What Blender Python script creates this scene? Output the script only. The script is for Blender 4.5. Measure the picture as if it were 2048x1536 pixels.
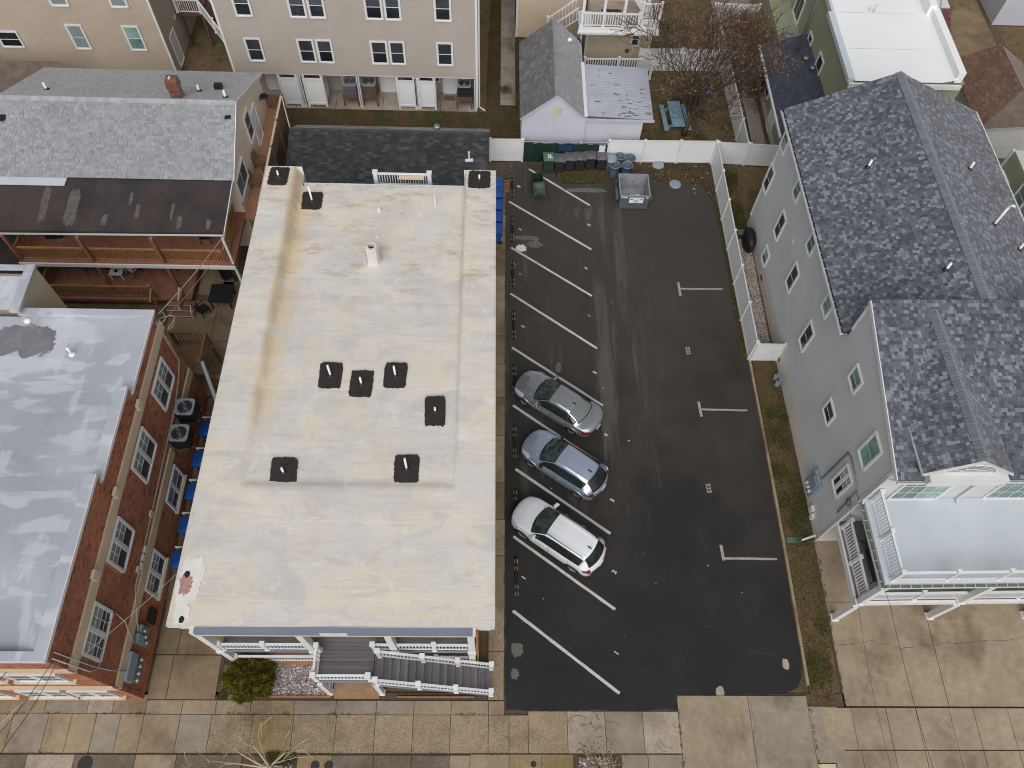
import bpy, math, random
from mathutils import Matrix, Vector
random.seed(7)
R_ = random.Random(11)
for o in list(bpy.data.objects): bpy.data.objects.remove(o)
SC = bpy.context.scene
COL = SC.collection
# ------------------------------------------------------------ camera, sky, sun, exposure
CAMPOS = Vector((0.0, 0.0, 36.0))
cd = bpy.data.cameras.new('camera'); cam = bpy.data.objects.new('camera', cd); COL.objects.link(cam)
cd.sensor_width = 36.0; cd.lens = 27.88; cd.clip_end = 600; cd.clip_start = 0.5
cx = Vector((0.99955928, -0.00123595, 0.02966005))
cy = Vector((0.01346027, -0.87165217, -0.48994012))
cz = Vector((0.02645879, 0.49012342, -0.87125138))
m3 = Matrix((cx, -cy, -cz)).transposed()
cam.matrix_world = Matrix.Translation(CAMPOS) @ m3.to_4x4()
SC.camera = cam
world = bpy.data.worlds.new('World'); SC.world = world; world.use_nodes = True
wt = world.node_tree; bg = wt.nodes['Background']
sky = wt.nodes.new('ShaderNodeTexSky'); sky.sky_type = 'NISHITA'; sky.sun_disc = False
sky.sun_elevation = math.radians(47); sky.sun_rotation = math.radians(186)
sky.air_density = 0.6; sky.dust_density = 4.0; sky.ozone_density = 1.0
hs = wt.nodes.new('ShaderNodeHueSaturation'); hs.inputs['Saturation'].default_value = 0.22
wt.links.new(sky.outputs[0], hs.inputs['Color']); wt.links.new(hs.outputs[0], bg.inputs['Color'])
bg.inputs['Strength'].default_value = 0.122
sd = bpy.data.lights.new('sun', 'SUN'); sd.energy = 1.3; sd.angle = math.radians(75); sd.color = (1.0, 0.965, 0.92)
sun = bpy.data.objects.new('sun', sd); COL.objects.link(sun)
_el, _az = math.radians(47), math.radians(186)
_dir = Vector((math.sin(_az)*math.cos(_el), math.cos(_az)*math.cos(_el), math.sin(_el)))
sun.rotation_euler = _dir.to_track_quat('Z', 'Y').to_euler()
sun.location = (0, 0, 60)
SC.view_settings.view_transform = 'Standard'; SC.view_settings.look = 'None'
SC.view_settings.gamma = 1.0; SC.view_settings.use_curve_mapping = False
SC.view_settings.exposure = 0.0
SC.cycles.pixel_filter_type = 'BLACKMAN_HARRIS'; SC.cycles.filter_width = 1.05

# ------------------------------------------------------------ object helpers
WM = {}
I4 = Matrix.Identity(4)
T = Matrix.Translation
def RZ(a): return Matrix.Rotation(a, 4, 'Z')
def add(name, data, parent=None, M=I4, kind=None):
    o = bpy.data.objects.new(name, data); COL.objects.link(o)
    if parent is not None:
        o.parent = parent; o.matrix_basis = WM[parent.name].inverted() @ M
    else: o.matrix_basis = M
    WM[o.name] = M.copy()
    if kind: o['kind'] = kind
    return o
def thing(name, label, cat, M=I4, group=None):
    o = add(name, None, None, M); o.empty_display_size = 0.3
    return tag(o, label, cat, group)
def tag(o, label, cat, group=None):
    o['label'] = label; o['category'] = cat
    if group: o['group'] = group
    return o
def copy_tree(root, M, label=None):
    def rec(o, par, M):
        c = o.copy(); COL.objects.link(c)
        if par is not None: c.parent = par; 
        else: c.matrix_basis = M
        WM[c.name] = M.copy()
        for ch in list(o.children):
            rec(ch, c, M @ ch.matrix_basis)
        return c
    c = rec(root, None, M)
    if label: c['label'] = label
    return c
class MB:
    def __init__(s): s.v = []; s.f = []
    def add(s, vs, fs):
        n = len(s.v); s.v += [tuple(p) for p in vs]; s.f += [tuple(i+n for i in f) for f in fs]; return s
    def box(s, x0, x1, y0, y1, z0, z1):
        return s.add([(x0,y0,z0),(x1,y0,z0),(x1,y1,z0),(x0,y1,z0),(x0,y0,z1),(x1,y0,z1),(x1,y1,z1),(x0,y1,z1)],
              [(3,2,1,0),(4,5,6,7),(0,1,5,4),(1,2,6,5),(2,3,7,6),(3,0,4,7)])
    def bar(s, p, q, w, h, up=(0,0,1)):
        p, q = Vector(p), Vector(q); d = (q-p).normalized(); u = Vector(up)
        sx = d.cross(u)
        if sx.length < 1e-4: sx = d.cross(Vector((0,1,0)))
        sx.normalize(); uy = sx.cross(d)
        a, b = sx*w/2, uy*h/2
        return s.add([p-a-b,p+a-b,p+a+b,p-a+b,q-a-b,q+a-b,q+a+b,q-a+b],
              [(0,1,2,3),(7,6,5,4),(0,4,5,1),(1,5,6,2),(2,6,7,3),(3,7,4,0)])
    def tube(s, pts, r, n=8, cap=True):
        pts = [Vector(p) for p in pts]; rs = r if isinstance(r, (list, tuple)) else [r]*len(pts)
        ring = []; N = len(pts); ref = None
        for i, p in enumerate(pts):
            d = (pts[min(i+1,N-1)]-pts[max(i-1,0)]).normalized()
            if ref is None or abs(d.dot(ref)) > .95: ref = Vector((0,0,1)) if abs(d.z) < .9 else Vector((1,0,0))
            a = d.cross(ref).normalized(); b = d.cross(a)
            ring.append([p + (a*math.cos(2*math.pi*k/n)+b*math.sin(2*math.pi*k/n))*rs[i] for k in range(n)])
        vs = [q for rr in ring for q in rr]; fs = []
        for i in range(N-1):
            for k in range(n):
                fs.append((i*n+k, i*n+(k+1)%n, (i+1)*n+(k+1)%n, (i+1)*n+k))
        if cap: fs += [tuple(range(n-1,-1,-1)), tuple((N-1)*n+k for k in range(n))]
        return s.add(vs, fs)
    def prism(s, poly, z0, z1):
        n = len(poly)
        a = sum(poly[i][0]*poly[(i+1)%n][1]-poly[(i+1)%n][0]*poly[i][1] for i in range(n))
        if a < 0: poly = poly[::-1]
        vs = [(p[0],p[1],z0) for p in poly]+[(p[0],p[1],z1) for p in poly]
        return s.add(vs, [tuple(range(n-1,-1,-1)), tuple(range(n,2*n))]+[(i,(i+1)%n,n+(i+1)%n,n+i) for i in range(n)])
    def lathe(s, prof, n=20, c=(0,0,0), cap=True):
        vs = []; fs = []
        for r, z in prof:
            for k in range(n):
                t = 2*math.pi*k/n; vs.append((c[0]+r*math.cos(t), c[1]+r*math.sin(t), c[2]+z))
        for i in range(len(prof)-1):
            for k in range(n): fs.append((i*n+k, i*n+(k+1)%n, (i+1)*n+(k+1)%n, (i+1)*n+k))
        if cap: fs += [tuple(range(n-1,-1,-1)), tuple((len(prof)-1)*n+k for k in range(n))]
        return s.add(vs, fs)
    def quad(s, a, b, c, d): return s.add([a,b,c,d], [(0,1,2,3)])
    def mesh(s, name, mat, smooth=False):
        me = bpy.data.meshes.new(name); me.from_pydata(s.v, [], s.f); me.update()
        if mat: me.materials.append(mat)
        if smooth: me.polygons.foreach_set('use_smooth', [True]*len(me.polygons))
        return me
    def obj(s, name, mat, parent=None, M=I4, smooth=False, kind=None):
        return add(name, s.mesh(name, mat, smooth), parent, M, kind)
def wallM(p0, p1):
    """frame on a vertical wall: x along p0->p1, y outward to the right of that direction, z up"""
    p0, p1 = Vector((p0[0],p0[1],0)), Vector((p1[0],p1[1],0))
    x = (p1-p0).normalized(); y = Vector((x.y,-x.x,0))
    m = Matrix((x, y, Vector((0,0,1)))).transposed().to_4x4(); m.translation = p0
    # x, y, z with y to the right is left handed: flip x so that frames stay right handed
    return m
def frame(o, x, y):
    o, x, y = Vector(o), Vector(x).normalized(), Vector(y)
    z = x.cross(y).normalized(); y = z.cross(x)
    m = Matrix((x, y, z)).transposed().to_4x4(); m.translation = o
    return m

# ------------------------------------------------------------ material helpers
def lin(c): return tuple(((v/255.0)/12.92 if v/255.0 <= .04045 else ((v/255.0+.055)/1.055)**2.4) for v in c)+(1.0,)
class N:
    def __init__(s, name):
        s.m = bpy.data.materials.new(name); s.m.use_nodes = True; s.t = s.m.node_tree
        s.b = s.t.nodes['Principled BSDF']; g = s.t.nodes.new('ShaderNodeNewGeometry'); s.geo = g; s.pos = g.outputs['Position']
    def node(s, k, **kw):
        n = s.t.nodes.new(k)
        for a, v in kw.items(): setattr(n, a, v)
        return n
    def link(s, a, b): s.t.links.new(a, b)
    def setin(s, sock, v):
        if hasattr(v, 'is_linked') or hasattr(v, 'links'): s.link(v, sock)
        elif sock.type == 'VECTOR': sock.default_value = v[:3]
        elif isinstance(v, (tuple, list)) and len(v) == 3 and sock.type == 'RGBA': sock.default_value = lin(v)
        else: sock.default_value = v
    def map(s, scale, rot=(0,0,0), loc=(0,0,0), vec=None):
        n = s.node('ShaderNodeMapping'); s.link(vec or s.pos, n.inputs[0])
        n.inputs['Scale'].default_value = scale; n.inputs['Rotation'].default_value = rot; n.inputs['Location'].default_value = loc
        return n.outputs[0]
    def noise(s, scale, detail=3, rough=.55, vec=None, dist=0):
        n = s.node('ShaderNodeTexNoise'); s.link(vec or s.pos, n.inputs['Vector'])
        n.inputs['Scale'].default_value = scale; n.inputs['Detail'].default_value = detail; n.inputs['Roughness'].default_value = rough
        n.inputs['Distortion'].default_value = dist
        return n.outputs[0]
    def vor(s, scale, vec=None, feature='F1', out=0, rnd=1):
        n = s.node('ShaderNodeTexVoronoi', feature=feature); s.link(vec or s.pos, n.inputs['Vector']); n.inputs['Scale'].default_value = scale
        if 'Randomness' in n.inputs: n.inputs['Randomness'].default_value = rnd
        return n.outputs[out]
    def ramp(s, fac, a, b, c0=0.0, c1=1.0):
        n = s.node('ShaderNodeMapRange', clamp=True, interpolation_type='SMOOTHSTEP'); s.link(fac, n.inputs[0])
        for i, v in zip((1,2,3,4), (a,b,c0,c1)): n.inputs[i].default_value = v
        return n.outputs[0]
    def math(s, op, a, b=0.0):
        n = s.node('ShaderNodeMath', operation=op); s.setin(n.inputs[0], a); s.setin(n.inputs[1], b); return n.outputs[0]
    def mix(s, fac, a, b, mode='MIX'):
        n = s.node('ShaderNodeMix', data_type='RGBA', blend_type=mode)
        s.setin(n.inputs[0], fac); s.setin(n.inputs[6], a); s.setin(n.inputs[7], b); return n.outputs[2]
    def val(s, col, f):   # multiply colour by scalar socket
        n = s.node('ShaderNodeVectorMath', operation='SCALE'); s.setin(n.inputs[0], col); s.setin(n.inputs[3], f); return n.outputs[0]
    def sep(s, v=None):
        n = s.node('ShaderNodeSeparateXYZ'); s.link(v or s.pos, n.inputs[0]); return n.outputs
    def rand(s):
        oi = s.node('ShaderNodeObjectInfo'); a = s.math('ADD', oi.outputs['Random'], s.geo.outputs['Random Per Island'])
        return s.math('FRACT', a)
    def out(s, col, rough=.8, bump=None, bstr=.3, bdist=.01, spec=.5, metal=0, coat=0):
        s.setin(s.b.inputs['Base Color'], col); s.setin(s.b.inputs['Roughness'], rough)
        s.b.inputs['Specular IOR Level'].default_value = spec; s.b.inputs['Metallic'].default_value = metal
        if coat: s.b.inputs['Coat Weight'].default_value = coat; s.b.inputs['Coat Roughness'].default_value = .05
        if bump is not None:
            n = s.node('ShaderNodeBump'); s.link(bump, n.inputs['Height']); n.inputs['Strength'].default_value = bstr
            n.inputs['Distance'].default_value = bdist; s.link(n.outputs[0], s.b.inputs['Normal'])
        return s.m
def plain(name, col, rough=.6, var=.12, scale=1.5, dirt=None, dirtamt=.5, bump=0, spec=.5, metal=0, fine=30, coat=0):
    n = N(name); f = n.noise(scale, 4); k = n.ramp(f, .25, .75, 1-var, 1+var)
    c = n.val(lin(col), k)
    fn = n.noise(fine, 2); c = n.val(c, n.ramp(fn, .3, .7, 1-var*.5, 1+var*.5))
    if dirt: c = n.mix(n.ramp(n.noise(scale*2.3, 5, .65), .5, .72, 0, dirtamt), c, dirt)
    return n.out(c, rough, fn if bump else None, bump or .1, .01, spec, metal, coat)
class Bag: pass
M = Bag()
M.vinyl = plain('white_vinyl', (222,224,226), .45, .03, .8, (196,198,196), .25)
M.trim = plain('white_trim', (214,215,214), .5, .04, 1, (188,186,180), .3)
M.pvc = plain('white_pipe', (228,228,226), .4, .03)
M.black = plain('black_plastic', (30,30,32), .5, .2)
M.rubber = plain('rubber', (26,26,27), .8, .15)
M.steel = plain('galvanised_steel', (150,154,158), .4, .12, 3, metal=.6)
M.gutter = plain('gutter_white', (205,208,208), .45, .05)
def mk_glass(name, col, rough, spec):
    n = N(name); x = n.sep()[2]; c = n.val(lin(col), n.ramp(n.rand(), 0, 1, .65, 1.5)); c = n.val(c, n.ramp(n.noise(1.3, 2), .35, .65, .8, 1.25))  # tone varied in the base colour, standing in for differing reflections
    return n.out(c, rough, spec=spec)
M.glass = mk_glass('window_glass', (38,44,50), .06, .7)
M.gteal = mk_glass('teal_window_glass', (104,134,130), .08, .7)
M.gscreen = mk_glass('screened_glass', (62,66,74), .35, .4)
M.gblind = plain('blind_behind_glass', (128,140,142), .12, .1, 2)
M.tanside = plain('tan_siding', (166,153,138), .6, .05, .5)
M.greyside = plain('warm_grey_siding', (160,152,144), .6, .05, .5)
M.rside = plain('pale_grey_siding', (186,189,190), .55, .05, .4)
M.greenside = plain('sage_green_siding', (148,152,126), .6, .05, .5)
M.beigeside = plain('beige_siding', (190,174,152), .6, .05, .5)
M.shedside = plain('white_shed_siding', (184,186,196), .55, .05, .6)
M.cream = plain('cream_stucco', (228,214,190), .8, .05, .7, (190,172,140), .25)
M.band = plain('tan_band', (205,184,155), .7, .06, 1)
M.found = plain('pale_foundation', (205,198,190), .8, .08, 1, (170,160,148), .4)
M.bluegrey = plain('blue_grey_board', (120,128,142), .6, .05)
M.deckgrey = None
M.redwood = plain('red_brown_wood', (138,94,76), .65, .18, 2, (90,60,48), .4)
M.pine = plain('amber_pine', (158,114,70), .6, .2, 4, (120,78,40), .5)
M.stepwood = plain('worn_step_wood', (152,122,94), .7, .15, 3, (110,86,64), .4)
M.moss = plain('mossy_gutter', (92,100,80), .8, .2, 5)
M.terra = plain('terracotta_floor', (168,124,98), .7, .1, 1)
M.fencewood = plain('weathered_wood', (118,92,70), .8, .2, 3, (70,56,44), .5)
M.darkwood = plain('dark_brown_wood', (96,72,56), .8, .2, 3)  # darker brown wood for joists, treads, stands and chairs
M.greenplas = plain('green_plastic', (38,62,48), .45, .12, 4)
M.greenplas2 = plain('pale_green_plastic', (84,110,88), .5, .1, 4)
M.blueplas = plain('blue_plastic', (30,84,160), .4, .1, 4)
M.greyplas = plain('grey_bin_plastic', (92,106,118), .5, .1, 4)
M.charplas = plain('charcoal_plastic', (98,94,100), .55, .12, 5)
M.charbody = plain('black_bin_body', (40,40,43), .55, .12, 5)
M.bluewood = plain('blue_painted_wood', (122,154,174), .65, .15, 5, (150,170,180), .5)
M.dump = plain('grey_dumpster_steel', (84,94,100), .5, .15, 3, (96,70,54), .4)
M.dumpin = plain('scuffed_dumpster_inside', (140,142,150), .55, .15, 2, (96,62,50), .6)
M.wire = plain('cable', (40,40,42), .6, .1); M.wirel = plain('pale_cable', (176,174,168), .6, .1)
M.brass = plain('brown_panel', (96,80,70), .6, .1)
M.meter = plain('grey_meter_paint', (132,146,156), .45, .08, 4)
M.ltan = plain('tan_box', (205,190,168), .6, .05)
M.litter = plain('white_litter', (220,216,210), .8, .08)
M.yellow = plain('worn_yellow_stripe', (208,176,128), .7, .25, 9, (70,60,50), .6)
M.yelplate = plain('cream_hatch', (196,186,152), .6, .06)

def mk_asphalt():
    n = N('asphalt'); x, y, z = n.sep()
    big = n.noise(.28, 4, .6); c = n.mix(n.ramp(big, .35, .68), (42,41,40), (57,54,51))
    # the far end and the stall side are older and greyer than the sealed front
    old = n.ramp(n.math('ADD', n.math('MULTIPLY', y, .045), n.math('MULTIPLY', n.noise(.25,3), .9)), .95, 1.75)
    c = n.mix(n.math('MULTIPLY', old, .55), c, (78,74,69))
    front = n.ramp(n.math('ADD', y, n.math('MULTIPLY', n.noise(.4,3), 6)), 8, 18, 1, 0)
    c = n.mix(n.math('MULTIPLY', front, .8), c, (40,40,43))
    # scuffed lanes running along the lot
    st = n.noise(1, 6, .72, n.map((1.3,.3,1)), .3)
    lane = n.ramp(n.noise(.35, 2), .36, .56)
    scuff = n.math('MULTIPLY', n.ramp(st, .56, .72), n.math('MULTIPLY', lane, n.math('MULTIPLY', n.ramp(y, 10, 17), n.ramp(x, 9.5, 7.5))))
    c = n.mix(n.math('MULTIPLY', scuff, .5), c, (118,114,108))
    ln = n.noise(1, 5, .7, n.map((.9,.06,1), loc=(3,2,0))); c = n.mix(n.math('MULTIPLY', n.ramp(ln, .52, .66, 0, .5), n.math('MULTIPLY', n.ramp(x, 9.5, 7), n.ramp(y, 10, 16))), c, (104,99,92))
    ch = n.noise(2.2, 6, .8); c = n.mix(n.math('MULTIPLY', n.ramp(ch, .60, .70, 0, .55), n.math('MULTIPLY', n.math('MULTIPLY', n.ramp(x, 9, 7.5), n.ramp(y, 8, 15)), n.ramp(n.noise(.3,2), .42, .58))), c, (122,116,108))
    fr_ = n.ramp(y, 9, 16); 
    sp = n.noise(6, 6, .75); c = n.mix(n.math('MULTIPLY', n.ramp(sp, .62, .74), n.math('MULTIPLY', old, .6)), c, (116,112,104))
    red = n.ramp(n.noise(1.7, 4, .6), .6, .75, 0, .3); c = n.mix(red, c, (74,58,56))
    g = n.noise(45, 4, .85); c = n.val(c, n.ramp(g, .3, .72, .68, 1.42))
    wsp = n.ramp(n.noise(17, 3, .8), .70, .76, 0, .3); c = n.mix(wsp, c, (110,103,97))
    wet = n.ramp(n.noise(.5, 3), .4, .7, .6, .88)
    return n.out(c, wet, g, .5, .008, .22)
M.asphalt = mk_asphalt()
def mk_conc(name, c0, c1, stain, agg=0.0, rough=.75):
    n = N(name); f = n.noise(.8, 5, .6); c = n.mix(n.ramp(f, .3, .7), c0, c1)
    c = n.mix(n.ramp(n.noise(.33, 4, .6), .46, .70, 0, .85), c, stain)
    c = n.val(c, n.ramp(n.noise(2.6, 6, .75), .3, .7, .86, 1.12))
    r = n.rand(); c = n.val(c, n.ramp(r, 0, 1, .96, 1.04))
    g = n.noise(26 if agg else 55, 3, .8)
    c = n.val(c, n.ramp(g, .3, .72, 1-.12-agg, 1+.1+agg))
    ds = n.ramp(n.noise(7, 4, .8), .72, .78, 0, .5); c = n.mix(ds, c, (70,62,52))
    return n.out(c, rough, g, .3+agg, .006, .35)
M.conc = mk_conc('tan_concrete', (146,129,106), (158,142,118), (110,93,74))
M.concg = mk_conc('grey_concrete', (140,130,116), (152,142,126), (110,98,84))
M.agg = mk_conc('aggregate_concrete', (146,129,106), (158,140,114), (110,94,76), .34)
M.aggd = mk_conc('dark_aggregate', (108,98,86), (122,112,98), (90,76,60), .25)
M.aggo = mk_conc('ochre_aggregate', (152,130,96), (140,122,92), (112,98,62), .22)
M.aggl = mk_conc('light_aggregate', (170,158,142), (160,148,132), (140,126,108), .15)
M.concd = mk_conc('driveway_concrete', (152,137,116), (164,149,126), (122,104,82))
M.alley = mk_conc('damp_alley_concrete', (128,110,86), (142,124,98), (100,84,64))
M.walk = mk_conc('garden_path_concrete', (150,142,132), (164,154,142), (120,108,94))
def mk_grass(name, green, brown, dark, amt=.5):
    n = N(name); f = n.noise(.9, 6, .65); c = n.mix(n.ramp(f, amt-.12, amt+.14), green, brown)
    c = n.mix(n.ramp(n.noise(2.6, 5, .7), .5, .7, 0, .7), c, dark)
    g = n.noise(40, 4, .8); c = n.val(c, n.ramp(g, .25, .75, .5, 1.5))
    return n.out(c, .95, g, .8, .03, .1)
M.grass = mk_grass('winter_lawn', (72,78,46), (106,88,62), (70,60,44), .45)
M.grassdk = mk_grass('dark_lawn', (62,66,44), (86,70,52), (54,50,40), .45)  # darker mix of the lawn colours
M.grassbr = mk_grass('dormant_lawn', (76,80,50), (114,97,73), (86,73,55), .40)
M.soil = mk_grass('dark_soil', (62,54,46), (84,66,54), (48,44,40), .5)
def mk_blade(name, c0, c1):
    n = N(name); return n.out(n.mix(n.rand(), c0, c1), .9, spec=.1)
M.blade = mk_blade('grass_blades', (58,66,36), (98,94,56)); M.bladeb = mk_blade('dry_grass_blades', (118,100,70), (92,82,54))
def mk_stone(name, c0, c1, c2):
    n = N(name); r = n.rand(); c = n.mix(n.ramp(r, 0, .7), c0, c1); c = n.mix(n.ramp(r, .75, .95), c, c2); return n.out(c, .8)
M.peb = mk_stone('pebbles', (140,130,122), (176,166,156), (212,206,200)); M.pebw = mk_stone('pale_pebbles', (118,106,104), (168,158,158), (222,218,218))
def mk_shingle(name, c0, c1, c2, big=.12, rough=.45, sheen=.3):
    n = N(name); r = n.rand(); c = n.mix(n.ramp(r, 0, .55), c0, c1); c = n.mix(n.ramp(r, .6, 1), c, c2)
    c = n.val(c, n.ramp(n.noise(.35, 3), .3, .7, 1-big, 1+big)); g = n.noise(90, 2, .8)
    c = n.val(c, n.ramp(g, .3, .7, .86, 1.14)); n.b.inputs['Sheen Weight'].default_value = sheen; n.b.inputs['Sheen Roughness'].default_value = .5; return n.out(c, rough, g, .3, .004, .5)
M.slate = mk_shingle('slate_grey_shingle', (70,74,82), (95,99,108), (132,138,147))
M.cap = mk_shingle('ridge_cap_shingle', (108,115,123), (116,123,130), (124,131,138), .05)
M.slateb = mk_shingle('shingle_underlay', (44,46,52), (50,52,58), (56,58,64))
M.paleshing = mk_shingle('pale_grey_shingle', (136,138,143), (146,149,154), (154,157,162), .06)
M.paleback = mk_shingle('pale_shingle_underlay', (78,80,84), (84,86,90), (92,94,98))  # darker base sheet under the pale shingle tabs
M.darkshing = mk_shingle('charcoal_shingle', (38,39,42), (50,50,54), (70,71,75), .25)
M.garshing = mk_shingle('grey_garage_shingle', (84,84,86), (98,98,100), (118,118,120), .1)
M.navy = mk_shingle('navy_shingle', (46,51,66), (54,59,74), (66,70,84), .08)
M.brownsh = mk_shingle('brown_shingle', (92,66,52), (104,76,60), (118,88,70), .08)
M.brownold = plain('brown_old_roof', (104,92,84), .9, .2, 2)
def mk_mainroof():
    n = N('white_roof_coating'); x, y, z = n.sep()
    base = n.mix(n.ramp(n.noise(.3, 4, .6), .36, .64), (208,206,203), (216,209,197))
    c = n.mix(n.ramp(n.noise(.4, 4, .6, n.map((1,1,1), loc=(5,3,0)), .8), .44, .68, 0, .75), base, (216,206,186))
    c = n.mix(n.ramp(n.noise(.6, 5, .65, n.map((.8,1.3,1), loc=(15,7,0)), 1.0), .46, .66, 0, .65), c, (190,189,189))
    lapx = n.noise(1, 4, .6, n.map((.18,1.5,1)), .6); c = n.mix(n.ramp(lapx, .5, .68, 0, .45), c, (196,195,196))
    c = n.mix(n.ramp(n.noise(1.1, 6, .75), .56, .74, 0, .6), c, (190,178,158))
    c = n.mix(n.ramp(n.noise(.9, 6, .7, n.map((1,1,1), loc=(9,1,0)), .8), .54, .74, 0, .5), c, (232,230,226))
    # rust-yellow run-off that gathered along the foot of the left upstand
    edge = n.math('MULTIPLY', n.ramp(x, -8.6, -9.6), n.ramp(x, -10.15, -9.9)); lenm = n.ramp(y, 12.5, 17); 
    st = n.math('MULTIPLY', n.math('MULTIPLY', edge, lenm), n.ramp(n.noise(1, 4, .6, n.map((.6,1.2,1))), .3, .6, .35, 1))
    c = n.mix(n.math('MULTIPLY', st, .6), c, (210,180,124))
    brn = n.math('MULTIPLY', n.ramp(n.noise(1, 5, .7, n.map((.5,1.3,1), loc=(2,8,0))), .50, .70, 0, .75), n.ramp(y, 18, 24))
    c = n.mix(brn, c, (176,156,128))
    bx = n.noise(1, 6, .75, n.map((.55,4.5,1), loc=(1,4,0)), .4); c = n.mix(n.ramp(bx, .52, .66, 0, .55), c, (188,186,184))
    c = n.mix(n.ramp(n.noise(1, 6, .75, n.map((2.4,.5,1), loc=(7,4,0)), .6), .56, .74, 0, .35), c, (228,224,216))
    c = n.mix(n.ramp(n.noise(2.1, 7, .8), .58, .70, 0, .5), c, (190,180,164))
    gx = n.math('ABSOLUTE', n.math('SUBTRACT', n.math('FRACT', n.math('ADD', n.math('MULTIPLY', y, .33), n.math('MULTIPLY', n.noise(.5,2), .12))), .5)); c = n.mix(n.ramp(gx, .012, .0, 0, .35), c, (232,228,222))
    sp = n.ramp(n.noise(9, 3, .8), .72, .78, 0, .8); c = n.mix(sp, c, (120,110,98))
    br = n.noise(1, 3, .6, n.map((3,40,1))); c = n.val(c, n.ramp(br, .3, .7, .965, 1.03))
    return n.out(c, .62, n.math('ADD', br, n.noise(4, 4)), .25, .012, .35)
M.mainroof = mk_mainroof()
M.tar = plain('black_tar', (40,36,34), .7, .25, 5, (74,64,58), .3, .6, fine=14)
M.wpatch = plain('fresh_white_coating', (222,220,215), .6, .04, 2, (176,120,116), .0)
M.redstain = plain('reddish_primer', (170,124,118), .8, .25, 9, (226,220,216), .9)
def mk_silver():
    n = N('silver_roof_coating'); c = n.mix(n.ramp(n.noise(.3, 4), .35, .65), (166,170,180), (180,184,193))
    p = n.noise(1, 3, .5, n.map((.42,1.35,1)), .5); c = n.mix(n.ramp(p, .52, .62, 0, .6), c, (204,208,215))
    p2 = n.noise(1, 3, .5, n.map((1.5,.45,1), loc=(3,7,0)), .4); c = n.mix(n.ramp(p2, .57, .66, 0, .55), c, (204,208,214))
    c = n.mix(n.ramp(n.noise(.55, 4, .6, n.map((1,1,1), loc=(4,1,0))), .60, .72, 0, .35), c, (150,154,164))
    sp = n.ramp(n.noise(3.2, 5, .8), .70, .76, 0, .8); c = n.mix(sp, c, (96,98,100))
    c = n.val(c, n.ramp(n.noise(30, 2), .3, .7, .96, 1.04)); return n.out(c, .5, n.noise(12, 3), .2, .006, .4)
M.silver = mk_silver()
M.puddle = plain('damp_dark_patch', (124,124,128), .3, .15, 1.5, (146,148,154), .5)
def mk_membrane():
    n = N('black_roll_roofing'); c = n.mix(n.ramp(n.noise(.5, 4), .35, .65), (48,42,42), (66,56,54))
    c = n.mix(n.ramp(n.noise(1, 3, .6, n.map((.9,.12,1))), .5, .7, 0, .6), c, (46,46,52))
    y = n.sep()[1]; w = n.math('FRACT', n.math('MULTIPLY', y, 1.05)); c = n.val(c, n.ramp(w, 0, .04, .72, 1))
    c = n.val(c, n.ramp(n.noise(40, 2), .3, .7, .85, 1.15)); return n.out(c, .7, n.noise(50, 2), .3, .005)
M.membrane = mk_membrane()
M.greypatch = plain('grey_roof_patch', (92,88,86), .8, .25, 4, (70,64,62), .6)
M.whiteroof = plain('bright_white_membrane', (236,238,239), .5, .02, .4)
M.paleroof = plain('pale_blue_deck_coating', (196,204,211), .45, .035, .5, (180,190,198), .4)
def mk_brick():
    n = N('red_brick'); r = n.rand(); c = n.mix(r, (156,98,73), (182,124,97)); c = n.mix(n.ramp(r, .86, .95), c, (128,76,58))
    c = n.val(c, n.ramp(n.noise(.6, 4), .3, .7, .82, 1.12)); c = n.val(c, n.ramp(n.noise(45, 2), .3, .7, .85, 1.15)); return n.out(c, .85, n.noise(60, 2), .3, .004, .3)
M.brick = mk_brick(); M.brickd = mk_shingle('dark_chimney_brick', (92,52,42), (112,64,50), (130,80,62), .1); M.mortar = plain('mortar', (222,202,180), .9, .12, 2)
def mk_boards(name, c0, c1):
    n = N(name); r = n.rand(); c = n.mix(r, c0, c1); c = n.val(c, n.ramp(n.noise(1, 4, .6, n.map((3,30,3))), .3, .7, .9, 1.1)); return n.out(c, .7, spec=.3)
M.deckgrey = mk_boards('grey_composite_board', (108,104,105), (124,120,121))
M.corr = plain('painted_corrugated_metal', (150,154,165), .5, .08, 1, (132,134,142), .4)
M.bark = plain('tree_bark', (92,74,60), .9, .2, 5); M.twig = plain('reddish_twig', (74,62,52), .9, .2, 5); M.twigp = plain('pale_twig', (176,160,128), .9, .2, 5)
M.shrub = mk_blade('shrub_needles', (72,74,24), (126,116,44)); M.shrubcore = plain('shrub_inside', (66,66,26), .95, .2)
M.leafbr = mk_blade('dry_brown_leaves', (124,94,70), (92,72,54)); M.bud = mk_blade('pale_buds', (134,108,86), (158,130,106))
M.paint = plain('white_stall_paint', (196,192,186), .7, .1, 3, (110,106,100), .5); M.paintold = plain('faded_stall_paint', (160,154,144), .8, .15, 4, (70,68,64), .75)
M.crack = plain('crack_filler', (86,76,70), .9, .25, 6); M.crackd = plain('dark_crack', (26,26,27), .9, .1)
M.mulch = plain('planting_soil', (86,74,62), .95, .25, 8)
M.rimetal = plain('wheel_alloy', (150,152,156), .3, .08, 4, metal=.7)
M.chrome = plain('bright_metal', (200,202,204), .2, .05, metal=.9)
M.redlens = N('red_lens').out((120,26,30), .12, spec=.8); M.clearlens = N('clear_lens').out((190,194,198), .12, spec=.8)
M.screen = plain('green_fence_screen', (20,44,36), .7, .25, 3, (30,60,48), .5); M.bluetarp = plain('blue_tarp', (24,52,84), .6, .2)
M.carglass = N('car_glass').out((30,36,36), .05, spec=.8)
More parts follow.
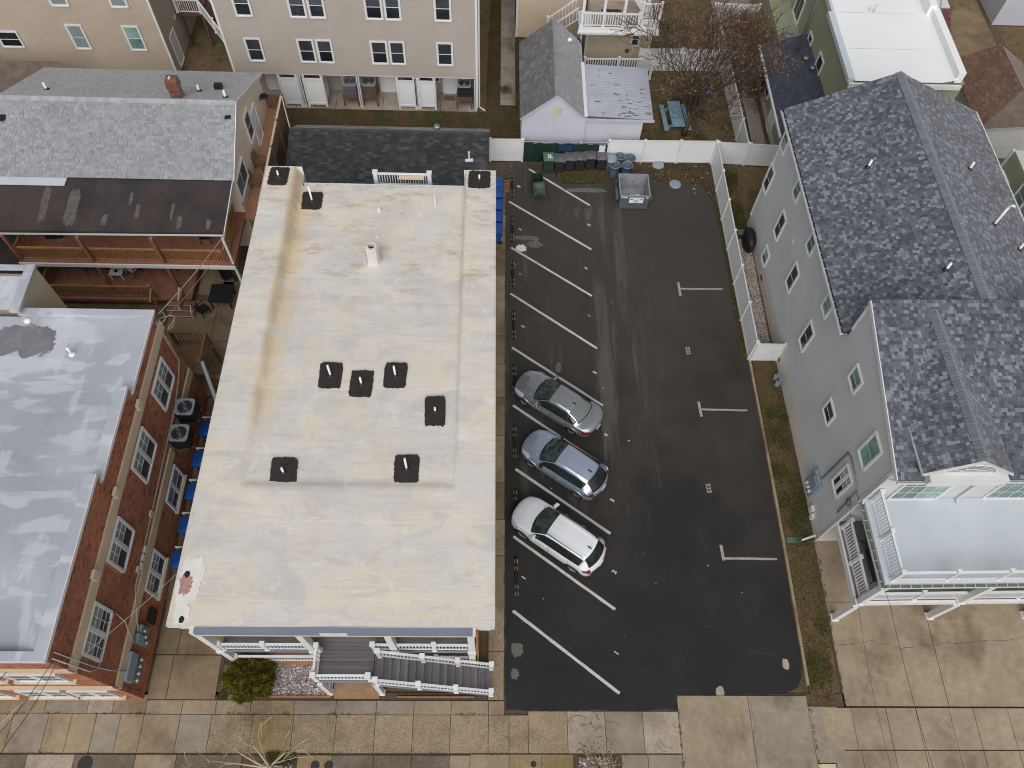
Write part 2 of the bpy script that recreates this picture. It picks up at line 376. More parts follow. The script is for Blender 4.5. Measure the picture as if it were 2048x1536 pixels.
def mk_ws():
    n = N('tinted_windscreen'); c = n.mix(n.ramp(n.noise(3, 3, .6), .4, .65), (46,58,54), (78,92,87)); return n.out(c, .06, spec=.8)
M.windsh = mk_ws(); M.rearglass = N('fogged_rear_glass').out((112,120,120), .15, spec=.7)
# ------------------------------------------------------------ building helpers
def WY(Y0): return lambda u, o, z: (u, Y0-o, z)          # wall facing the street
def WXp(X0): return lambda u, o, z: (X0+o, u, z)         # wall facing +X
def WXm(X0): return lambda u, o, z: (X0-o, u, z)         # wall facing -X
def wbox(mb, P, u0, u1, o0, o1, z0, z1):
    vs = [P(u, o, z) for z in (z0, z1) for o in (o0, o1) for u in (u0, u1)]
    return mb.add(vs, [(0,2,3,1),(4,5,7,6),(0,1,5,4),(1,3,7,5),(3,2,6,7),(2,0,4,6)])
def span(poly, z):
    us = []
    n = len(poly)
    for i in range(n):
        (u0, z0), (u1, z1) = poly[i], poly[(i+1) % n]
        if z0 == z1:
            if abs(z-z0) < 1e-9: us += [u0, u1]
        elif min(z0, z1) - 1e-9 <= z <= max(z0, z1) + 1e-9: us.append(u0 + (u1-u0)*(z-z0)/(z1-z0))
    return (min(us), max(us)) if us else None
def siding(name, P, poly, mat, parent, M=I4, course=.125, out=.022):
    mb = MB(); z0 = min(p[1] for p in poly); z1 = max(p[1] for p in poly); n = max(1, round((z1-z0)/course)); h = (z1-z0)/n
    for i in range(n):
        za, zb = z0+i*h, z0+(i+1)*h
        a, b = span(poly, za+1e-4), span(poly, zb-1e-4)
        if not a or not b: continue
        mb.quad(P(a[0], out, za), P(a[1], out, za), P(b[1], .002, zb), P(b[0], .002, zb))
        mb.quad(P(a[0], .002, za), P(a[1], .002, za), P(a[1], out, za), P(a[0], out, za))
    return mb.obj(name, mat, parent, M, kind='stuff')
def window(P, u0, u1, z0, z1, parent, M=I4, style='double', glass=None, lower=None, casing=.09, label=None):
    f = MB(); c = casing; a = .095
    wbox(f, P, u0-c, u0, .0, a, z0-c, z1+c); wbox(f, P, u1, u1+c, .0, a, z0-c, z1+c)
    wbox(f, P, u0, u1, .0, a, z1, z1+c); wbox(f, P, u0, u1, .0, a+.02, z0-c, z0)
    um, zm = (u0+u1)/2, (z0+z1)/2; s = .04
    def sash(ua, ub, za, zb, o):
        wbox(f, P, ua, ua+s, .0, o, za, zb); wbox(f, P, ub-s, ub, .0, o, za, zb)
        wbox(f, P, ua+s, ub-s, .0, o, zb-s, zb); wbox(f, P, ua+s, ub-s, .0, o, za, za+s)
    panes = []
    def grid(ua, ub, za, zb, nu, nz, o):
        for i in range(1, nu): t = ua+(ub-ua)*i/nu; wbox(f, P, t-.012, t+.012, .0, o+.03, za, zb)
        for i in range(1, nz): t = za+(zb-za)*i/nz; wbox(f, P, ua, ub, .0, o+.031, t-.012, t+.012)
    if style == 'double':
        sash(u0, u1, zm-.02, z1, .07); sash(u0, u1, z0, zm+.02, .08); panes = [(u0, u1, zm, z1, glass), (u0, u1, z0, zm, lower or glass)]
    elif style == 'slider':
        sash(u0, um+.02, z0, z1, .07); sash(um-.02, u1, z0, z1, .08); panes = [(u0, um, z0, z1, glass), (um, u1, z0, z1, lower or glass)]
    elif style == 'grid2':   # slider with muntins
        sash(u0, um+.02, z0, z1, .07); sash(um-.02, u1, z0, z1, .08); grid(u0, um, z0, z1, 2, 3, .035); grid(um, u1, z0, z1, 2, 3, .036)
        panes = [(u0, um, z0, z1, lower or glass), (um, u1, z0, z1, glass)]
    elif style in ('twin', 'twing', 'twingg'):
        wbox(f, P, um-.07, um+.07, .0, .085, z0, z1)
        for ua, ub in ((u0, um-.07), (um+.07, u1)):
            sash(ua, ub, zm-.02, z1, .07); sash(ua, ub, z0, zm+.02, .08)
            if style != 'twin': grid(ua, ub, zm, z1, 2, 2, .038)
            if style == 'twingg': grid(ua, ub, z0, zm, 2, 2, .038)
            panes += [(ua, ub, zm, z1, glass), (ua, ub, z0, zm, lower or glass)]
    elif style == 'door':
        sash(u0, u1, z0, z1, .05); panes = [(u0, u1, z0, z1, glass)]
    else: panes = [(u0, u1, z0, z1, glass)]
    w = f.obj('window', M_trim, parent, M)
    if label: w['label'] = label
    for ua, ub, za, zb, g in panes:
        p = MB(); wbox(p, P, ua+.012, ub-.012, .0, .055, za+.012, zb-.012); p.obj('pane', g, w, M)
    return w
M_trim = M.trim
_bal = {}
def railing(parent, p0, p1, h, mat=None, sub=True, name='railing', M=I4, gap=.13, bw=.035, posts=(), top=.09, base=.08, postw=.11, bal='baluster', topmat=None):
    """top rail + bottom rail as the part, each baluster a sub-part; p0, p1 are feet of the rail line"""
    mat = mat or MATV; p0, p1 = Vector(p0), Vector(p1); d = p1-p0; L = d.length; hd = Vector((d.x, d.y, 0)); Lh = hd.length
    f = MB(); f.bar(p0+Vector((0,0,h-top/2)), p1+Vector((0,0,h-top/2)), .09, top); f.bar(p0+Vector((0,0,base)), p1+Vector((0,0,base)), .05, .06)
    for t in posts:
        q = p0+d*t; f.box(q.x-postw/2, q.x+postw/2, q.y-postw/2, q.y+postw/2, q.z, q.z+h+.06)
        f.box(q.x-postw/2-.03, q.x+postw/2+.03, q.y-postw/2-.03, q.y+postw/2+.03, q.z+h+.06, q.z+h+.11)
        f.box(q.x-postw/2-.02, q.x+postw/2+.02, q.y-postw/2-.02, q.y+postw/2+.02, q.z, q.z+.06)
    r = f.obj(name, mat, parent, M)
    n = max(2, int(Lh/gap)); hb = h-top-base; key = (round(hb, 3), bw, mat.name)
    ang = math.atan2(hd.y, hd.x)
    if key not in _bal:
        _bal[key] = MB().box(-bw/2, bw/2, -bw/2, bw/2, 0, hb).mesh('baluster', mat)
    for i in range(n):
        q = p0+d*((i+.5)/n)
        add(bal, _bal[key], r, M @ T((q.x, q.y, q.z+base)) @ RZ(ang))
    return r
MATV = M.vinyl
def cam_dist(p): return (Vector(p)-CAMPOS).length
_shm = {}
def shingles(roof, F, poly, mat, under, nparts=0, expo=.145, wid=.30, seed=1, focus=None, thick=.016):
    """courses of tabs on a roof plane; F: frame (x along the eave, y up the slope, z out); poly convex in (u, v)"""
    rg = random.Random(seed); tabs = []
    v0, v1 = min(p[1] for p in poly), max(p[1] for p in poly); n = max(1, round((v1-v0)/expo)); h = (v1-v0)/n
    for i in range(n):
        va = v0+i*h; a, b = span(poly, va+h*.5), None
        if not a: continue
        u = a[0] - rg.random()*wid*.6
        while u < a[1]-.02:
            w = rg.choice((.7, .9, 1.0, 1.0, 1.2))*wid; ua, ub = max(u, a[0]), min(u+w, a[1])
            if ub-ua > .03: tabs.append((ua, va, ub-ua, rg.choice((.5, .8, 1.0, 1.6))*thick))
            u += w
    def wedge(mb, u, v, w, t):
        e = .003; hh = h*1.12; g = .004
        mb.add([(u+g,v,0),(u+w-g,v,0),(u+w-g,v,t),(u+g,v,t),(u+w-g,v+hh,e),(u+g,v+hh,e)], [(0,1,2,3),(3,2,4,5),(0,3,5),(1,4,2)])
    if nparts:
        tabs.sort(key=lambda q: cam_dist(F @ Vector((q[0]+q[2]/2, q[1], 0)))/max(.12, q[2])**.35)
    for u, v, w, t in tabs[:nparts]:
        key = (round(w, 2), round(t, 4), round(h, 3), mat.name)
        if key not in _shm:
            mb = MB(); wedge(mb, 0, 0, key[0], t); _shm[key] = mb.mesh('shingle', mat)
        add('shingle', _shm[key], roof, F @ T((u, v, 0)))
    if tabs[nparts:]:
        mb = MB()
        for q in tabs[nparts:]: wedge(mb, *q)
        mb.obj('shingle_courses', mat, roof, F, kind='stuff')
def planeF(a, b, c):
    """frame with origin a, x towards b, y towards c; z out of the roof"""
    return frame(a, Vector(b)-Vector(a), Vector(c)-Vector(a))
def slab(name, pts, th, mat, parent, M=I4):
    """thin solid from a planar polygon of 3-D points, thickened downward"""
    mb = MB(); n = len(pts); vs = [tuple(p) for p in pts]+[(p[0], p[1], p[2]-th) for p in pts]
    mb.add(vs, [tuple(range(n)), tuple(range(2*n-1, n-1, -1))]+[(i, n+i, n+(i+1)%n, (i+1)%n) for i in range(n)])
    return mb.obj(name, mat, parent, M)
def pipe_vent(parent, x, y, z, h, r=.06, M=I4, mat=None, boot=True, lean=(0,0)):
    mb = MB(); mb.lathe([(r, -.05), (r, h), (r*.8, h), (r*.8, h-.06)], 12, (x, y, z), cap=False); mb.lathe([(0.001, h-.05), (r*.8, h-.05)], 12, (x, y, z), cap=False)
    p = mb.obj('vent_pipe', mat or M_pvc, parent, M, True)
    if boot:
        b = MB(); b.lathe([(r*2.6, -.03), (r*2.4, .03), (r*1.3, .1), (r*1.05, .13)], 12, (x, y, z), cap=False); b.obj('pipe_boot', M_black, p, M)
    return p
M_pvc = M.pvc; M_black = M.black
def ragged(cx, cy, w, h, n=36, amp=.1, seed=0, sq=4.0, keep=.5):
    rg = random.Random(seed); out = []; o = 0
    for i in range(n):
        t = 2*math.pi*i/n; c, s = math.cos(t), math.sin(t)
        r = (abs(c)**sq + abs(s)**sq)**(-1/sq); o = keep*o + rg.uniform(-amp, amp)
        out.append((cx+w/2*r*c*(1+o), cy+h/2*r*s*(1+o)))
    return out
def grid_sheet(name, poly, z, mat, amp=0, kind='structure', th=.05):
    mb = MB(); mb.prism(poly, z-th, z); return mb.obj(name, mat, None, I4, kind=kind)
def inpoly(x, y, poly):
    c = False; n = len(poly); j = n-1
    for i in range(n):
        xi, yi = poly[i]; xj, yj = poly[j]
        if (yi > y) != (yj > y) and x < (xj-xi)*(y-yi)/(yj-yi)+xi: c = not c
        j = i
    return c
def tufts(name, poly, z, mat, n, size=.09, seed=1, clump=.55):
    rg = random.Random(seed); mb = MB(); xs = [p[0] for p in poly]; ys = [p[1] for p in poly]; k = 0; tries = 0
    cl = [(rg.uniform(min(xs), max(xs)), rg.uniform(min(ys), max(ys)), rg.uniform(.2, .9)) for _ in range(max(6, int(n/120)))]
    while k < n and tries < n*20:
        tries += 1
        if rg.random() < clump:
            a = rg.choice(cl); x, y = a[0]+rg.gauss(0, a[2]*.5), a[1]+rg.gauss(0, a[2]*.5)
        else: x, y = rg.uniform(min(xs), max(xs)), rg.uniform(min(ys), max(ys))
        if not inpoly(x, y, poly): continue
        k += 1
        for b in range(3):
            t = rg.uniform(0, 6.28); l = size*rg.uniform(.5, 1.5); w = size*.16; h = size*rg.uniform(.3, 1.0)
            dx, dy = math.cos(t), math.sin(t)
            mb.add([(x-dy*w, y+dx*w, z), (x+dy*w, y-dx*w, z), (x+dx*l, y+dy*l, z+h)], [(0,1,2)])
    return mb.obj(name, mat, None, I4, kind='stuff')
def scatter_stones(name, poly, z, mat, n, r=.04, seed=2, parent=None):
    rg = random.Random(seed); mb = MB(); xs = [p[0] for p in poly]; ys = [p[1] for p in poly]; k = 0; t = 0
    while k < n and t < n*12:
        t += 1; x, y = rg.uniform(min(xs), max(xs)), rg.uniform(min(ys), max(ys))
        if not inpoly(x, y, poly): continue
        k += 1; q = r*rg.uniform(.5, 1.4); a = rg.uniform(0, 6.28)
        p = [(x+q*math.cos(a+i*1.5708)*rg.uniform(.7,1.2), y+q*math.sin(a+i*1.5708)*rg.uniform(.7,1.2), z+q*.3) for i in range(4)]
        mb.add(p+[(x, y, z+q*.9), (x, y, z-.01)], [(0,1,4),(1,2,4),(2,3,4),(3,0,4),(1,0,5),(2,1,5),(3,2,5),(0,3,5)])
    return mb.obj(name, mat, parent, I4, kind='stuff')

# ------------------------------------------------------------ ground and paving
MB().box(-160, 160, -60, 220, -.4, -.09).obj('ground', M.grassbr, None, kind='structure')
def wob(pts, step=.5, amp=.05, seed=3):
    rg = random.Random(seed); out = []; n = len(pts)
    for i in range(n):
        a, b = Vector(pts[i]), Vector(pts[(i+1)%n]); k = max(1, int((b-a).length/step))
        for j in range(k):
            p = a+(b-a)*(j/k); out.append((p.x+rg.uniform(-amp, amp)*(j > 0), p.y+rg.uniform(-amp, amp)*(j > 0)))
    return out
lotpoly = wob([(.80,4.42),(8.14,4.44),(8.22,5.02),(9.9,5.04),(9.98,5.35),(10.25,5.06),(11.9,5.05),(12.9,5.12),(13.45,5.35),(13.72,5.8),(13.80,6.5),(13.83,12),(13.82,18.6),(13.76,22.0),(13.62,24.2),(13.58,29.4),
               (13.4,33.0),(12.6,34.5),(10.2,34.6),(9.4,35.0),(6.9,34.75),(6.4,34.35),(4.0,34.3),(3.75,35.75),(1.9,35.98),(.72,35.98),(.72,20)], .45, .05)
lot = MB().prism(lotpoly, -.08, 0).obj('parking_lot', M.asphalt, None, kind='structure')
def stripe(a, b, w=.13, mat=None, name='stall_line', parent=lot):
    a, b = Vector((a[0], a[1], 0)), Vector((b[0], b[1], 0)); d = (b-a).normalized(); p = Vector((-d.y, d.x, 0))*w/2
    # laid in short lengths so that the edges stay slightly uneven, as brushed paint does
    mb = MB(); n = max(2, int((b-a).length/.35)); rg = random.Random(int(a.x*100+a.y*7)); L = []; R = []
    for i in range(n+1):
        q = a+(b-a)*(i/n); L.append(q+p*(1+rg.uniform(-.12, .12))); R.append(q-p*(1+rg.uniform(-.12, .12)))
    vs = [(q.x, q.y, .004) for q in L]+[(q.x, q.y, .004) for q in R]
    mb.add(vs, [(i, n+1+i, n+2+i, i+1) for i in range(n)])
    return mb.obj(name, mat or M.paint, parent)
for a, b in [((2.16,35.44),(5.78,32.59)),((.93,32.78),(5.70,29.24)),((1.05,29.28),(5.56,25.95)),((1.02,26.03),(5.66,22.51)),((1.10,22.49),(5.78,19.05)),
             ((1.14,18.99),(5.80,15.55)),((1.26,15.46),(5.74,12.21)),((1.15,12.03),(5.73,8.66)),((1.12,8.57),(5.69,5.10))]: stripe(a, b)
for (a, b), (c, d) in [(((10.51,27.0),(10.54,26.05)),((10.60,26.55),(13.0,26.58))),(((10.77,19.35),(10.82,18.48)),((10.87,18.90),(13.26,18.87))),(((10.93,11.7),(10.97,10.95)),((11.03,11.05),(13.5,11.04)))]:
    stripe(a, b, .14, M.paintold); stripe(c, d, .11, M.paintold)
def painted_text(s, x, y, ang, size, parent=lot, z=.004, mat=None, name='stall_number'):
    cu = bpy.data.curves.new('t', 'FONT'); cu.body = s; cu.size = size; cu.align_x = 'CENTER'; cu.align_y = 'CENTER'; cu.offset = .012; cu.space_character = 1.15
    o = bpy.data.objects.new('t', cu); COL.objects.link(o); dg = bpy.context.evaluated_depsgraph_get()
    me = bpy.data.meshes.new_from_object(o.evaluated_get(dg)); bpy.data.objects.remove(o); me.materials.clear(); me.materials.append(mat or M.paint)
    return add(name, me, parent, T((x, y, z)) @ RZ(ang))
ST = math.atan2(.593, -.805) - math.pi/2          # digits stand with their tops towards the nose of the stall
for s, x, y in [('1',1.62,10.07),('1',5.67,6.77),('2',5.81,10.37),('3',5.94,13.87),('4',5.84,17.37),('5',5.47,21.01),('5',1.70,23.85),('6',5.39,24.60),('6',1.61,27.36),('7',5.35,27.86),('7',1.60,30.63),('8',5.65,31.07),('8',1.53,33.99)]:
    painted_text(s, x, y, ST, .29)
for x, y in [(10.56,22.45),(10.70,14.55)]: painted_text('222', x, y, -math.pi/2+.06, .30, mat=M.paintold)
def crack(pts, w, mat, seed, z=.003):
    rg = random.Random(seed); P_ = []
    for i in range(len(pts)-1):
        a, b = Vector((*pts[i], 0)), Vector((*pts[i+1], 0)); k = max(2, int((b-a).length/.22))
        for j in range(k): P_.append(a+(b-a)*(j/k)+Vector((rg.uniform(-.045, .07), rg.uniform(-.045, .07), 0)))
    mb = MB()
    for i in range(len(P_)-1):
        d = (P_[i+1]-P_[i]).normalized(); q = Vector((-d.y, d.x, 0))*w*rg.uniform(.35, .9)
        mb.add([(P_[i]-q).xy[:]+(z,), (P_[i]+q).xy[:]+(z,), (P_[i+1]+q).xy[:]+(z,), (P_[i+1]-q).xy[:]+(z,)], [(0,1,2,3)])
    return mb.obj('crack', mat, lot)
crack([(8.2,11.8),(8.3,9.6),(8.5,7.6),(8.9,5.3)], .02, M.crackd, 1); crack([(8.0,20.5),(8.15,17),(8.35,14.2)], .007, M.crack, 2)
crack([(6.6,17.6),(8,17.5),(9.6,17.6)], .007, M.crack, 3); crack([(3.6,27),(3.6,24.5),(3.68,21.6)], .009, M.crack, 4); crack([(6.9,26),(7.0,23.5),(7.2,21)], .007, M.crack, 5)
crack([(11.3,6.9),(12.2,6.75),(13.2,6.6)], .008, M.crack, 6); crack([(1.65,6.6),(1.62,4.5)], .01, M.crackd, 7); crack([(9.9,14.2),(10.2,11.2)], .005, M.crack, 8); crack([(2.9,29.5),(4.0,29.2)], .02, M.crack, 12)
for k, (x, y, w, h) in enumerate([(1.62,29.25,.62,.52),(1.95,30.0,1.6,.35),(2.4,29.55,1.0,.5),(5.6,33.8,2.6,.35),(1.3,6.9,.5,.7),(1.2,5.9,.35,.5),(3.55,21.3,.3,.6),(10.05,5.2,.35,.5),(13.1,6.3,.3,.5)]):
    MB().prism(ragged(x, y, w, h, 26, .16, 40+k, 2.2), .001, .004).obj('repair_patch', M.litter if k == 0 else M.aggl if k > 6 else plain('pale_scuff_%d' % k, (104,100,94), .9, .25, 6, (62,60,58), .7), lot)

# sidewalk, alley, drives
walk = MB().box(-34, 60, -6, 5.1, -.08, -.03).obj('sidewalk', M.mulch, None, kind='structure')
def pave(name, x0, x1, y0, y1, mat, parent, top=.02, g=.014, skew=0):
    mb = MB(); mb.prism([(x0+g+skew*y0, y0+g), (x1-g+skew*y0, y0+g), (x1-g+skew*y1, y1-g), (x0+g+skew*y1, y1-g)], -.05, top); return mb.obj(name, mat, parent)
rg = random.Random(5)
def row(xs, y0, y1, mats, top=.02):
    for i in range(len(xs)-1): pave('paving_slab', xs[i], xs[i+1], y0, y1, mats[i % len(mats)] if isinstance(mats, list) else mats, walk, top+rg.uniform(-.006, .006), .012)
row([-26,-23.6,-21.6,-19.6,-18.15,-17.2,-16.2,-15.2,-14.25], 2.75, 4.25, [M.conc,M.conc,M.conc,M.concg,M.conc,M.conc,M.concg,M.conc])
row([-26,-22.4,-20.4,-18.4,-16.65,-15.6,-14.25], 4.25, 5.0, [M.conc,M.conc,M.conc,M.concg,M.aggl,M.conc])
row([-14.25,-12.75,-11.45,-9.75,-8.05,-6.28,-4.65,-3.07,-1.51,.08,.95,1.75], 2.75, 4.22, [M.conc,M.concg,M.agg,M.aggo,M.agg,M.agg,M.agg,M.agg,M.agg,M.agg,M.agg])
row([-14.25,-12.75,-11.35,-9.9,-8.1,-6.34,-4.65,-3.07,-1.5,.08,.74], 4.22, 4.78, [M.conc,M.conc,M.agg,M.agg,M.concg,M.concg,M.concg,M.conc,M.conc,M.conc])
row([1.75,3.4,5.0,6.6,8.14], 2.75, 4.38, [M.agg,M.aggl,M.concg,M.aggl]); row([8.14,11.2,13.75], .6, 5.02, [M.concd,M.concg])
row([-26,-22.5,-18.6,-16.7,-14.25,-12.6], .3, 2.70, [M.aggd,M.aggd,M.aggl,M.aggd,M.conc]); row([-12.6,-9.95], .3, 2.70, [M.aggd]); row([-7.7,-6.3,-4.6,-3.05,-1.5,-.65], .3, 2.68, [M.aggo,M.aggd,M.aggd,M.aggd,M.conc])
row([-.65,.95,2.3,3.6], .3, 2.72, [M.conc,M.aggo,M.aggo]); row([5.6,6.7,8.14], .3, 2.72, [M.concg,M.concg])
row([13.75,15.0], 2.4, 4.6, [M.concg]); row([14.3,15.6,17.1,18.4,19.85,20.9,22.4,23.9,25.4], 2.9, 4.55, M.concd); row([14.55,15.7,17.1,18.4,19.85,20.9,22.4,23.9,25.4], .8, 2.88, M.concd); pave('paving_slab', 13.75, 14.52, .8, 2.38, M.yelplate, walk)
drive = MB().box(15.35, 30, 4.58, 12.0, -.08, -.03).obj('driveway', M.mulch, None, kind='structure')
for xs, y0, y1 in [([15.4,19.9,24.5,29], 4.6, 9.05), ([15.4,19.8,24.4,29], 9.05, 11.95)]:
    for i in range(3): pave('paving_slab', xs[i], xs[i+1], y0, y1, M.concd, drive, .02, .014, 0)
al = MB().box(-15.2, -10.9, 4.9, 40, -.08, -.03).obj('alley', M.mulch, None, kind='structure')
for a, b, y0, y1, m in [(-14.3,-13.5,4.8,6.6,M.alley),(-13.5,-11.45,4.8,6.6,M.alley),(-14.3,-13.4,6.62,9,M.alley),(-13.4,-11.2,6.62,9,M.alley)]+[(-14.38,-12.6,9+3.4*k,12.4+3.4*k,M.alley) for k in range(3)]+[(-12.6,-10.9,9+3.4*k,12.4+3.4*k,M.alley) for k in range(3)]:
    pave('paving_slab', a, b, y0, y1, m, al)
for x0, x1, y0, y1 in [(-17.4,-14.9,19.3,22.6),(-14.9,-10.9,22.6,26.5),(-14.9,-10.9,19.3,22.6),(-17.4,-14.9,22.6,25.2),(-13.25,-10.9,26.5,30)]: pave('paving_slab', x0, x1, y0, y1, M.alley, al)
sw = MB().box(.02, .72, 4.8, 36, -.08, -.03).obj('side_path', M.mulch, None, kind='structure')
y = 4.8
while y < 33:
    l = rg.uniform(1.7, 2.6); pave('paving_slab', .03, .74+rg.uniform(-.03, .02), y, y+l, rg.choice([M.conc, M.alley, M.agg]), sw); y += l
# cracks across the paving, weeds in the joints
def slab_crack(pts, parent, seed, w=.007, z=.031):
    c = crack(pts, w, M.crackd, seed, z); c.parent = parent; c.matrix_basis = WM[parent.name].inverted(); return c
for k, pts in enumerate([[(15.6,7.1),(17.2,7.3),(18.4,7.0),(20.3,7.25),(22,7.3),(24.5,7.5)]]): slab_crack(pts, drive, 60+k)
rgc = random.Random(64)
for k in range(16):
    x, y = rgc.uniform(3.5, 8.0), rgc.uniform(2.85, 4.3); a = rgc.uniform(0, 6.28); l = rgc.uniform(.3, 1.1); slab_crack([(x, y), (min(8.1, x+l*.5*math.cos(a)), max(2.8, min(4.35, y+l*.4*math.sin(a)))), (min(8.1, max(3.4, x+l*math.cos(a+.4))), max(2.8, min(4.35, y+l*.7*math.sin(a+.4))))], walk, 100+k, .01)
slab_crack([(.2,4.2),(.35,3.6),(.9,3.3),(1.1,2.8)], walk, 130); slab_crack([(-18,4.2),(-17.9,3.4),(-18.1,2.8)], walk, 131); slab_crack([(-9.2,4.2),(-9.0,3.5),(-9.3,2.8)], walk, 132); slab_crack([(11.3,4.9),(11.25,3),(11.3,1)], walk, 133, .006)
wd = MB(); rgw = random.Random(90)
def joint_weeds(a, b, n):
    for k in range(n):
        t = rgw.random()**1.0; x, y = a[0]+(b[0]-a[0])*t+rgw.gauss(0,.02), a[1]+(b[1]-a[1])*t+rgw.gauss(0,.02)
        if math.sin(t*37+a[0])+math.sin(t*91) < .2: continue
        for q in range(3):
            an = rgw.uniform(0,6.28); l = rgw.uniform(.03,.09); wd.add([(x-.012*math.sin(an),y+.012*math.cos(an),.02),(x+.012*math.sin(an),y-.012*math.cos(an),.02),(x+l*math.cos(an),y+l*math.sin(an),.02+l*.5)], [(0,1,2)])
for a, b, n in [((.76,5),(.72,35),900),((-26,4.25),(1.7,4.25),500),((-26,2.73),(8,2.73),500),((15.4,4.7),(15.5,12),200),((-14.3,5),(-14.35,19),300),((8.15,1),(8.15,5),120),((13.8,1),(13.85,5),120),((-11.4,4.8),(-11.2,9),120),((1.75,4.4),(8.1,4.4),160)]: joint_weeds(a, b, n)
wd.obj('joint_weeds', M.blade, None, kind='stuff')
def dead_leaves(poly, z, n, seed):
    rg = random.Random(seed); mb = MB(); xs = [p[0] for p in poly]; ys = [p[1] for p in poly]; k = 0
    while k < n:
        x, y = rg.uniform(min(xs), max(xs)), rg.uniform(min(ys), max(ys)); k += 1
        if not inpoly(x, y, poly): continue
        a = rg.uniform(0, 6.28); s = rg.uniform(.02, .05); mb.add([(x+s*math.cos(a+i*1.57)*(1 if i % 2 else .6), y+s*math.sin(a+i*1.57)*(1 if i % 2 else .6), z+rg.uniform(.005,.03)) for i in range(4)], [(0,1,2,3)])
    mb.obj('leaf_litter', M.leafbr, None, kind='stuff')
# planted strips
strip = [(13.95,4.75),(14.9,4.66),(15.42,9.5),(15.40,12),(15.15,21.8),(14.0,21.9),(13.98,12)]
grid_sheet('grass_strip', strip, .0, M.grassbr); tufts('grass', strip, 0, M.blade, 2600, .14, 4, .95); tufts('dry_grass', strip, 0, M.bladeb, 4200, .1, 5, .3)
st2 = [(13.75,30.2),(15.0,30.2),(15.05,36.0),(13.6,36.0)]; grid_sheet('grass_strip', st2, .0, M.grassbr); tufts('grass', st2, 0, M.blade, 1000, .13, 6, .8)
gb = [(13.95,22.0),(15.1,22.0),(15.05,30.2),(13.8,30.2)]; grid_sheet('gravel_bed', gb, -.02, M.mulch); scatter_stones('gravel', gb, -.01, M.peb, 9000, .04)
verge = [(3.6,36.02),(4.0,34.3),(6.4,34.35),(6.9,34.75),(9.4,35.0),(10.2,34.6),(12.6,34.5),(13.4,33),(13.55,36.15)]
grid_sheet('verge', verge, .0, M.soil); tufts('grass', [(4.1,34.35),(6.3,34.4),(6.8,35.0),(4.1,35.2)], 0, M.blade, 1100, .1, 8, .7); tufts('dry_grass', verge, 0, M.bladeb, 1500, .08, 9, .4); tufts('grass', [(9.5,34.9),(12.8,34.7),(13.3,35.6),(9.3,35.9)], 0, M.blade, 350, .08, 10)
edge_l = [(13.35,22),(13.75,22),(13.65,32.6),(13.3,33.2),(13.45,29)]; grid_sheet('verge', edge_l, .008, M.soil); tufts('grass', edge_l, 0, M.blade, 700, .1, 12, .5)
back = [(-13.0,36.0),(-.3,36.0),(1.6,36.4),(1.6,60),(-.2,60),(-.6,40.35),(-13.3,40.35)]; grid_sheet('lawn', back, -.01, M.grassdk); tufts('grass', back, -.01, M.blade, 3500, .1, 14, .6); tufts('dry_grass', back, -.01, M.bladeb, 1200, .08, 15, .3)
yard = [(5.5,36.3),(15.4,36.3),(15.3,50),(9.4,50),(5.5,44)]; grid_sheet('lawn', yard, -.01, M.grassbr); tufts('grass', yard, -.01, M.blade, 4000, .14, 16, .8); tufts('dry_grass', yard, -.01, M.bladeb, 2500, .08, 17, .3)
y2 = [(15.5,36.2),(16.3,36.2),(16.35,49.4),(15.4,49.4)]; grid_sheet('lawn', y2, -.01, M.grassbr); tufts('grass', y2, -.01, M.blade, 900, .09, 18, .5)
gp = MB().box(16.35, 17.3, 36.1, 50, -.08, -.02).obj('garden_path', M.mulch, None, kind='structure')
for k in range(7): pave('paving_slab', 16.36, 17.28, 36.2+1.55*k, 37.75+1.55*k, M.walk, gp)
cp = MB().box(.1, 1.5, 41, 58, -.08, -.02).obj('garden_path', M.mulch, None, kind='structure')
for k in range(9): pave('paving_slab', .35, 1.35, 41.0+1.8*k, 42.8+1.8*k, M.walk, cp)
rear = MB().box(26.8, 36, 38.9, 62, -.08, -.02).obj('rear_yard', M.mulch, None, kind='structure')
for k in range(6): pave('paving_slab', 27, 35.3, 39+3.4*k, 42.4+3.4*k, M.alley, rear)
py_ = MB().box(15.4, 21, 49.6, 66, -.08, -.02).obj('back_yard', M.mulch, None, kind='structure')
for k in range(5): pave('paving_slab', 15.5, 17.7, 49.6+2.6*k, 52.2+2.6*k, M.concg, py_); pave('paving_slab', 17.7, 20.4, 49.6+2.6*k, 52.2+2.6*k, M.concg, py_)
dead_leaves(strip, .01, 900, 1); dead_leaves(verge, .01, 700, 2); dead_leaves(yard, .0, 1500, 3); dead_leaves(back, 0, 900, 4); dead_leaves(st2, .01, 250, 5)
bed = [(-9.7,4.95),(-6.6,4.95),(-6.6,6.2),(-9.7,6.2)]; grid_sheet('gravel_bed', bed, .05, M.mulch); scatter_stones('white_gravel', bed, .06, M.pebw, 4200, .034, 20)
sl = [(-11.35,4.8),(-10.95,4.8),(-10.6,6.4),(-10.9,6.6)]; row([-11.3,-10.4,-9.75], 4.8, 6.2, M.aggd, .012); grid_sheet('grass_strip', sl, .03, M.grassdk); tufts('grass', sl, .03, M.blade, 260, .07, 21)
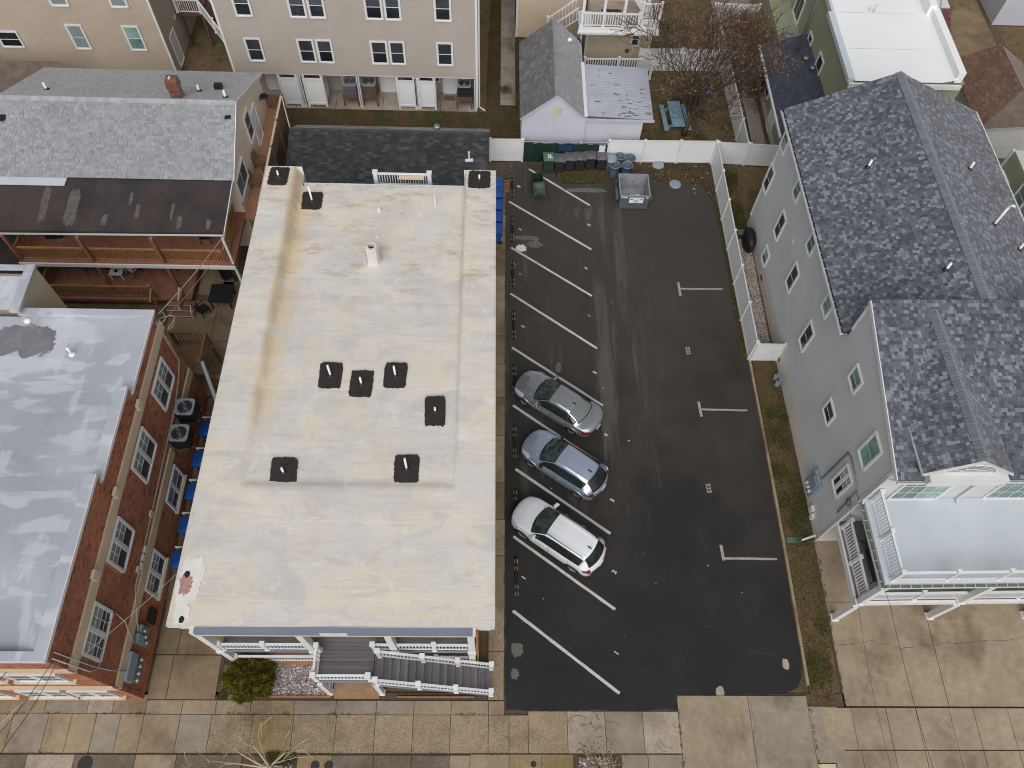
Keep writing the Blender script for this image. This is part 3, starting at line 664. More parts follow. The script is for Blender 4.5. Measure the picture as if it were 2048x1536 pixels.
# ------------------------------------------------------------ the flat roofed apartment house in the middle
mb_ = thing('apartment_house', 'long two storey house with stained white flat roof and grey porch stairs', 'building', T((-5.6, 8.2, 0)))
def roof_main():
    xs = [-11.66+.0*i for i in range(1)]; L0, L1, R0, R1 = -9.95, -9.62, -1.45, -1.33
    def seq(a, b, n): return [a+(b-a)*i/n for i in range(n)]
    U = seq(0, .02, 1)+seq(.02, 1, 9)+seq(1, 2, 4)+seq(2, 3, 42)+seq(3, 4, 2)+seq(4, 4.98, 9)+[4.98, 5.0]
    ys = seq(6.45, 11.85, 27)+seq(11.85, 12.15, 3)+seq(12.15, 28.35, 82)+seq(28.35, 29.0, 4)+[29.0]
    rg = random.Random(3)
    def X(u, y):
        t = (y-6.45)/22.5; k = [-11.64+.26*t, L0, L1, R0-.06*t, R1-.06*t, .27-.16*t]; i = min(4, int(u)); return k[i]+(k[i+1]-k[i])*(u-i)
    ph = [rg.uniform(0, 6) for _ in range(12)]
    def und(x, y): return .012*math.sin(x*1.7+ph[0])*math.sin(y*1.1+ph[1])+.008*math.sin(y*2.9+ph[2])*math.sin(x*.6+ph[3])+.005*math.sin(x*4+y*1.3+ph[4])+rg.uniform(-.004, .004)
    def Z(u, y):
        top = 6.40
        if y <= 11.85: return top
        fl = 6.30-.56*max(0, (y-12.15))/16.2
        k = 1 if u <= 1 else (2-u if u < 2 else 0 if u <= 3 else (u-3 if u < 4 else 1))
        s = min(1, max(0, (12.15-y)/.3)); k = max(k, s)
        # sagging creases down the left upstand
        wr = (.05*math.sin(y*2.6+.7*math.sin(y*1.9)) if 1 <= u < 2.2 and y > 14 else 0)*math.sin(max(0, min(1, (u-.9)))*math.pi)
        return fl+(top-fl)*k+wr
    mb = MB(); n = len(U); vs = []; keep = []
    for y in ys:
        for u in U:
            x = X(u, y); z = Z(u, y)+und(x, y)
            if u == 0 or u == 5: z -= .02
            vs.append((x, y, z))
    fs = []
    for j in range(len(ys)-1):
        for i in range(n-1):
            if ys[j] >= 28.35-1e-6 and 2 <= U[i] < 3-1e-6 : continue
            fs.append((j*n+i, j*n+i+1, (j+1)*n+i+1, (j+1)*n+i))
    mb.add(vs, fs)
    r = mb.obj('roof', M.mainroof, mb_, I4, True)
    f = MB(); f.box(-11.62, .25, 6.43, 6.445, 6.12, 6.385); f.add([(-11.645,6.44,6.38),(-11.385,29,6.38),(-11.385,29,6.05),(-11.645,6.44,6.05)], [(0,1,2,3)]); f.add([(.275,6.44,6.38),(.115,29,6.38),(.115,29,6.05),(.275,6.44,6.05)], [(0,1,2,3)])
    f.add([(-11.38,29.004,6.38),(-9.62,29.004,6.38),(-9.62,29.004,5.2),(-11.38,29.004,5.2)], [(0,1,2,3)]); f.add([(-1.5,29.004,6.38),(.11,29.004,6.38),(.11,29.004,5.2),(-1.5,29.004,5.2)], [(0,1,2,3)])
    f.obj('fascia', M.trim, r); s = MB(); s.box(-11.36, .1, 6.5, 28.3, 5.62, 5.66); s.obj('soffit', M.trim, r)
    g = MB(); g.box(-9.6, -1.52, 28.36, 28.52, 5.60, 5.63); g.box(-9.6, -1.52, 28.52, 28.545, 5.60, 5.74)
    for k in range(16): g.box(-9.5+k*.53, -9.47+k*.53, 28.36, 28.54, 5.715, 5.73)
    g.obj('gutter', M.gutter, r)
    return r
roofm = roof_main()
rg = random.Random(12)
for i, (x, y, h, w, d) in enumerate([(-6.92,17.1,.82,.98,1.3),(-5.56,16.71,.5,.98,1.32),(-4.14,17.15,.75,.98,1.28),(-2.34,15.4,.3,.88,1.42),(-8.26,12.5,.42,1.05,1.3),(-3.36,12.73,.95,1.0,1.22),(-9.02,27.3,1.0,1.0,1.15),(-10.68,28.3,.35,.95,1.2),(-.72,28.35,.3,1.1,1.15)]):
    z = 6.42 if y > 28 else (6.30-.56*max(0, y-12.15)/16.2)+.02
    p = MB(); a_ = rg.uniform(-.05,.05); p.prism([(x+(q_[0]-x)+a_*(q_[1]-y), q_[1]) for q_ in ragged(x, y, w, d, 110, .05, 70+i, 9.0, .15)], z-.1, z+.012); pp = p.obj('tar_patch', M.tar, roofm)
    q = MB(); q.prism(ragged(x+.03, y-.05, w*.62, d*.58, 50, .05, 90+i, 5, .3), z, z+.03); q.obj('tar_collar', M.tar, pp); MB().lathe([(.14,0),(.10,.05),(.06,.09)], 14, (x,y,z+.02), cap=False).obj('pipe_boot', M.black, pp)
    t = MB(); t.lathe([(.048, 0), (.048, h), (.038, h), (.038, h-.08)], 12, (x, y, z), cap=False); t.lathe([(.001, h-.06), (.045, h-.06)], 12, (x, y, z), cap=False)
    t.obj('vent_pipe', M.pvc, roofm, I4, True)
c_ = MB(); zc_ = 5.88
c_.lathe([(.40,-.1),(.36,.05),(.32,.25),(.31,1.12),(.27,1.16),(.16,1.16),(.15,.9)], 8, (-5.62, 23.5, zc_), cap=False); ch = c_.obj('chimney', M.mainroof, roofm)
MB().lathe([(.001,.95),(.155,.95)], 12, (-5.62, 23.5, zc_), cap=False).obj('flue_opening', M.black, ch)
for x, y, h in [(-2.89,27.1,.75),(-5.65,26.72,.16),(-5.6,25.0,.1)]: MB().tube([(x, y, 5.75), (x, y, 5.85+h)], .035 if h > .2 else .07, 10).obj('vent_pipe', M.pvc, roofm)
wp = MB().prism(ragged(-11.08, 8.1, .85, 1.75, 60, .14, 5, 3), 6.38, 6.418).obj('coating_patch', M.wpatch, roofm)
MB().prism(ragged(-11.15, 6.95, .5, .9, 40, .2, 6, 2.4), 6.38, 6.417).obj('coating_patch', M.wpatch, roofm)
MB().prism(ragged(-11.22, 7.95, .5, .85, 30, .2, 8, 2.4), 6.41, 6.424).obj('primer_stain', M.redstain, wp)
MB().prism(ragged(-11.22, 8.32, .22, .26, 18, .15, 9, 2), 6.42, 6.432).obj('scupper', M.black, wp); MB().prism(ragged(-11.1, 6.66, .2, .24, 18, .15, 10, 2), 6.41, 6.428).obj('scupper', M.black, wp)
# body
b = MB(); b.box(-10.9, -.45, 8.0, 28.2, 0, 5.62); b.obj('wall', M.bluegrey, mb_)
f = MB(); f.box(-10.66, -.48, 6.5, 8.0, 5.58, 5.62); f.obj('porch_ceiling', M.trim, mb_)
bm = MB(); bm.box(-10.62, -.56, 6.22, 6.42, 5.92, 6.36); beam = bm.obj('porch_beam', M.bluegrey, mb_)
MB().box(-10.64, -.54, 6.2, 6.44, 5.85, 5.915).obj('beam_trim', M.ltan, beam); MB().box(-6.1, -5.1, 6.195, 6.218, 5.98, 6.34).obj('light_panel', M.trim, beam)
MB().box(-10.78, -10.63, 6.2, 6.44, 5.85, 6.34).obj('beam_trim', M.trim, beam); MB().box(-.55, -.44, 6.2, 6.44, 5.85, 6.34).obj('beam_trim', M.trim, beam)
MB().box(-.44, -.36, 6.3, 8.0, 0, 5.9).obj('end_board', M.pine, mb_)
for x in (-10.62, -6.95, -3.7, -.62):
    p = MB(); p.box(x-.13, x+.13, 6.2, 6.46, .1, 5.85); p.box(x-.17, x+.17, 6.16, 6.5, 2.62, 3.0); p.obj('post', M.trim, mb_)
dk = MB(); dk.box(-10.62, -.5, 6.24, 6.28, 2.62, 2.88); deck2 = dk.obj('upper_deck', M.bluegrey, mb_)
_bm = MB().box(0, 1, 0, .138, 0, .035).mesh('deck_board', M.deckgrey)
def board(x0, x1, y, z, parent=deck2, wid=.138, nm='deck_board'):
    o = add(nm, _bm, parent, T((x0, y, z)) @ Matrix.Diagonal((x1-x0, wid/.138, 1, 1))); return o
for k in range(12): board(-10.6, -.5, 6.3+k*.145, 2.86)
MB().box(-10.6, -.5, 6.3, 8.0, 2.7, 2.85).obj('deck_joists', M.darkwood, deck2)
for k in range(8): board(-6.72, -4.52, 5.13+k*.145, 2.861)
MB().box(-6.74, -4.48, 5.09, 5.125, 2.6, 2.88).obj('rim_board', M.bluegrey, deck2); MB().box(-6.74, -6.725, 5.13, 6.2, 2.6, 2.88).obj('rim_board', M.bluegrey, deck2)
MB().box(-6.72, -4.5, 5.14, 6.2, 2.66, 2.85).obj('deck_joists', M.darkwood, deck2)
railing(mb_, (-10.48, 6.32, 2.89), (-6.78, 6.32, 2.89), .95, posts=(0, .46), postw=.14); railing(mb_, (-4.5, 6.32, 2.89), (-.65, 6.32, 2.89), .95, posts=(0, .62), postw=.14)
railing(mb_, (-6.68, 6.3, 2.89), (-6.68, 5.26, 2.89), .95, posts=(.02,), postw=.14); railing(mb_, (-6.68, 5.17, 2.89), (-4.55, 5.17, 2.89), .95, posts=(0, .99), postw=.15)
dk1 = MB(); dk1.box(-10.62, -.5, 6.24, 8.0, .1, .42); deck1 = dk1.obj('lower_deck', M.stepwood, mb_)
railing(mb_, (-10.48, 6.32, .43), (-6.85, 6.32, .43), .95, posts=(0,), postw=.12); railing(mb_, (-3.6, 6.32, .43), (-.7, 6.32, .43), .95, posts=(.5,), postw=.12)
for y in (8.0,):
    P = WY(7.99)
    for u in (-9.6, -6.4, -3.3): window(P, u, u+.9, 2.95, 5.0, mb_, I4, 'door', M.gblind)
    for u in (-8.4, -2.0): window(P, u, u+.9, 3.7, 5.1, mb_, I4, 'double', M.glass)
# stairs: two boards to a tread
NS = 15; X0, X1, Z0, Z1 = -4.46, .2, 2.87, .06
run = (X1-X0)/NS; rise = (Z0-Z1)/(NS)
st = MB()
for ya in (4.98, 6.06): st.add([(X0,ya,Z0-.35),(X1,ya,0),(X1,ya,.2),(X0,ya,Z0),(X0,ya+.04,Z0-.35),(X1,ya+.04,0),(X1,ya+.04,.2),(X0,ya+.04,Z0)], [(0,1,2,3),(7,6,5,4),(3,2,6,7),(0,4,5,1),(1,5,6,2),(0,3,7,4)])
stairs = st.obj('stairs', M.bluegrey, mb_)
_tb = MB().box(0, .15, 0, 1.05, -.035, 0).mesh('tread_board', M.deckgrey); _rb = MB().box(0, .02, 0, 1.05, -.02, rise-.04).mesh('riser', M.bluegrey)
for k in range(NS):
    z = Z0-rise*(k+1)+.02; x = X0+run*k
    add('tread_board', _tb, stairs, T((x+.0, 5.02, z))); add('tread_board', _tb, stairs, T((x+.158, 5.02, z))); add('riser', _rb, stairs, T((x-.02, 5.02, z)))
for ya, ps in ((5.02, (0.01, .36, .68, 1)), (6.08, (.01, .38, .69, 1))):
    railing(mb_, (X0+.12, ya, Z0-.02), (X1-.02, ya, .12), .98, posts=ps, postw=.15, name='stair_railing')
for x in (-6.62, -4.44):
    p = MB(); p.box(x-.1, x+.1, 5.0, 5.2, 0, 2.6); p.box(x-.13, x+.13, 4.97, 5.23, 0, .12); p.obj('post', M.trim, mb_)
ws = MB(); ws.box(-6.45, -4.55, 4.85, 5.14, .0, .16); ws.obj('wood_step', M.stepwood, mb_); MB().box(-6.45, -4.55, 5.15, 5.6, .0, .32).obj('wood_step', M.stepwood, mb_)
railing(mb_, (-6.55, 5.9, .1), (-6.55, 5.1, .1), .95, name='railing'); railing(mb_, (-4.52, 5.9, .1), (-4.52, 5.1, .1), .95, name='railing')
tb = MB().box(-9.75, -6.6, 4.88, 4.95, 0, .14); tb.box(-9.6, -6.6, 6.2, 6.24, 0, .16); tb.box(-3.8, -.55, 4.9, 4.95, 0, .06); tag(tb.obj('timber_edging', M.pine), 'timber edging boards around the pale gravel bed by the porch', 'edging')
# a small boxed vent on the parking side
MB().box(-.45, .19, 18.3, 18.75, 4.4, 4.9).obj('wall_air_conditioner', M.trim, mb_)
# rear stairs and landing that show over the back gutter
bk = MB(); bk.box(-9.6, -1.5, 28.75, 30.4, 2.55, 2.7); rdeck = bk.obj('rear_gallery', M.bluegrey, mb_); bb = MB(); bb.box(-9.6, -1.5, 30.36, 30.44, 2.7, 2.9); bb.box(-9.6, -1.5, 30.36, 30.44, 3.6, 3.66); bb.obj('gallery_rail', M.gutter, rdeck)
railing(mb_, (-6.05, 29.2, 5.0), (-3.3, 29.2, 5.0), .85, posts=(0, 1), postw=.2); MB().box(-4.85, -3.55, 28.9, 29.12, 5.72, 5.78).obj('roof_hatch', M.ltan, mb_)

# ------------------------------------------------------------ dark shingled cottage behind it
ct = thing('rear_cottage', 'low cottage with charcoal shingle roof behind the white roofed house', 'building', T((-5.9, 33.5, 0)))
MB().box(-11.2, -.6, 31.6, 35.8, 0, 2.3).obj('wall', M.cream, ct)
cr = MB(); cr.add([(-11.75,31.2,2.2),(-.28,31.2,2.2),(-.28,35.05,3.2),(-11.75,35.05,3.2),(-11.55,36.1,2.5),(-.28,36.1,2.5)], [(0,1,2,3),(3,2,5,4)]); cr = cr.obj('roof', M.slateb, ct)
shingles(cr, planeF((-11.75,31.2,2.21),(-.28,31.2,2.21),(-11.75,35.05,3.21)), [(0,0),(11.47,0),(11.47,3.97),(0,3.97)], M.darkshing, None, 0, .17, .36, 2, thick=.018)
shingles(cr, planeF((-.28,36.1,2.51),(-11.55,36.1,2.51),(-.28,35.05,3.21)), [(0,0),(11.27,0),(11.47,1.26),(0,1.26)], M.darkshing, None, 0, .17, .36, 3)
rd = MB().tube([(-11.75,35.05,3.2),(-.28,35.05,3.2)], .06, 6).obj('ridge_cap', M.darkshing, cr)
mbv = MB(); mbv.lathe([(.14,-.1),(.14,.12),(.2,.14),(.2,.24),(.05,.3)], 12, (-3.35, 35.75, 2.75)); mbv.obj('turbine_vent', M.steel, cr, I4, True)
pv = MB(); pv.box(-1.65,-1.2,33.2,33.5,2.65,2.8); pv.tube([(-1.42,33.35,2.7),(-1.42,33.35,3.35)], .06, 8); pv.obj('vent_pipe', M.pvc, cr)

# ------------------------------------------------------------ grey gabled house on the right (own frame, turned a degree)
HM = T((15.46, 11.93, 0)) @ RZ(math.atan2(.38, 19.87))
rh = thing('gabled_house', 'large pale grey house with slate grey shingles, half round dormer window and white balconies', 'building', HM)
MB().box(.03, 9.4, .03, 19.5, 0, 7.55).obj('core', M.rside, rh, HM)
MB().box(.0, 9.38, .0, 19.49, -.05, 1.12).obj('foundation', M.found, rh, HM)
PL = WXm(0.0); PF = WY(0.0)
siding('siding', PL, [(0,1.12),(19.5,1.12),(19.5,7.7),(0,7.7)], M.rside, rh, HM); siding('siding', PL, [(0,7.7),(6.6,7.7),(6.6,10.05),(0,8.5)], M.rside, rh, HM)
MB().add([(.03,.03,7.5),(.03,6.6,7.5),(.03,6.6,10.0),(.03,.03,8.4)], [(0,1,2,3)]).add([(.03,6.6,7.5),(9.4,6.6,7.5),(9.4,6.6,10.05),(.03,6.6,10.05)], [(0,1,2,3)]).obj('gable_wall', M.rside, rh, HM)
siding('siding', PF, [(0,2.8),(9.4,2.8),(9.4,8.4),(0,8.4)], M.rside, rh, HM)
cb_ = MB(); cb_.box(-.05, .06, -.06, .08, .6, 8.45); cb_.box(-.05, .06, 19.42, 19.56, .8, 7.6); cb_.box(-.05, .05, 6.56, 6.66, 8.2, 10.15); cb_.obj('corner_board', M.trim, rh, HM)
for y in (2.2, 9.7, 15.0): MB().box(-.012, .0, y, y+.4, .25, .5).obj('crawl_vent', M.brass, rh, HM)
W_ = lambda u0, u1, z0, z1, st='double', g=None, l=None: window(PL, u0+.09, u1-.09, z0+.09, z1-.09, rh, HM, st, g or M.glass, l)
for y in (18.7, 15.4, 12.0, 8.44): W_(y, y+.84, 6.2, 7.48, 'double', M.gteal, M.gteal)
for y in (18.7, 15.4, 12.0, 8.46): W_(y, y+.86, 3.25, 4.92, 'double', M.gscreen, M.glass)
W_(15.35, 16.2, 1.05, 2.1, 'double', M.gteal, M.glass); W_(4.1, 5.08, 6.93, 7.96, 'double', M.gteal, M.gteal); W_(4.07, 5.05, 3.96, 5.0, 'double', M.gscreen, M.glass)
W_(.94, 1.93, 6.18, 7.98, 'double', M.gteal, M.gteal); W_(.86, 1.8, 3.25, 5.05, 'twing', M.gblind, M.glass)
for y, z in ((13.9, 4.9),): wbox(MB(), PL, y, y+.2, 0, .06, z, z+.2).obj('wall_vent', M.trim, rh, HM)
# rear roof: ridge along the plot
E0, E1, RX, EZ, RZ_, YB, YF = -.3, 9.72, 4.70, 7.95, 10.3, 20.2, 6.6
rr = MB().add([(E0,YF,EZ),(E0,YB,EZ),(RX,YB,RZ_),(RX,YF,RZ_),(E1,YF,EZ),(E1,YB,EZ)], [(0,1,2,3),(3,2,5,4)]).add([(E0,YF,EZ-.12),(E0,YB,EZ-.12),(RX,YB,RZ_-.12),(RX,YF,RZ_-.12),(E1,YF,EZ-.12),(E1,YB,EZ-.12)], [(3,2,1,0),(4,5,2,3)]).add([(E0,YB,EZ),(RX,YB,RZ_),(E1,YB,EZ),(E0,YB,EZ-.12),(RX,YB,RZ_-.12),(E1,YB,EZ-.12)], [(0,1,4,3),(1,2,5,4)])
roofr = rr.obj('roof', M.slateb, rh, HM)
sl_ = math.hypot(RX-E0, RZ_-EZ)
def hp(x, y, z): return HM @ Vector((x, y, z))
shingles(roofr, planeF(hp(E0,YB,EZ+.008), hp(E0,YF,EZ+.008), hp(RX,YB,RZ_+.008)), [(0,0),(YB-YF,0),(YB-YF,sl_),(0,sl_)], M.slate, None, 170, .145, .165, 11)
shingles(roofr, planeF(hp(E1,YF,EZ+.008), hp(E1,YB,EZ+.008), hp(RX,YF,RZ_+.008)), [(0,0),(YB-YF,0),(YB-YF,sl_),(0,sl_)], M.slate, None, 0, .145, .165, 12)
def ridge_caps(parent, a, b, wid, seed, mat, drop):
    a, b = Vector(a), Vector(b); L = (b-a).length; n = int(L/.155); d = (b-a)/L; s = d.cross(Vector((0,0,1))).normalized(); dn = Vector((0,0,-drop))
    key = ('cap', round(wid,2), round(drop,2))
    if key not in _shm:
        m_ = MB(); q = .141
        for sg in (1, -1): m_.add([(0,0,.075),(q,0,.045),(q,sg*wid,.04-drop),(0,sg*wid,.07-drop),(0,0,.02),(0,sg*wid,.02-drop),(q,sg*wid,0-drop)], [(0,1,2,3) if sg > 0 else (3,2,1,0),(0,3,5,4),(3,2,6,5)])
        _shm[key] = m_.mesh('ridge_cap', mat)
    F = Matrix((d, s, d.cross(s) if d.cross(s).z > 0 else -d.cross(s))).transposed().to_4x4()
    if d.cross(s).z < 0: F = Matrix((d, -s, d.cross(-s))).transposed().to_4x4()
    for k in range(n):
        G = F.copy(); G.translation = a+d*(L*k/n); add('ridge_cap', _shm[key], parent, G)
ridge_caps(roofr, hp(RX, YF+.1, RZ_+.03), hp(RX, YB, RZ_+.03), .23, 1, M.cap, .11)
gt = MB(); gt.box(E0-.13, E0-.115, YF, YB, EZ-.16, EZ-.03); gt.box(E0-.115, E0, YF, YB, EZ-.16, EZ-.14); gt.box(E0-.13, E0+.01, YF-.02, YF, EZ-.16, EZ-.03)
for k in range(30): gt.box(E0-.12, E0, YF+.3+k*.45, YF+.32+k*.45, EZ-.05, EZ-.035)
gt.obj('gutter', M.gutter, rh, HM); MB().box(E1+.0, E1+.12, YF, YB, EZ-.15, EZ-.03).obj('gutter', M.gutter, rh, HM)
for x, y, h in [(2.3,15.0,.45),(3.75,8.5,.45),(7.1,14.9,.45),(7.25,11.6,1.15),(8.35,10.6,.4)]:
    z = EZ+(RZ_-EZ)*(1-abs(x-RX)/(RX-E0)); p = pipe_vent(roofr, x, y, z, h, .055, HM)
    if h > 1: MB().tube([(x,y,z+1.1),(x+.0,y,z+1.2),(x+.08,y,z+1.26),(x+.2,y,z+1.24),(x+.26,y,z+1.14)], .055, 8).obj('pipe_elbow', M.pvc, p, HM, True)
# front roof: one slope from the ridge line down to the street eave
FY0, FZ0, FY1, FZ1, FX0, FX1 = -.42, 8.54, 6.68, 10.22, -.06, 9.6
fr = MB().add([(FX0,FY0,FZ0),(FX1,FY0,FZ0),(FX1,FY1,FZ1),(FX0,FY1,FZ1),(FX0,FY0,FZ0-.14),(FX1,FY0,FZ0-.14),(FX1,FY1,FZ1-.14),(FX0,FY1,FZ1-.14)], [(0,1,2,3),(7,6,5,4),(0,3,7,4),(1,5,6,2),(0,4,5,1),(2,6,7,3)]).obj('roof', M.slateb, rh, HM)
fsl = math.hypot(FY1-FY0, FZ1-FZ0)
shingles(fr, planeF(hp(FX0,FY0,FZ0+.008), hp(FX1,FY0,FZ0+.008), hp(FX0,FY1,FZ1+.008)), [(0,0),(FX1-FX0,0),(FX1-FX0,fsl),(0,fsl)], M.slate, None, 130, .145, .165, 13)
MB().bar((FX0-.02,FY0,FZ0-.06),(FX0-.02,FY1,FZ1-.06), .04, .2).obj('rake_board', M.trim, rh, HM)
gt = MB(); gt.box(FX0, FX1, FY0-.13, FY0-.115, FZ0-.15, FZ0-.02); gt.box(FX0, FX1, FY0-.115, FY0, FZ0-.15, FZ0-.135); gt.box(FX0, FX1, FY0-.115, FY0-.01, FZ0-.134, FZ0-.10)
g_ = gt.obj('gutter', M.gutter, rh, HM)
# dormer
DX, DW, DZE, DZR, DYF, DYB = 2.45, 1.72, 9.0, 10.16, -.36, 6.45
def fz(y): return FZ0+(FZ1-FZ0)*(y-FY0)/(FY1-FY0)
yv = FY0+(DZE-FZ0)*(FY1-FY0)/(FZ1-FZ0)
dm = MB().add([(DX-DW,DYF,DZE),(DX-DW,yv,DZE),(DX,DYB,DZR),(DX,DYF,DZR),(DX+DW,DYF,DZE),(DX+DW,yv,DZE)], [(0,3,2,1),(3,4,5,2)]).add([(DX-DW,DYF,DZE-.1),(DX-DW,yv,DZE-.1),(DX,DYB,DZR-.1),(DX,DYF,DZR-.1),(DX+DW,DYF,DZE-.1),(DX+DW,yv,DZE-.1)], [(1,2,3,0),(2,5,4,3)]).obj('dormer', M.slateb, rh, HM)
dsl = math.hypot(DW, DZR-DZE)
shingles(dm, planeF(hp(DX-DW,DYF,DZE+.008), hp(DX-DW,DYF,DZE+.008)+HM.to_3x3()@Vector((0,-1,0)), hp(DX,DYF,DZR+.008)), [(0,0),(0,dsl),(-(DYB-DYF),dsl),(-(yv-DYF),0)], M.slate, None, 0, .145, .165, 14)
shingles(dm, planeF(hp(DX+DW,DYF,DZE+.008), hp(DX+DW,yv,DZE+.008), hp(DX,DYF,DZR+.008)), [(0,0),(yv-DYF,0),(DYB-DYF,dsl),(0,dsl)], M.slate, None, 0, .145, .165, 15)
ridge_caps(dm, hp(DX, DYF, DZR+.03), hp(DX, DYB-.15, DZR+.03), .22, 2, M.cap, .14)
dt = MB(); dt.bar((DX-DW,DYF-.02,DZE-.05),(DX,DYF-.02,DZR-.05), .05, .13, (0,-1,0)); dt.bar((DX+DW,DYF-.02,DZE-.05),(DX,DYF-.02,DZR-.05), .05, .13, (0,-1,0)); dt.box(DX-DW-.02, DX-DW+.05, DYF-.02, yv-.1, DZE-.13, DZE-.01); dt.box(DX+DW-.05, DX+DW+.02, DYF-.02, yv-.1, DZE-.13, DZE-.01); dt.obj('rake_board', M.trim, dm, HM)
MB().add([(DX-DW+.1,-.30,DZE),(DX+DW-.1,-.30,DZE),(DX,-.30,DZR-.08)], [(0,1,2)]).obj('gable_wall', M.rside, dm, HM)
MB().box(DX-1.45, DX+1.45, -.62, -.0, 8.42, 8.94).box(DX-1.5, DX+1.5, -.68, -.0, 8.9, 8.985).obj('bay_front', M.trim, dm, HM)
fw = MB(); pts = [(DX+1.0*math.cos(t*math.pi/16), -.34, 9.02+.72*math.sin(t*math.pi/16)) for t in range(17)]
fw.tube(pts, .05, 6); fw.bar((DX-.92,-.34,9.03),(DX+.92,-.34,9.03),.06,.06)
fw.tube([(DX+.4*math.cos(t*math.pi/10), -.34, 9.02+.33*math.sin(t*math.pi/10)) for t in range(11)], .016, 5)
for t in range(1, 6): fw.tube([(DX+.3*math.cos(t*math.pi/6),-.34,9.02+.25*math.sin(t*math.pi/6)),(DX+.96*math.cos(t*math.pi/6),-.34,9.02+.70*math.sin(t*math.pi/6))], .014, 5)
fwo = fw.obj('half_round_window', M.trim, dm, HM); MB().add([(DX,-.32,9.02)]+[(p[0],-.32,p[2]) for p in pts], [tuple(range(len(pts)+1))]).obj('pane', M.gblind, fwo, HM)
# balconies
bl = MB().box(.0, 9.6, -3.55, -.03, 5.38, 5.58); upd = bl.obj('upper_balcony', M.paleroof, rh, HM)
MB().box(.0, 9.6, -3.7, -3.56, 5.28, 5.42).box(-.14, -.01, -3.7, -.03, 5.28, 5.42).obj('gutter', M.gutter, upd, HM)
MB().box(-.13, -.015, -3.68, -.1, 5.425, 5.435).box(.0, 9.5, -3.69, -3.575, 5.425, 5.435).obj('gutter_moss', M.moss, upd, HM)
gk = MB()
for k in range(22): gk.box(.2+k*.43, .22+k*.43, -3.69, -3.56, 5.436, 5.45)
for k in range(8): gk.box(-.135, -.01, -.5-k*.42, -.48-k*.42, 5.436, 5.45)
gk.obj('gutter_strap', M.gutter, upd, HM)
railing(rh, (.27, -.15, 5.59), (.27, -3.42, 5.59), 1.02, M=HM, posts=(0, .5), postw=.13); railing(rh, (.27, -3.42, 5.59), (9.5, -3.42, 5.59), 1.02, M=HM, posts=(0, .235, .46, .7), postw=.13)
lw = MB().box(.0, 9.6, -3.5, -.03, 2.5, 2.72); lwd = lw.obj('lower_balcony', M.deckgrey, rh, HM); MB().box(-.03, 9.6, -3.64, -3.52, 2.42, 2.74).box(-.03, .06, -3.5, -.05, 2.42, 2.74).obj('rim_board', M.trim, lwd, HM)
railing(rh, (.17, -.3, 2.73), (.17, -3.4, 2.73), .98, M=HM, posts=(0, .52), postw=.13, bw=.05); railing(rh, (.3, -3.46, 2.73), (9.5, -3.46, 2.73), .98, M=HM, posts=(.24, .73), postw=.13, bw=.05)
for x in (.11, 4.47, 8.9):
    p = MB(); p.box(x-.13, x+.13, -3.72, -3.46, 0, 2.45); p.box(x-.13, x+.13, -3.70, -3.47, 2.74, 5.28); p.box(x-.17, x+.17, -3.76, -3.42, 0, .12); p.box(x-.17, x+.17, -3.74, -3.44, 2.74, 2.84); p.obj('post', M.trim, rh, HM)
for u0, u1 in ((1.0, 2.95), (5.0, 6.9)): window(PF, u0, u1, 5.62, 7.62, rh, HM, 'grid2', M.gteal, M.gteal)
for u in (.95, 3.6): MB().lathe([(.02,0),(.14,-.05),(.15,-.16),(.02,-.2)], 12, (u+.1, -.14, 8.1)).obj('soffit_light', M.steel, rh, HM, True)
ds = MB(); ds.tube([(.15,-.5,8.42),(.1,-.3,8.2),(-.08,-.12,7.9),(-.08,-.1,5.75),(-.06,-.2,5.5)], .045, 8); ds.tube([(.02,-.09,5.2),(-.06,-.07,5.0),(-.06,-.07,.2)], .045, 8); ds.tube([(3.9,-.5,8.4),(3.85,-.1,8.1),(3.85,-.1,5.75),(3.8,-.3,5.65)], .045, 8); ds.obj('downspout', M.gutter, rh, HM)
cd_ = MB(); cd_.tube([(-.07,2.2,2.3),(-.07,2.15,5.35),(-.07,1.9,5.5),(-.07,.55,5.48),(-.07,.42,5.2),(-.07,.3,3.1)], .035, 8); cdo = cd_.obj('service_conduit', M.steel, rh, HM, True)
MB().box(-.24, -.012, 1.85, 2.75, .85, 2.2).box(-.3, -.24, 1.95, 2.5, 1.5, 2.1).obj('meter_cabinet', M.meter, rh, HM)
mt = MB()
for k in range(3): mt.lathe([(.08,-.06),(.08,.06),(.02,.08)], 10, (-.3, 2.05+.22*k, 1.2))
mt.obj('meter_dial', M.clearlens, rh, HM)
MB().box(-.15, -.012, 1.25, 1.5, .35, .75).box(-.15, -.012, .95, 1.15, .25, .6).obj('utility_box', M.trim, rh, HM)
gm = MB(); gm.lathe([(.12,-.15),(.13,.15)], 10, (-.4, 8.3, .45)); gm.lathe([(.12,-.15),(.13,.15)], 10, (-.4, 8.7, .45)); gm.tube([(-.1,9.1,.2),(-.3,9.0,.7),(-.35,8.0,.75),(-.3,7.9,.9),(-.05,7.9,.95)], .03, 6); gm.tube([(-.4,8.3,.6),(-.4,8.3,.85),(-.1,8.2,.85)], .03, 6); gm.tube([(-.4,8.7,.6),(-.4,8.7,.85),(-.1,8.8,.85)], .03, 6); gm.obj('gas_meter', M.meter, rh, HM)
MB().tube([(-.12,.12,.5),(-.3,.1,.3),(-.6,.05,.06),(-.66,.05,.05)], .05, 8).obj('downspout', M.gutter, rh, HM)
MB().box(-1.35, -.66, -.1, .2, .0, .05).obj('splash_block', M.greenplas2, rh, HM)
MB().tube([(-.09,.3+.16*math.cos(t*.6),4.35+.2*math.sin(t*.6)) for t in range(22)], .015, 5).obj('cable_coil', M.wire, rh, HM)
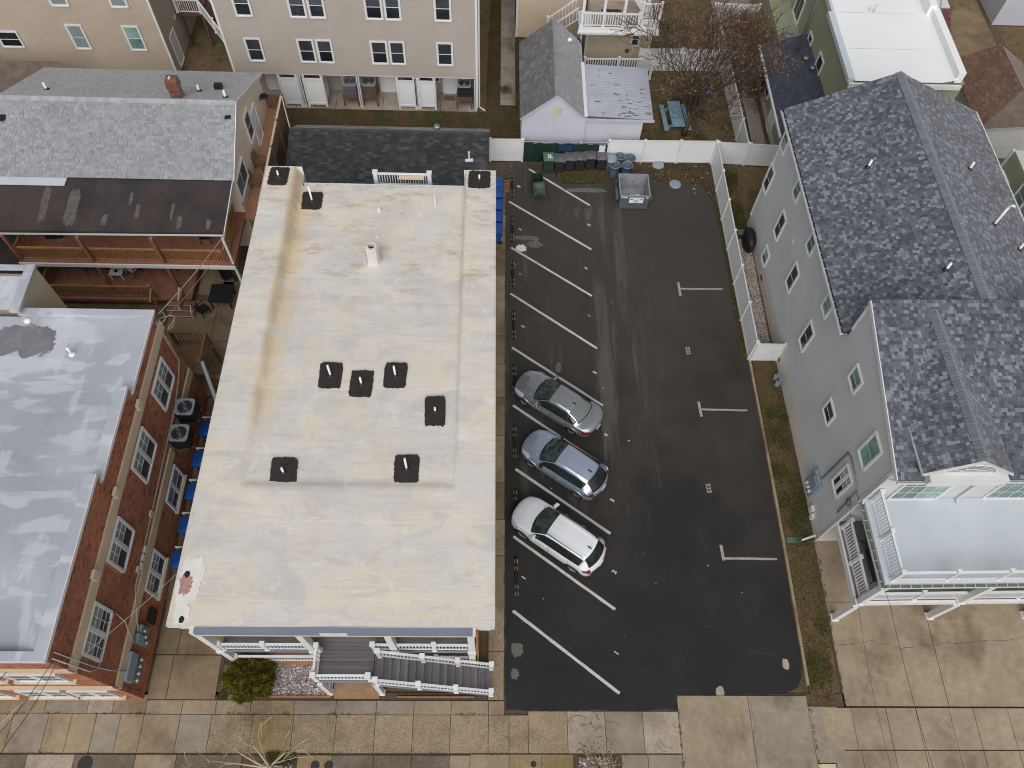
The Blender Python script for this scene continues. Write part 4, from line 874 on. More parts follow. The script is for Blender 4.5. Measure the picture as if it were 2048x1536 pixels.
# ------------------------------------------------------------ brick building on the left
bk_ = thing('brick_building', 'red brick two storey building with tan bands and patched silver roof', 'building', T((-17.5, 12, 0)))
BX, BY, BYB = -14.42, 4.82, 19.25
MB().box(-34, BX-.03, BY+.03, BYB, 0, 6.9).obj('wall', M.mortar, bk_)
PB, PFb = WXp(BX), WY(BY)
wins = [(5.42,7.32,4.82,6.42,'twingg'),(8.84,10.62,4.64,6.28,'twing'),(12.66,14.54,4.5,6.2,'twing'),(16.16,17.98,4.36,6.06,'twing')]
lowins = [(8.76,10.56,.95,2.42,'twing'),(12.74,14.54,.95,2.3,'twin')]
tops = lambda u: 8.62 if u < 11.3 else 8.12 if u < 15.25 else 7.62
def bricks(P, u0, u1, z0, z1f, holes, mat, parent, seed):
    rg = random.Random(seed); mb = MB(); c = .078; z = z0; i = 0
    while z < z1f(u0):
        u = u0-(.107 if i % 2 else 0)
        while u < u1:
            a, b = max(u, u0), min(u+.198, u1)
            if b-a > .03 and z+.060 < z1f((a+b)/2) and not any(h[0]-.02 < (a+b)/2 < h[1]+.02 and h[2]-.02 < z+.03 < h[3]+.02 for h in holes):
                o = .007+rg.uniform(-.002, .002)
                vs = [P(a,o,z),P(b,o,z),P(b,o,z+.060),P(a,o,z+.060),P(a,-.01,z),P(b,-.01,z),P(b,-.01,z+.060),P(a,-.01,z+.060)]
                mb.add(vs, [(0,1,2,3),(0,4,5,1),(3,2,6,7),(0,3,7,4),(1,5,6,2)])
            u += .217
        z += c; i += 1
    mb.obj('bricks', mat, parent, kind='stuff')
B_BANDS = [(4.7,19.4,6.42,6.98),(4.7,19.4,2.48,3.06)]
bricks(PB, BY, BYB, 0, tops, [h[:4] for h in wins]+[h[:4] for h in lowins]+B_BANDS, M.brick, bk_, 1)
fwins = [(-17.1,-15.15,4.95,6.3,'twin'),(-19.9,-17.6,4.95,6.3,'twin'),(-18.5,-16.75,1.0,2.5,'twin'),(-16.5,-14.9,1.0,2.5,'twin'),(-21.5,-19.2,1.0,2.5,'twin')]
bricks(PFb, -26, BX, 0, lambda u: 8.6, [h[:4] for h in fwins]+[(-30,-14,6.55,7.15),(-30,-14,2.7,3.4)], M.brick, bk_, 2)
MB().box(BX-.25, BX-.03, BY+.03, 11.3, 7.3, 8.6).box(BX-.25, BX-.03, 11.3, 15.25, 7.3, 8.1).box(BX-.25, BX-.03, 15.25, BYB, 7.3, 7.6).box(-30, BX-.25, BY+.03, BY+.25, 7.3, 8.6).box(-20, BX-.25, BYB-.2, BYB, 7.3, 7.55).obj('parapet_wall', M.silver, bk_)
cp_ = MB()
for a, b, z in ((BY-.04, 11.34, 8.6), (11.22, 15.29, 8.1), (15.21, BYB+.05, 7.6)): cp_.box(BX-.38, BX+.05, a, b, z, z+.12)
cp_.box(-30, BX-.38, BY-.04, BY+.28, 8.6, 8.72); cp_.box(-20.0, BX-.38, BYB-.28, BYB+.05, 7.6, 7.72); cp_.obj('parapet_coping', M.silver, bk_)
MB().box(BX+.035, BX+.065, BY-.06, 11.34, 8.56, 8.725).box(BX+.035, BX+.065, 11.34, 15.29, 8.06, 8.225).box(BX+.035, BX+.065, 15.29, BYB+.05, 7.56, 7.725).box(-30, BX+.06, BY-.07, BY-.04, 8.56, 8.725).obj('coping_edge', M.trim, bk_)
def sheet(name, x0, x1, y0, y1, zf, mat, parent, st=.4, amp=.012, seed=0):
    rg = random.Random(seed); nx, ny = int((x1-x0)/st)+1, int((y1-y0)/st)+1; vs = []; fs = []
    for j in range(ny+1):
        for i in range(nx+1):
            x, y = x0+(x1-x0)*i/nx, y0+(y1-y0)*j/ny; vs.append((x, y, zf(x, y)+rg.uniform(-amp, amp)))
    for j in range(ny):
        for i in range(nx): a = j*(nx+1)+i; fs.append((a, a+1, a+nx+2, a+nx+1))
    return MB().add(vs, fs).obj(name, mat, parent, I4, True)
def bz(x, y):
    z = 8.46-.42*(y-5)/6.3 if y < 11.3 else 8.0-.46*(y-11.3)/3.95 if y < 15.25 else 7.5-.1*(y-15.25)/4
    return z+.35*max(0, 1-(BX-.38-x)/.5)*.6
roofb = sheet('roof', -30, BX-.36, BY+.25, BYB-.2, bz, M.silver, bk_, .35, .008, 4)
MB().prism(ragged(-19.5, 17.75, 2.6, 1.6, 90, .07, 31, 3), 7.3, 7.455).obj('damp_patch', M.puddle, roofb)
t = MB(); t.lathe([(.06,0),(.06,.55)], 10, (-17.35, 17.2, 7.42)); t.lathe([(.16,0),(.14,.06),(.07,.12)], 10, (-17.35,17.2,7.43)); t.obj('vent_pipe', M.pvc, roofb, I4, True)
MB().lathe([(.05,0),(.05,.5),(.17,.52),(.15,.6),(.02,.64)], 12, (-19.3, 18.5, 7.4)).obj('mushroom_vent', M.pvc, roofb, I4, True)
for u0, u1, z0, z1 in B_BANDS[:1]: wbox(MB(), PB, u0+.1, u1-.15, 0, .07, z0, z1).obj('tan_band', M.band, bk_)
wbox(MB(), PB, 4.85, 15.0, 0, .07, 2.5, 3.04).obj('tan_band', M.band, bk_); wbox(MB(), PB, 17.5, 19.2, 0, .07, 2.5, 3.04).obj('tan_band', M.band, bk_)
wbox(MB(), PFb, -30, BX+.07, 0, .06, 6.57, 7.13).obj('tan_band', M.band, bk_); wbox(MB(), PFb, -30, BX+.07, 0, .06, 2.72, 3.38).obj('tan_band', M.band, bk_)
for u0, u1, z0, z1, s in wins: window(PB, u0+.09, u1-.09, z0+.09, z1-.09, bk_, I4, s, M.gblind, M.gscreen)
for u0, u1, z0, z1, s in lowins: window(PB, u0+.09, u1-.09, z0+.09, z1-.09, bk_, I4, s, M.gblind, M.gscreen); wbox(MB(), PB, u0-.05, u1+.05, 0, .16, z0-.16, z0-.005).obj('sill', M.band, bk_)
for u0, u1, z0, z1, s in fwins: window(PFb, u0+.09, u1-.09, z0+.09, z1-.09, bk_, I4, s, M.gblind, M.gscreen); wbox(MB(), PFb, u0-.15, u1+.15, 0, .16, z0-.2, z0-.005).obj('sill', M.band, bk_)
for y in (7.9, 11.1, 14.9): wbox(MB(), PB, y, y+.34, .07, .2, 6.85, 7.25).obj('floodlight', M.ltan, bk_)
for y in (9.2, 11.6): wbox(MB(), PB, y, y+.25, .015, .1, 3.3, 3.6).obj('junction_box', M.ltan, bk_)
for k in range(3): wbox(MB(), PB, 10.1-.35*k, 10.35-.35*k, .015, .12, 3.22, 3.4).obj('wall_vent', M.trim, bk_)
# conduits run along the wall above the lower band
for k, dz in enumerate((0, .09)):
    MB().tube([(BX+.06,19.0-.1*k,7.3),(BX+.06,18.9-.1*k,4.2+dz),(BX+.06,18.2,3.9+dz*1.1),(BX+.06,16.9,3.55+dz),(BX+.06,10,3.36+dz),(BX+.06,8.6,3.3+dz),(BX+.1,8.1,3.1),(BX+.1,7.55-.1*k,2.6),(BX+.1,7.2-.1*k,2.3)], .014, 6).obj('conduit', M.wirel, bk_, I4, True)
MB().tube([(BX+.06,4.95,8.3),(BX+.08,5.0,5.5),(BX+.08,5.2,4.9),(BX+.08,6.9,5.0),(BX+.08,7.3,4.6),(BX+.08,7.2,3.6),(BX+.1,6.9,3.1),(BX+.1,6.6,2.3)], .025, 8).obj('conduit', M.wirel, bk_, I4, True)
MB().tube([(BX+.06,5.15,8.3),(BX+.08,5.2,5.4),(BX+.1,5.3,4.0),(BX+.12,5.5,2.6)], .022, 8).obj('conduit', M.wirel, bk_, I4, True)
mc = wbox(wbox(MB(), PB, 5.15, 6.25, .02, .22, 1.95, 2.62), PB, 5.3, 6.0, .02, .16, 1.5, 1.94).obj('meter_bank', M.meter, bk_)
for k in range(4): MB().tube([(BX+.2,5.3+.27*k,1.75),(BX+.36,5.3+.27*k,1.75)], .1, 10).obj('meter', M.steel, mc, I4, True)
mc2 = wbox(wbox(MB(), PB, 6.65, 7.05, .02, .2, 1.4, 2.3), PB, 7.1, 7.4, .02, .2, 1.3, 2.2).obj('meter_bank', M.meter, bk_)
for k in range(3): MB().tube([(BX+.2,6.8+.2*k,1.6+.2*k),(BX+.34,6.8+.2*k,1.6+.2*k)], .1, 10).obj('meter', M.steel, mc2, I4, True)
wbox(MB(), PB, 7.7, 8.3, .015, .1, .7, 1.5).obj('cable_box', M.black, bk_)
MB().tube([(BX+.1,5.0,2.4),(BX+.14,4.95,1.5),(BX+.1,5.05,.9)], .02, 6).tube([(BX+.12,4.98+.12*math.cos(t*.6),.9+.15*math.sin(t*.6)) for t in range(12)], .014, 5).obj('loose_cable', M.wire, bk_)
# rear wing with tan siding and its own higher parapet
rw = thing('rear_wing', 'rear wing of the brick building with tan vinyl side and pale parapet', 'building', T((-22, 20.5, 0)))
MB().box(-34, -19.85, BYB+.06, 21.3, 0, 7.4).obj('wall', M.tanside, rw); siding('siding', WXp(-19.84), [(BYB+.06,3.0),(21.3,3.0),(21.3,7.9),(BYB+.06,7.9)], M.beigeside, rw)
MB().box(-20.15, -19.75, BYB-.35, 21.35, 7.9, 8.06).box(-34, -20.15, 21.1, 21.35, 7.9, 8.0).obj('parapet_coping', M.silver, rw); sheet('roof', -34, -20.1, BYB+.06, 21.1, lambda x, y: 7.5, M.silver, rw, .4, .01, 9)

# ------------------------------------------------------------ cream house with the wooden galleries
ch_ = thing('cream_house', 'cream house with pale grey shingle roof, black porch roof and wooden galleries', 'building', T((-19, 33, 0)))
CX, CF, CB = -13.35, 29.05, 37.1
MB().box(-25.1, CX, CF, CB, 0, 5.15).add([(CX,CF,5.15),(CX,CB,5.15),(CX,32.4,7.1),(-25.1,CF,5.15),(-25.1,CB,5.15),(-25.1,32.4,7.1)], [(0,1,2),(5,4,3)]).obj('wall', M.cream, ch_)
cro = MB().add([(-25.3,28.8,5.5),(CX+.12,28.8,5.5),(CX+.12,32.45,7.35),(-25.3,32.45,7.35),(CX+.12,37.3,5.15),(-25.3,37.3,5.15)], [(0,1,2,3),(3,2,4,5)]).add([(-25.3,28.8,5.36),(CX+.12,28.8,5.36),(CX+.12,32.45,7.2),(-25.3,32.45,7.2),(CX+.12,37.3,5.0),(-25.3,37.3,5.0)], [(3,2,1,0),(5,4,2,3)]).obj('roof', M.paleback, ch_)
s1 = math.hypot(3.65, 1.85); s2 = math.hypot(4.85, 2.2)
shingles(cro, planeF((-25.3,28.8,5.508),(CX,28.8,5.508),(-25.3,32.45,7.358)), [(0,0),(12.07,0),(12.07,s1),(0,s1)], M.paleshing, None, 300, .155, .23, 21, thick=.03)
shingles(cro, planeF((CX+.12,37.3,5.158),(-25.3,37.3,5.158),(CX+.12,32.45,7.358)), [(0,0),(12.07,0),(12.07,s2),(0,s2)], M.paleshing, None, 0, .155, .23, 22)
for k in range(40): add('ridge_cap', _shm.setdefault('cremecap', MB().add([(0,-.2,-.1),(.3,-.2,-.1),(.3,0,.03),(0,0,.045),(0,.2,-.1),(.3,.2,-.1)], [(0,1,2,3),(3,2,5,4)]).mesh('ridge_cap', M.paleshing)), cro, T((-25.3+.302*k, 32.45, 7.39)))
rk = MB(); rk.bar((CX+.14,28.8,5.42),(CX+.14,32.45,7.27),.04,.2); rk.obj('rake_board', M.trim, ch_); MB().bar((CX+.14,37.3,5.07),(CX+.14,32.45,7.27),.04,.2).obj('rake_board', M.trim, ch_)
for x, y, h in [(-23.3,33.6,.45),(-15.55,33.9,.4),(-13.9,33.0,.45)]:
    z = 7.35-(y-32.45)*.4536; pipe_vent(cro, x, y, z, h, .06)
MB().box(-14.85, -14.45, 34.2, 34.5, 6.58, 6.8).obj('roof_vent', M.black, cro); MB().box(-13.75,-13.45,31.6,31.8,6.92,7.05).obj('roof_vent', M.black, cro); MB().prism(ragged(-24.9,31.5,.4,.5,16,.2,3,2),6.85,6.95).obj('roof_vent', M.black, cro)
cm = MB(); cz0 = 6.9; 
for i in range(14):
    w, d = (.26, .24) if i < 9 else (.30, .28) if i < 11 else (.28, .26)
    for s in range(4):
        o = .02*(i % 2)
        if s < 2: cm.box(-16.3-w, -16.3-.01-o, 32.95+(-d if s else .005), 32.95+(-.005 if s else d), cz0+i*.1, cz0+i*.1+.088); cm.box(-16.3+.01-o, -16.3+w, 32.95+(-d if s else .005), 32.95+(-.005 if s else d), cz0+i*.1, cz0+i*.1+.088)
chm = MB().box(-16.54, -16.06, 32.73, 33.17, 6.7, cz0+1.38).obj('chimney', M.fencewood, cro); cm.obj('bricks', M.brickd, chm, kind='stuff'); MB().box(-16.42,-16.32,32.87,33.03,8.2,8.36).obj('flue', M.mortar, chm)
PC = WXp(CX)
wk = MB().box(CX+.02, -12.42, 28.6, 37.0, 2.74, 2.9).obj('side_walkway', M.terra, ch_)
MB().box(-12.42, -12.36, 28.6, 37.0, 2.6, 2.92).obj('rim_board', M.fencewood, wk)
window(PC, 32.9, 33.75, 4.2, 5.75, ch_, I4, 'double', M.gscreen); window(PC, 29.15, 30.9, 3.75, 4.95, ch_, I4, 'slider', M.gteal, M.gscreen); window(PC, 34.05, 34.9, 2.95, 5.0, ch_, I4, 'door', M.vinyl)
MB().lathe([(.05,0),(.22,.08),(.26,.02)], 12, (CX+.35, 36.0, 4.6)).tube([(CX,36,4.3),(CX+.3,36,4.6)], .03, 6).obj('satellite_dish', M.black, ch_, I4, True)
mem = MB().add([(-30,25.62,5.02),(CX+.02,25.82,5.02),(CX+.02,28.95,5.42),(-30,28.75,5.42),(-30,25.62,4.86),(CX+.02,25.82,4.86),(CX+.02,28.95,5.26),(-30,28.75,5.26)], [(0,1,2,3),(7,6,5,4),(0,4,5,1),(1,5,6,2)]).obj('porch_roof', M.membrane, ch_)
def onporch(x, y): return 5.02+(y-25.72)*.128
for i, (x, y, w, d, m) in enumerate([(-18.2,27.7,.16,.75,M.greypatch),(-17.75,26.95,.22,.8,M.greypatch),(-16.05,27.0,.16,.95,M.greypatch),(-15.6,26.35,.25,.7,M.greypatch),(-19.3,26.4,.25,.65,M.greypatch),(-14.15,26.25,.22,.6,M.greypatch),(-21.0,27.1,.55,2.1,M.greypatch),(-22.4,27.2,.35,2.1,M.greypatch)]):
    a = onporch(x, y-d/2)+.006; b = onporch(x, y+d/2)+.006; q = ragged(x, y, w, d, 24, .12, 140+i, 5); MB().add([(px, py, onporch(px, py)+.005) for px, py in q], [tuple(range(24))]).obj('roof_patch', m, mem)
MB().box(-30,-21.6,28.3,28.9,5.42,5.47).obj('metal_flashing', M.paleroof, mem)
g = MB(); g.add([(-30,25.5,4.98),(CX+.04,25.7,4.98),(CX+.04,25.72,4.98),(-30,25.52,4.98),(-30,25.5,4.86),(CX+.04,25.7,4.86)], [(0,1,2,3),(0,4,5,1)]); g.add([(-30,25.5,4.86),(CX+.04,25.7,4.86),(CX+.04,25.82,4.86),(-30,25.62,4.86)], [(0,1,2,3)]); g.obj('gutter', M.gutter, mem); MB().bar((CX+.05,25.7,5.0),(CX+.05,28.9,5.4),.04,.14).obj('rake_board', M.trim, mem)
# galleries
g2 = MB().box(-24.25, CX+.03, 25.45, 29.0, 2.72, 2.9).obj('upper_gallery', M.redwood, ch_); MB().box(-24.3, CX+.06, 25.36, 25.43, 2.62, 2.86).obj('rim_board', M.trim, g2); MB().box(-24.25, CX+.03, 25.431, 25.62, 2.86, 2.93).obj('edge_board', M.redwood, g2)
g1 = MB().box(-23.9, -16.2, 24.9, 29.0, .32, .5).obj('lower_gallery', M.redwood, ch_); MB().box(-23.9, -18.0, 24.83, 24.895, .28, .52).obj('rim_board', M.redwood, g1); MB().box(-23.85, -18, 24.96, 25.0, 0, .3).obj('skirt', M.brownold, g1)
MB().box(-16.15, -14.3, 25.6, 29, .0, .02).obj('concrete_pad', M.alley, g1)
for x, y0 in ((-24.15,25.55),(-20.5,25.5),(-16.9,25.5)):
    MB().box(x-.08, x+.08, y0-.08, y0+.08, 2.93, 4.88).obj('post', M.redwood, ch_); MB().box(x-.08, x+.08, y0-.08, y0+.08, .5, 2.7).obj('post', M.redwood, ch_)
MB().box(CX-.1, CX+.02, 25.5, 25.62, 2.93, 4.9).obj('post', M.trim, ch_); MB().box(CX-.1, CX+.02, 25.5, 25.62, 0, 2.62).obj('post', M.trim, ch_)
railing(ch_, (-24.1,25.62,2.92), (-13.75,25.62,2.92), .95, M.pine, gap=.15, posts=(0,), bw=.04); railing(ch_, (-24.1,28.6,2.92), (-24.1,25.7,2.92), .95, M.pine, gap=.15, bw=.04); railing(ch_, (-13.7,28.6,2.92), (-13.7,25.7,2.92), .95, M.pine, gap=.15, bw=.04)
railing(ch_, (-23.8,25.05,.5), (-18.15,25.05,.5), .95, M.pine, gap=.15, posts=(0,1), bw=.04); railing(ch_, (-23.8,28.5,.5), (-23.8,25.15,.5), .95, M.pine, gap=.15, bw=.04); railing(ch_, (-18.05,25.0,.5), (-18.05,24.3,.2), .9, M.pine, gap=.15)
PCF = WY(CF)
for u in (-23.0, -20.2, -17.4, -15.2): window(PCF, u, u+.95, 2.95, 4.9, ch_, I4, 'door', M.gblind); 
for u in (-23.0, -20.2, -16.4): window(PCF, u, u+.95, .5, 2.45, ch_, I4, 'door', M.vinyl)
for k in range(3):
    z = .42-.14*k; MB().box(-17.45, -16.0, 24.6-.26*k, 24.86-.26*k, 0, z).obj('step', M.redwood, g1); MB().box(-17.45, -16.0, 24.585-.26*k, 24.6-.26*k, z-.04, z+.01).obj('step_nosing', M.trim, g1)
hr = MB(); hr.tube([(-16.5,24.95,1.55),(-16.5,24.3,1.35),(-16.45,23.9,1.0)], .03, 8); hr.tube([(-15.95,24.2,1.0),(-15.9,23.8,.8),(-15.9,23.75,.02)], .025, 8); hr.obj('handrail', M.trim, g1); MB().box(-16.45,-16.36,24.0,24.9,.9,1.45).obj('stair_panel', M.pine, g1)
bh = MB().box(-23.3, -18.6, 22.6, 24.3, 0, .5).obj('basement_hatch', M.membrane, ch_); MB().box(-22.9, -21.0, 23.0, 24.2, .5, .56).obj('hatch_frame', M.darkwood, bh); MB().tube([(-20.9,24.0,.7),(-20.9,23.9,1.0),(-19.9,22.9,.9)], .03, 6).obj('handrail', M.trim, bh)
nb = thing('neighbour_shed', 'low black flat roofed shed at the left edge beside the wooden gallery', 'building', T((-27, 25, 0)))
MB().box(-31, -24.6, 21.6, 27.8, 0, 2.6).obj('wall', M.tanside, nb); sheet('roof', -31.1, -24.5, 21.5, 27.9, lambda x, y: 2.64, M.membrane, nb, .5, .01, 3)
nb2 = thing('far_left_house', 'weathered brown roof corner at the left edge behind the pale grey roof', 'building', T((-28, 39, 0)))
MB().box(-36, -26.5, 36.8, 40.4, 0, 2.4).obj('wall', M.tanside, nb2); sheet('roof', -36, -26.3, 36.6, 40.6, lambda x, y: 2.5+.2*abs(y-38.6), M.brownold, nb2, .5, .03, 5)

# ------------------------------------------------------------ warm grey apartments at the top
ga = thing('siding_apartments', 'wide warm grey sided apartments with a row of white shower stalls below', 'building', T((-8.5, 43, 0)))
GY, GL, GR = 40.42, -15.95, -1.1
MB().box(GL, GR, GY+.03, 52, 2.6, 10.5).obj('wall', M.greyside, ga); siding('siding', WY(GY), [(GL+.1,2.6),(GR-.1,2.6),(GR-.1,10.4),(GL+.1,10.4)], M.greyside, ga, course=.146, out=.04)
MB().box(GL, GR, GY-.0, GY+.03, 2.5, 2.6).obj('soffit_edge', M.trim, ga); MB().box(GL-.03, GL+.1, GY-.04, GY+.1, 2.55, 10.4).obj('corner_board', M.trim, ga); MB().box(GR-.1, GR+.04, GY-.04, GY+.1, .3, 10.4).obj('corner_board', M.trim, ga)
MB().tube([(GR+.12,GY+.05,10),(GR+.12,GY+.05,.3),(GR+.5,GY-.1,.1)], .05, 8).obj('downspout', M.gutter, ga)
PG = WY(GY)
for u0, u1 in ((-14.77,-13.77),(-11.7,-10.71),(-10.6,-9.64),(-7.42,-6.4),(-6.32,-5.37),(-3.51,-2.52)):
    for z0 in (3.47, 6.49, 9.5): window(PG, u0+.08, u1-.08, z0+.08, min(z0+1.54, 10.3), ga, I4, 'double', M.gscreen, M.glass, .08)
MB().box(GL, GR, 42.05, 42.2, 0, 2.6).obj('recess_wall', M.greyside, ga)
sl0 = MB().box(GL, GR, GY-.1, 42.05, -.08, -.04).obj('patio', M.mulch, ga)
xs = [-15.95,-14.2,-12.7,-11.5,-10.2,-8.5,-7.2,-6.2,-4.95,-3.5,-2.4,-1.12]
for i in range(len(xs)-1): pave('paving_slab', xs[i], xs[i+1], GY-.12, 42.04, M.walk, sl0, .03)
PR = WY(42.04)
for u in (-14.6, -9.75, -7.35, -4.55+1.25): window(PR, u-.0, u+.95, .1, 2.15, ga, I4, 'door', M.vinyl)
for u in (-3.9,): window(PR, u-.2, u+.3, 1.0, 2.1, ga, I4, 'flat', M.gscreen)
for x in (-12.1, -8.5, -4.92, -1.2):
    p = MB(); p.box(x-.09, x+.09, GY+.02, GY+.2, 0, .3); p.obj('pier_base', M.found, ga); MB().box(x-.09, x-.04, GY-.0, GY+1.6, .3, 2.55).box(x+.04, x+.09, GY-.0, GY+1.6, .3, 2.55).obj('pier_trim', M.trim, ga); siding('siding', lambda u, o, z, x=x: (u, GY+.02-o, z), [(x-.04,.3),(x+.04,.3),(x+.04,2.55),(x-.04,2.55)], M.bluegrey, ga)
def shower(x0, x1):
    s = MB(); s.box(x0+.06, x1-.06, GY+.05, GY+.085, .28, 2.12); w = s.obj('shower_stall', M.vinyl, ga)
    for x in (x0, x1): MB().box(x-.07, x+.07, GY+.0, GY+.13, 0, 2.4).box(x-.09, x+.09, GY-.02, GY+.15, 2.4, 2.44).obj('post', M.trim, w)
    MB().box(x0+.06, x1-.06, GY+.02, GY+.11, 2.05, 2.2).obj('rail', M.trim, w); MB().box(x0+.06, x1-.06, GY+.02, GY+.11, .2, .34).obj('rail', M.trim, w)
    xx = x1 if x0 in (-11.85, -4.75) else x0
    MB().box(xx-.03, xx+.03, GY+.15, GY+1.25, .28, 2.1).obj('side_panel', M.vinyl, w)
for a, b in ((-13.35,-12.28),(-11.85,-10.72),(-6.08,-5.03),(-4.75,-3.78)): shower(a, b)
# ------------------------------------------------------------ tan house, top left
ta = thing('tan_house', 'tall tan sided house at the top left with white framed windows', 'building', T((-27, 46, 0)))
TY = 43.1; TR = -20.75
MB().box(-40, TR, TY+.03, 54, 0, 10.2).obj('wall', M.tanside, ta); siding('siding', WY(TY), [(-40,0),(TR-.08,0),(TR-.08,10),(-40,10)], M.tanside, ta, course=.15, out=.04); siding('siding', WXp(TR), [(TY,0),(54,0),(54,10),(TY,10)], M.tanside, ta, course=.15, out=.04)
MB().box(TR-.08, TR+.04, TY-.03, TY+.08, 0, 10).obj('corner_board', M.trim, ta)
PT = WY(TY)
for u0, u1, z0, z1, g in ((-26.45,-25.43,1.9,3.67,M.gblind),(-23.02,-21.98,1.9,3.67,M.gteal),(-31.0,-29.6,1.9,3.1,M.glass),(-26.6,-25.5,4.9,6.6,M.gblind),(-23.05,-22.0,4.9,6.6,M.gblind)): window(PT, u0+.09, u1-.09, z0+.09, z1-.09, ta, I4, 'double', g)
PTR = WXp(TR); window(PTR, 43.9, 44.8, .1, 2.2, ta, I4, 'door', M.vinyl); wbox(MB(), PTR, 45.6, 45.8, 0, .1, 2.3, 2.5).obj('wall_light', M.trim, ta)
os_ = MB().box(-20.6, -19.0, 46.0, 47.6, 2.3, 2.5).obj('landing', M.darkwood, ta)
railing(ta, (-20.55,46.05,2.5), (-19.05,46.05,2.5), .95, posts=(0,1)); railing(ta, (-19.0,46.0,2.5), (-17.3,44.4,.9), .95, posts=(.5,1)); railing(ta, (-19.0,47.5,2.5), (-17.0,46.3,.9), .95, posts=(0,1)); railing(ta, (-20.55,47.5,2.5), (-20.55,46.1,2.5), .95)
MB().box(-19.1,-18.95,46.05,46.2,0,2.3).box(-20.5,-20.35,46.05,46.2,0,2.3).obj('landing_post', M.darkwood, os_)
for k in range(7): MB().box(-18.95+.24*k, -18.7+.24*k, 46.1-.22*k, 47.4-.22*k, 2.2-.24*k, 2.24-.24*k).obj('tread', M.darkwood, os_)

# ------------------------------------------------------------ white garage with its corrugated lean-to
gr = thing('garage', 'white sided garage with grey shingle gable roof behind the bin fence', 'building', T((3.6, 40, 0)))
GX0, GX1, GYF, GYB, GEZ, GRZ, GRX = 1.62, 5.42, 36.75, 43.4, 2.95, 4.7, 3.62
MB().box(GX0, GX1, GYF+.03, GYB, 0, GEZ).add([(GX0,GYF+.03,GEZ),(GX1,GYF+.03,GEZ),(GRX,GYF+.03,GRZ-.15)], [(0,1,2)]).obj('wall', M.shedside, gr)
siding('siding', WY(GYF), [(GX0,0),(GX1,0),(GX1,GEZ),(GRX,GRZ-.1),(GX0,GEZ)], M.shedside, gr, course=.14, out=.035)
MB().box(3.45, 3.95, GYF-.04, GYF, 3.05, 3.7).obj('gable_hatch', M.yelplate, gr)
gro = MB().add([(GX0-.12,GYF-.12,GEZ-.06),(GX0-.12,GYB,GEZ-.06),(GRX,GYB,GRZ),(GRX,GYF-.12,GRZ),(GX1-.12,GYF-.12,GEZ+.14),(GX1-.12,GYB,GEZ+.14)], [(0,3,2,1),(3,4,5,2)]).add([(GX0-.12,GYF-.12,GEZ-.16),(GX0-.12,GYB,GEZ-.16),(GRX,GYB,GRZ-.1),(GRX,GYF-.12,GRZ-.1),(GX1-.12,GYF-.12,GEZ+.04),(GX1-.12,GYB,GEZ+.04)], [(1,2,3,0),(2,5,4,3)]).obj('roof', M.slateb, gr)
sa = math.hypot(GRX-GX0+.12, GRZ-GEZ+.06); sb = math.hypot(GX1-.12-GRX, GRZ-GEZ-.14); LY = GYB-GYF+.12
shingles(gro, planeF((GX0-.12,GYB,GEZ-.052),(GX0-.12,GYF-.12,GEZ-.052),(GRX,GYB,GRZ+.008)), [(0,0),(LY,0),(LY,sa),(0,sa)], M.garshing, None, 0, .16, .3, 31)
shingles(gro, planeF((GX1-.12,GYF-.12,GEZ+.148),(GX1-.12,GYB,GEZ+.148),(GRX,GYF-.12,GRZ+.008)), [(0,0),(LY,0),(LY,sb),(0,sb)], M.paleshing, None, 0, .16, .3, 32)  # paler shingles than the left slope: its wet sheen put into the colour
for k in range(44): add('ridge_cap', _shm.setdefault('garcap', MB().add([(-.16,0,-.13),(0,0,.03),(.16,0,-.1),(-.16,.19,-.14),(0,.19,.01),(.16,.19,-.11)], [(0,1,4,3),(1,2,5,4)]).mesh('ridge_cap', M.paleshing)), gro, T((GRX, GYF-.12+.152*k, GRZ+.03)))
MB().bar((GX0-.12,GYF-.14,GEZ-.1),(GRX,GYF-.14,GRZ-.04),.04,.12,(0,-1,0)).obj('rake_board', M.shedside, gr); MB().bar((GX1-.12,GYF-.14,GEZ+.1),(GRX,GYF-.14,GRZ-.04),.04,.12,(0,-1,0)).obj('rake_board', M.shedside, gr)
pv = MB(); pv.lathe([(.09,0),(.09,.2),(.16,.24),(.14,.36),(.02,.4)], 12, (4.55, 42.3, 3.75)); pv.obj('mushroom_vent', M.pvc, gro, I4, True)
lt = thing('lean_to', 'white lean-to with rust streaked corrugated metal roof beside the garage', 'building', T((7, 39, 0)))
MB().box(5.44, 8.9, 36.95, 41.0, 0, 2.6).obj('wall', M.shedside, lt); siding('siding', WY(36.92), [(5.44,0),(8.9,0),(8.9,2.75),(5.44,2.75)], M.shedside, lt, course=.14, out=.035)
cr_ = MB(); n = 34; vs = []; fs = []
for i in range(n*2+1):
    y = 36.75+(41.35-36.75)*i/(n*2); z = 2.98+.026*math.cos(i*math.pi)+.02*math.sin(y*3)
    vs += [(5.4, y, z+.06), (9.45, y, z-.12)]
for i in range(n*2): fs.append((2*i, 2*i+1, 2*i+3, 2*i+2))
lro = cr_.add(vs, fs).obj('roof', M.corr, lt); MB().box(5.3, 5.5, 36.7, 41.4, 3.04, 3.14).obj('white_flashing', M.vinyl, lro); MB().box(5.4, 9.5, 36.68, 36.74, 2.72, 2.9).obj('fascia', M.shedside, lro)
rg = random.Random(8)
for k in range(46):
    x, y = rg.uniform(7.2, 9.3) if k > 14 else rg.uniform(5.6, 9), rg.uniform(36.9, 38.8) if k > 14 else rg.uniform(37, 41); w = rg.uniform(.08, .35); z = 2.98+.06-.18*(x-5.4)/4.05+.045
    MB().box(x, x+w, y, y+.025, z-.03, z-.006).obj('rust_streak', M.dump, lro)

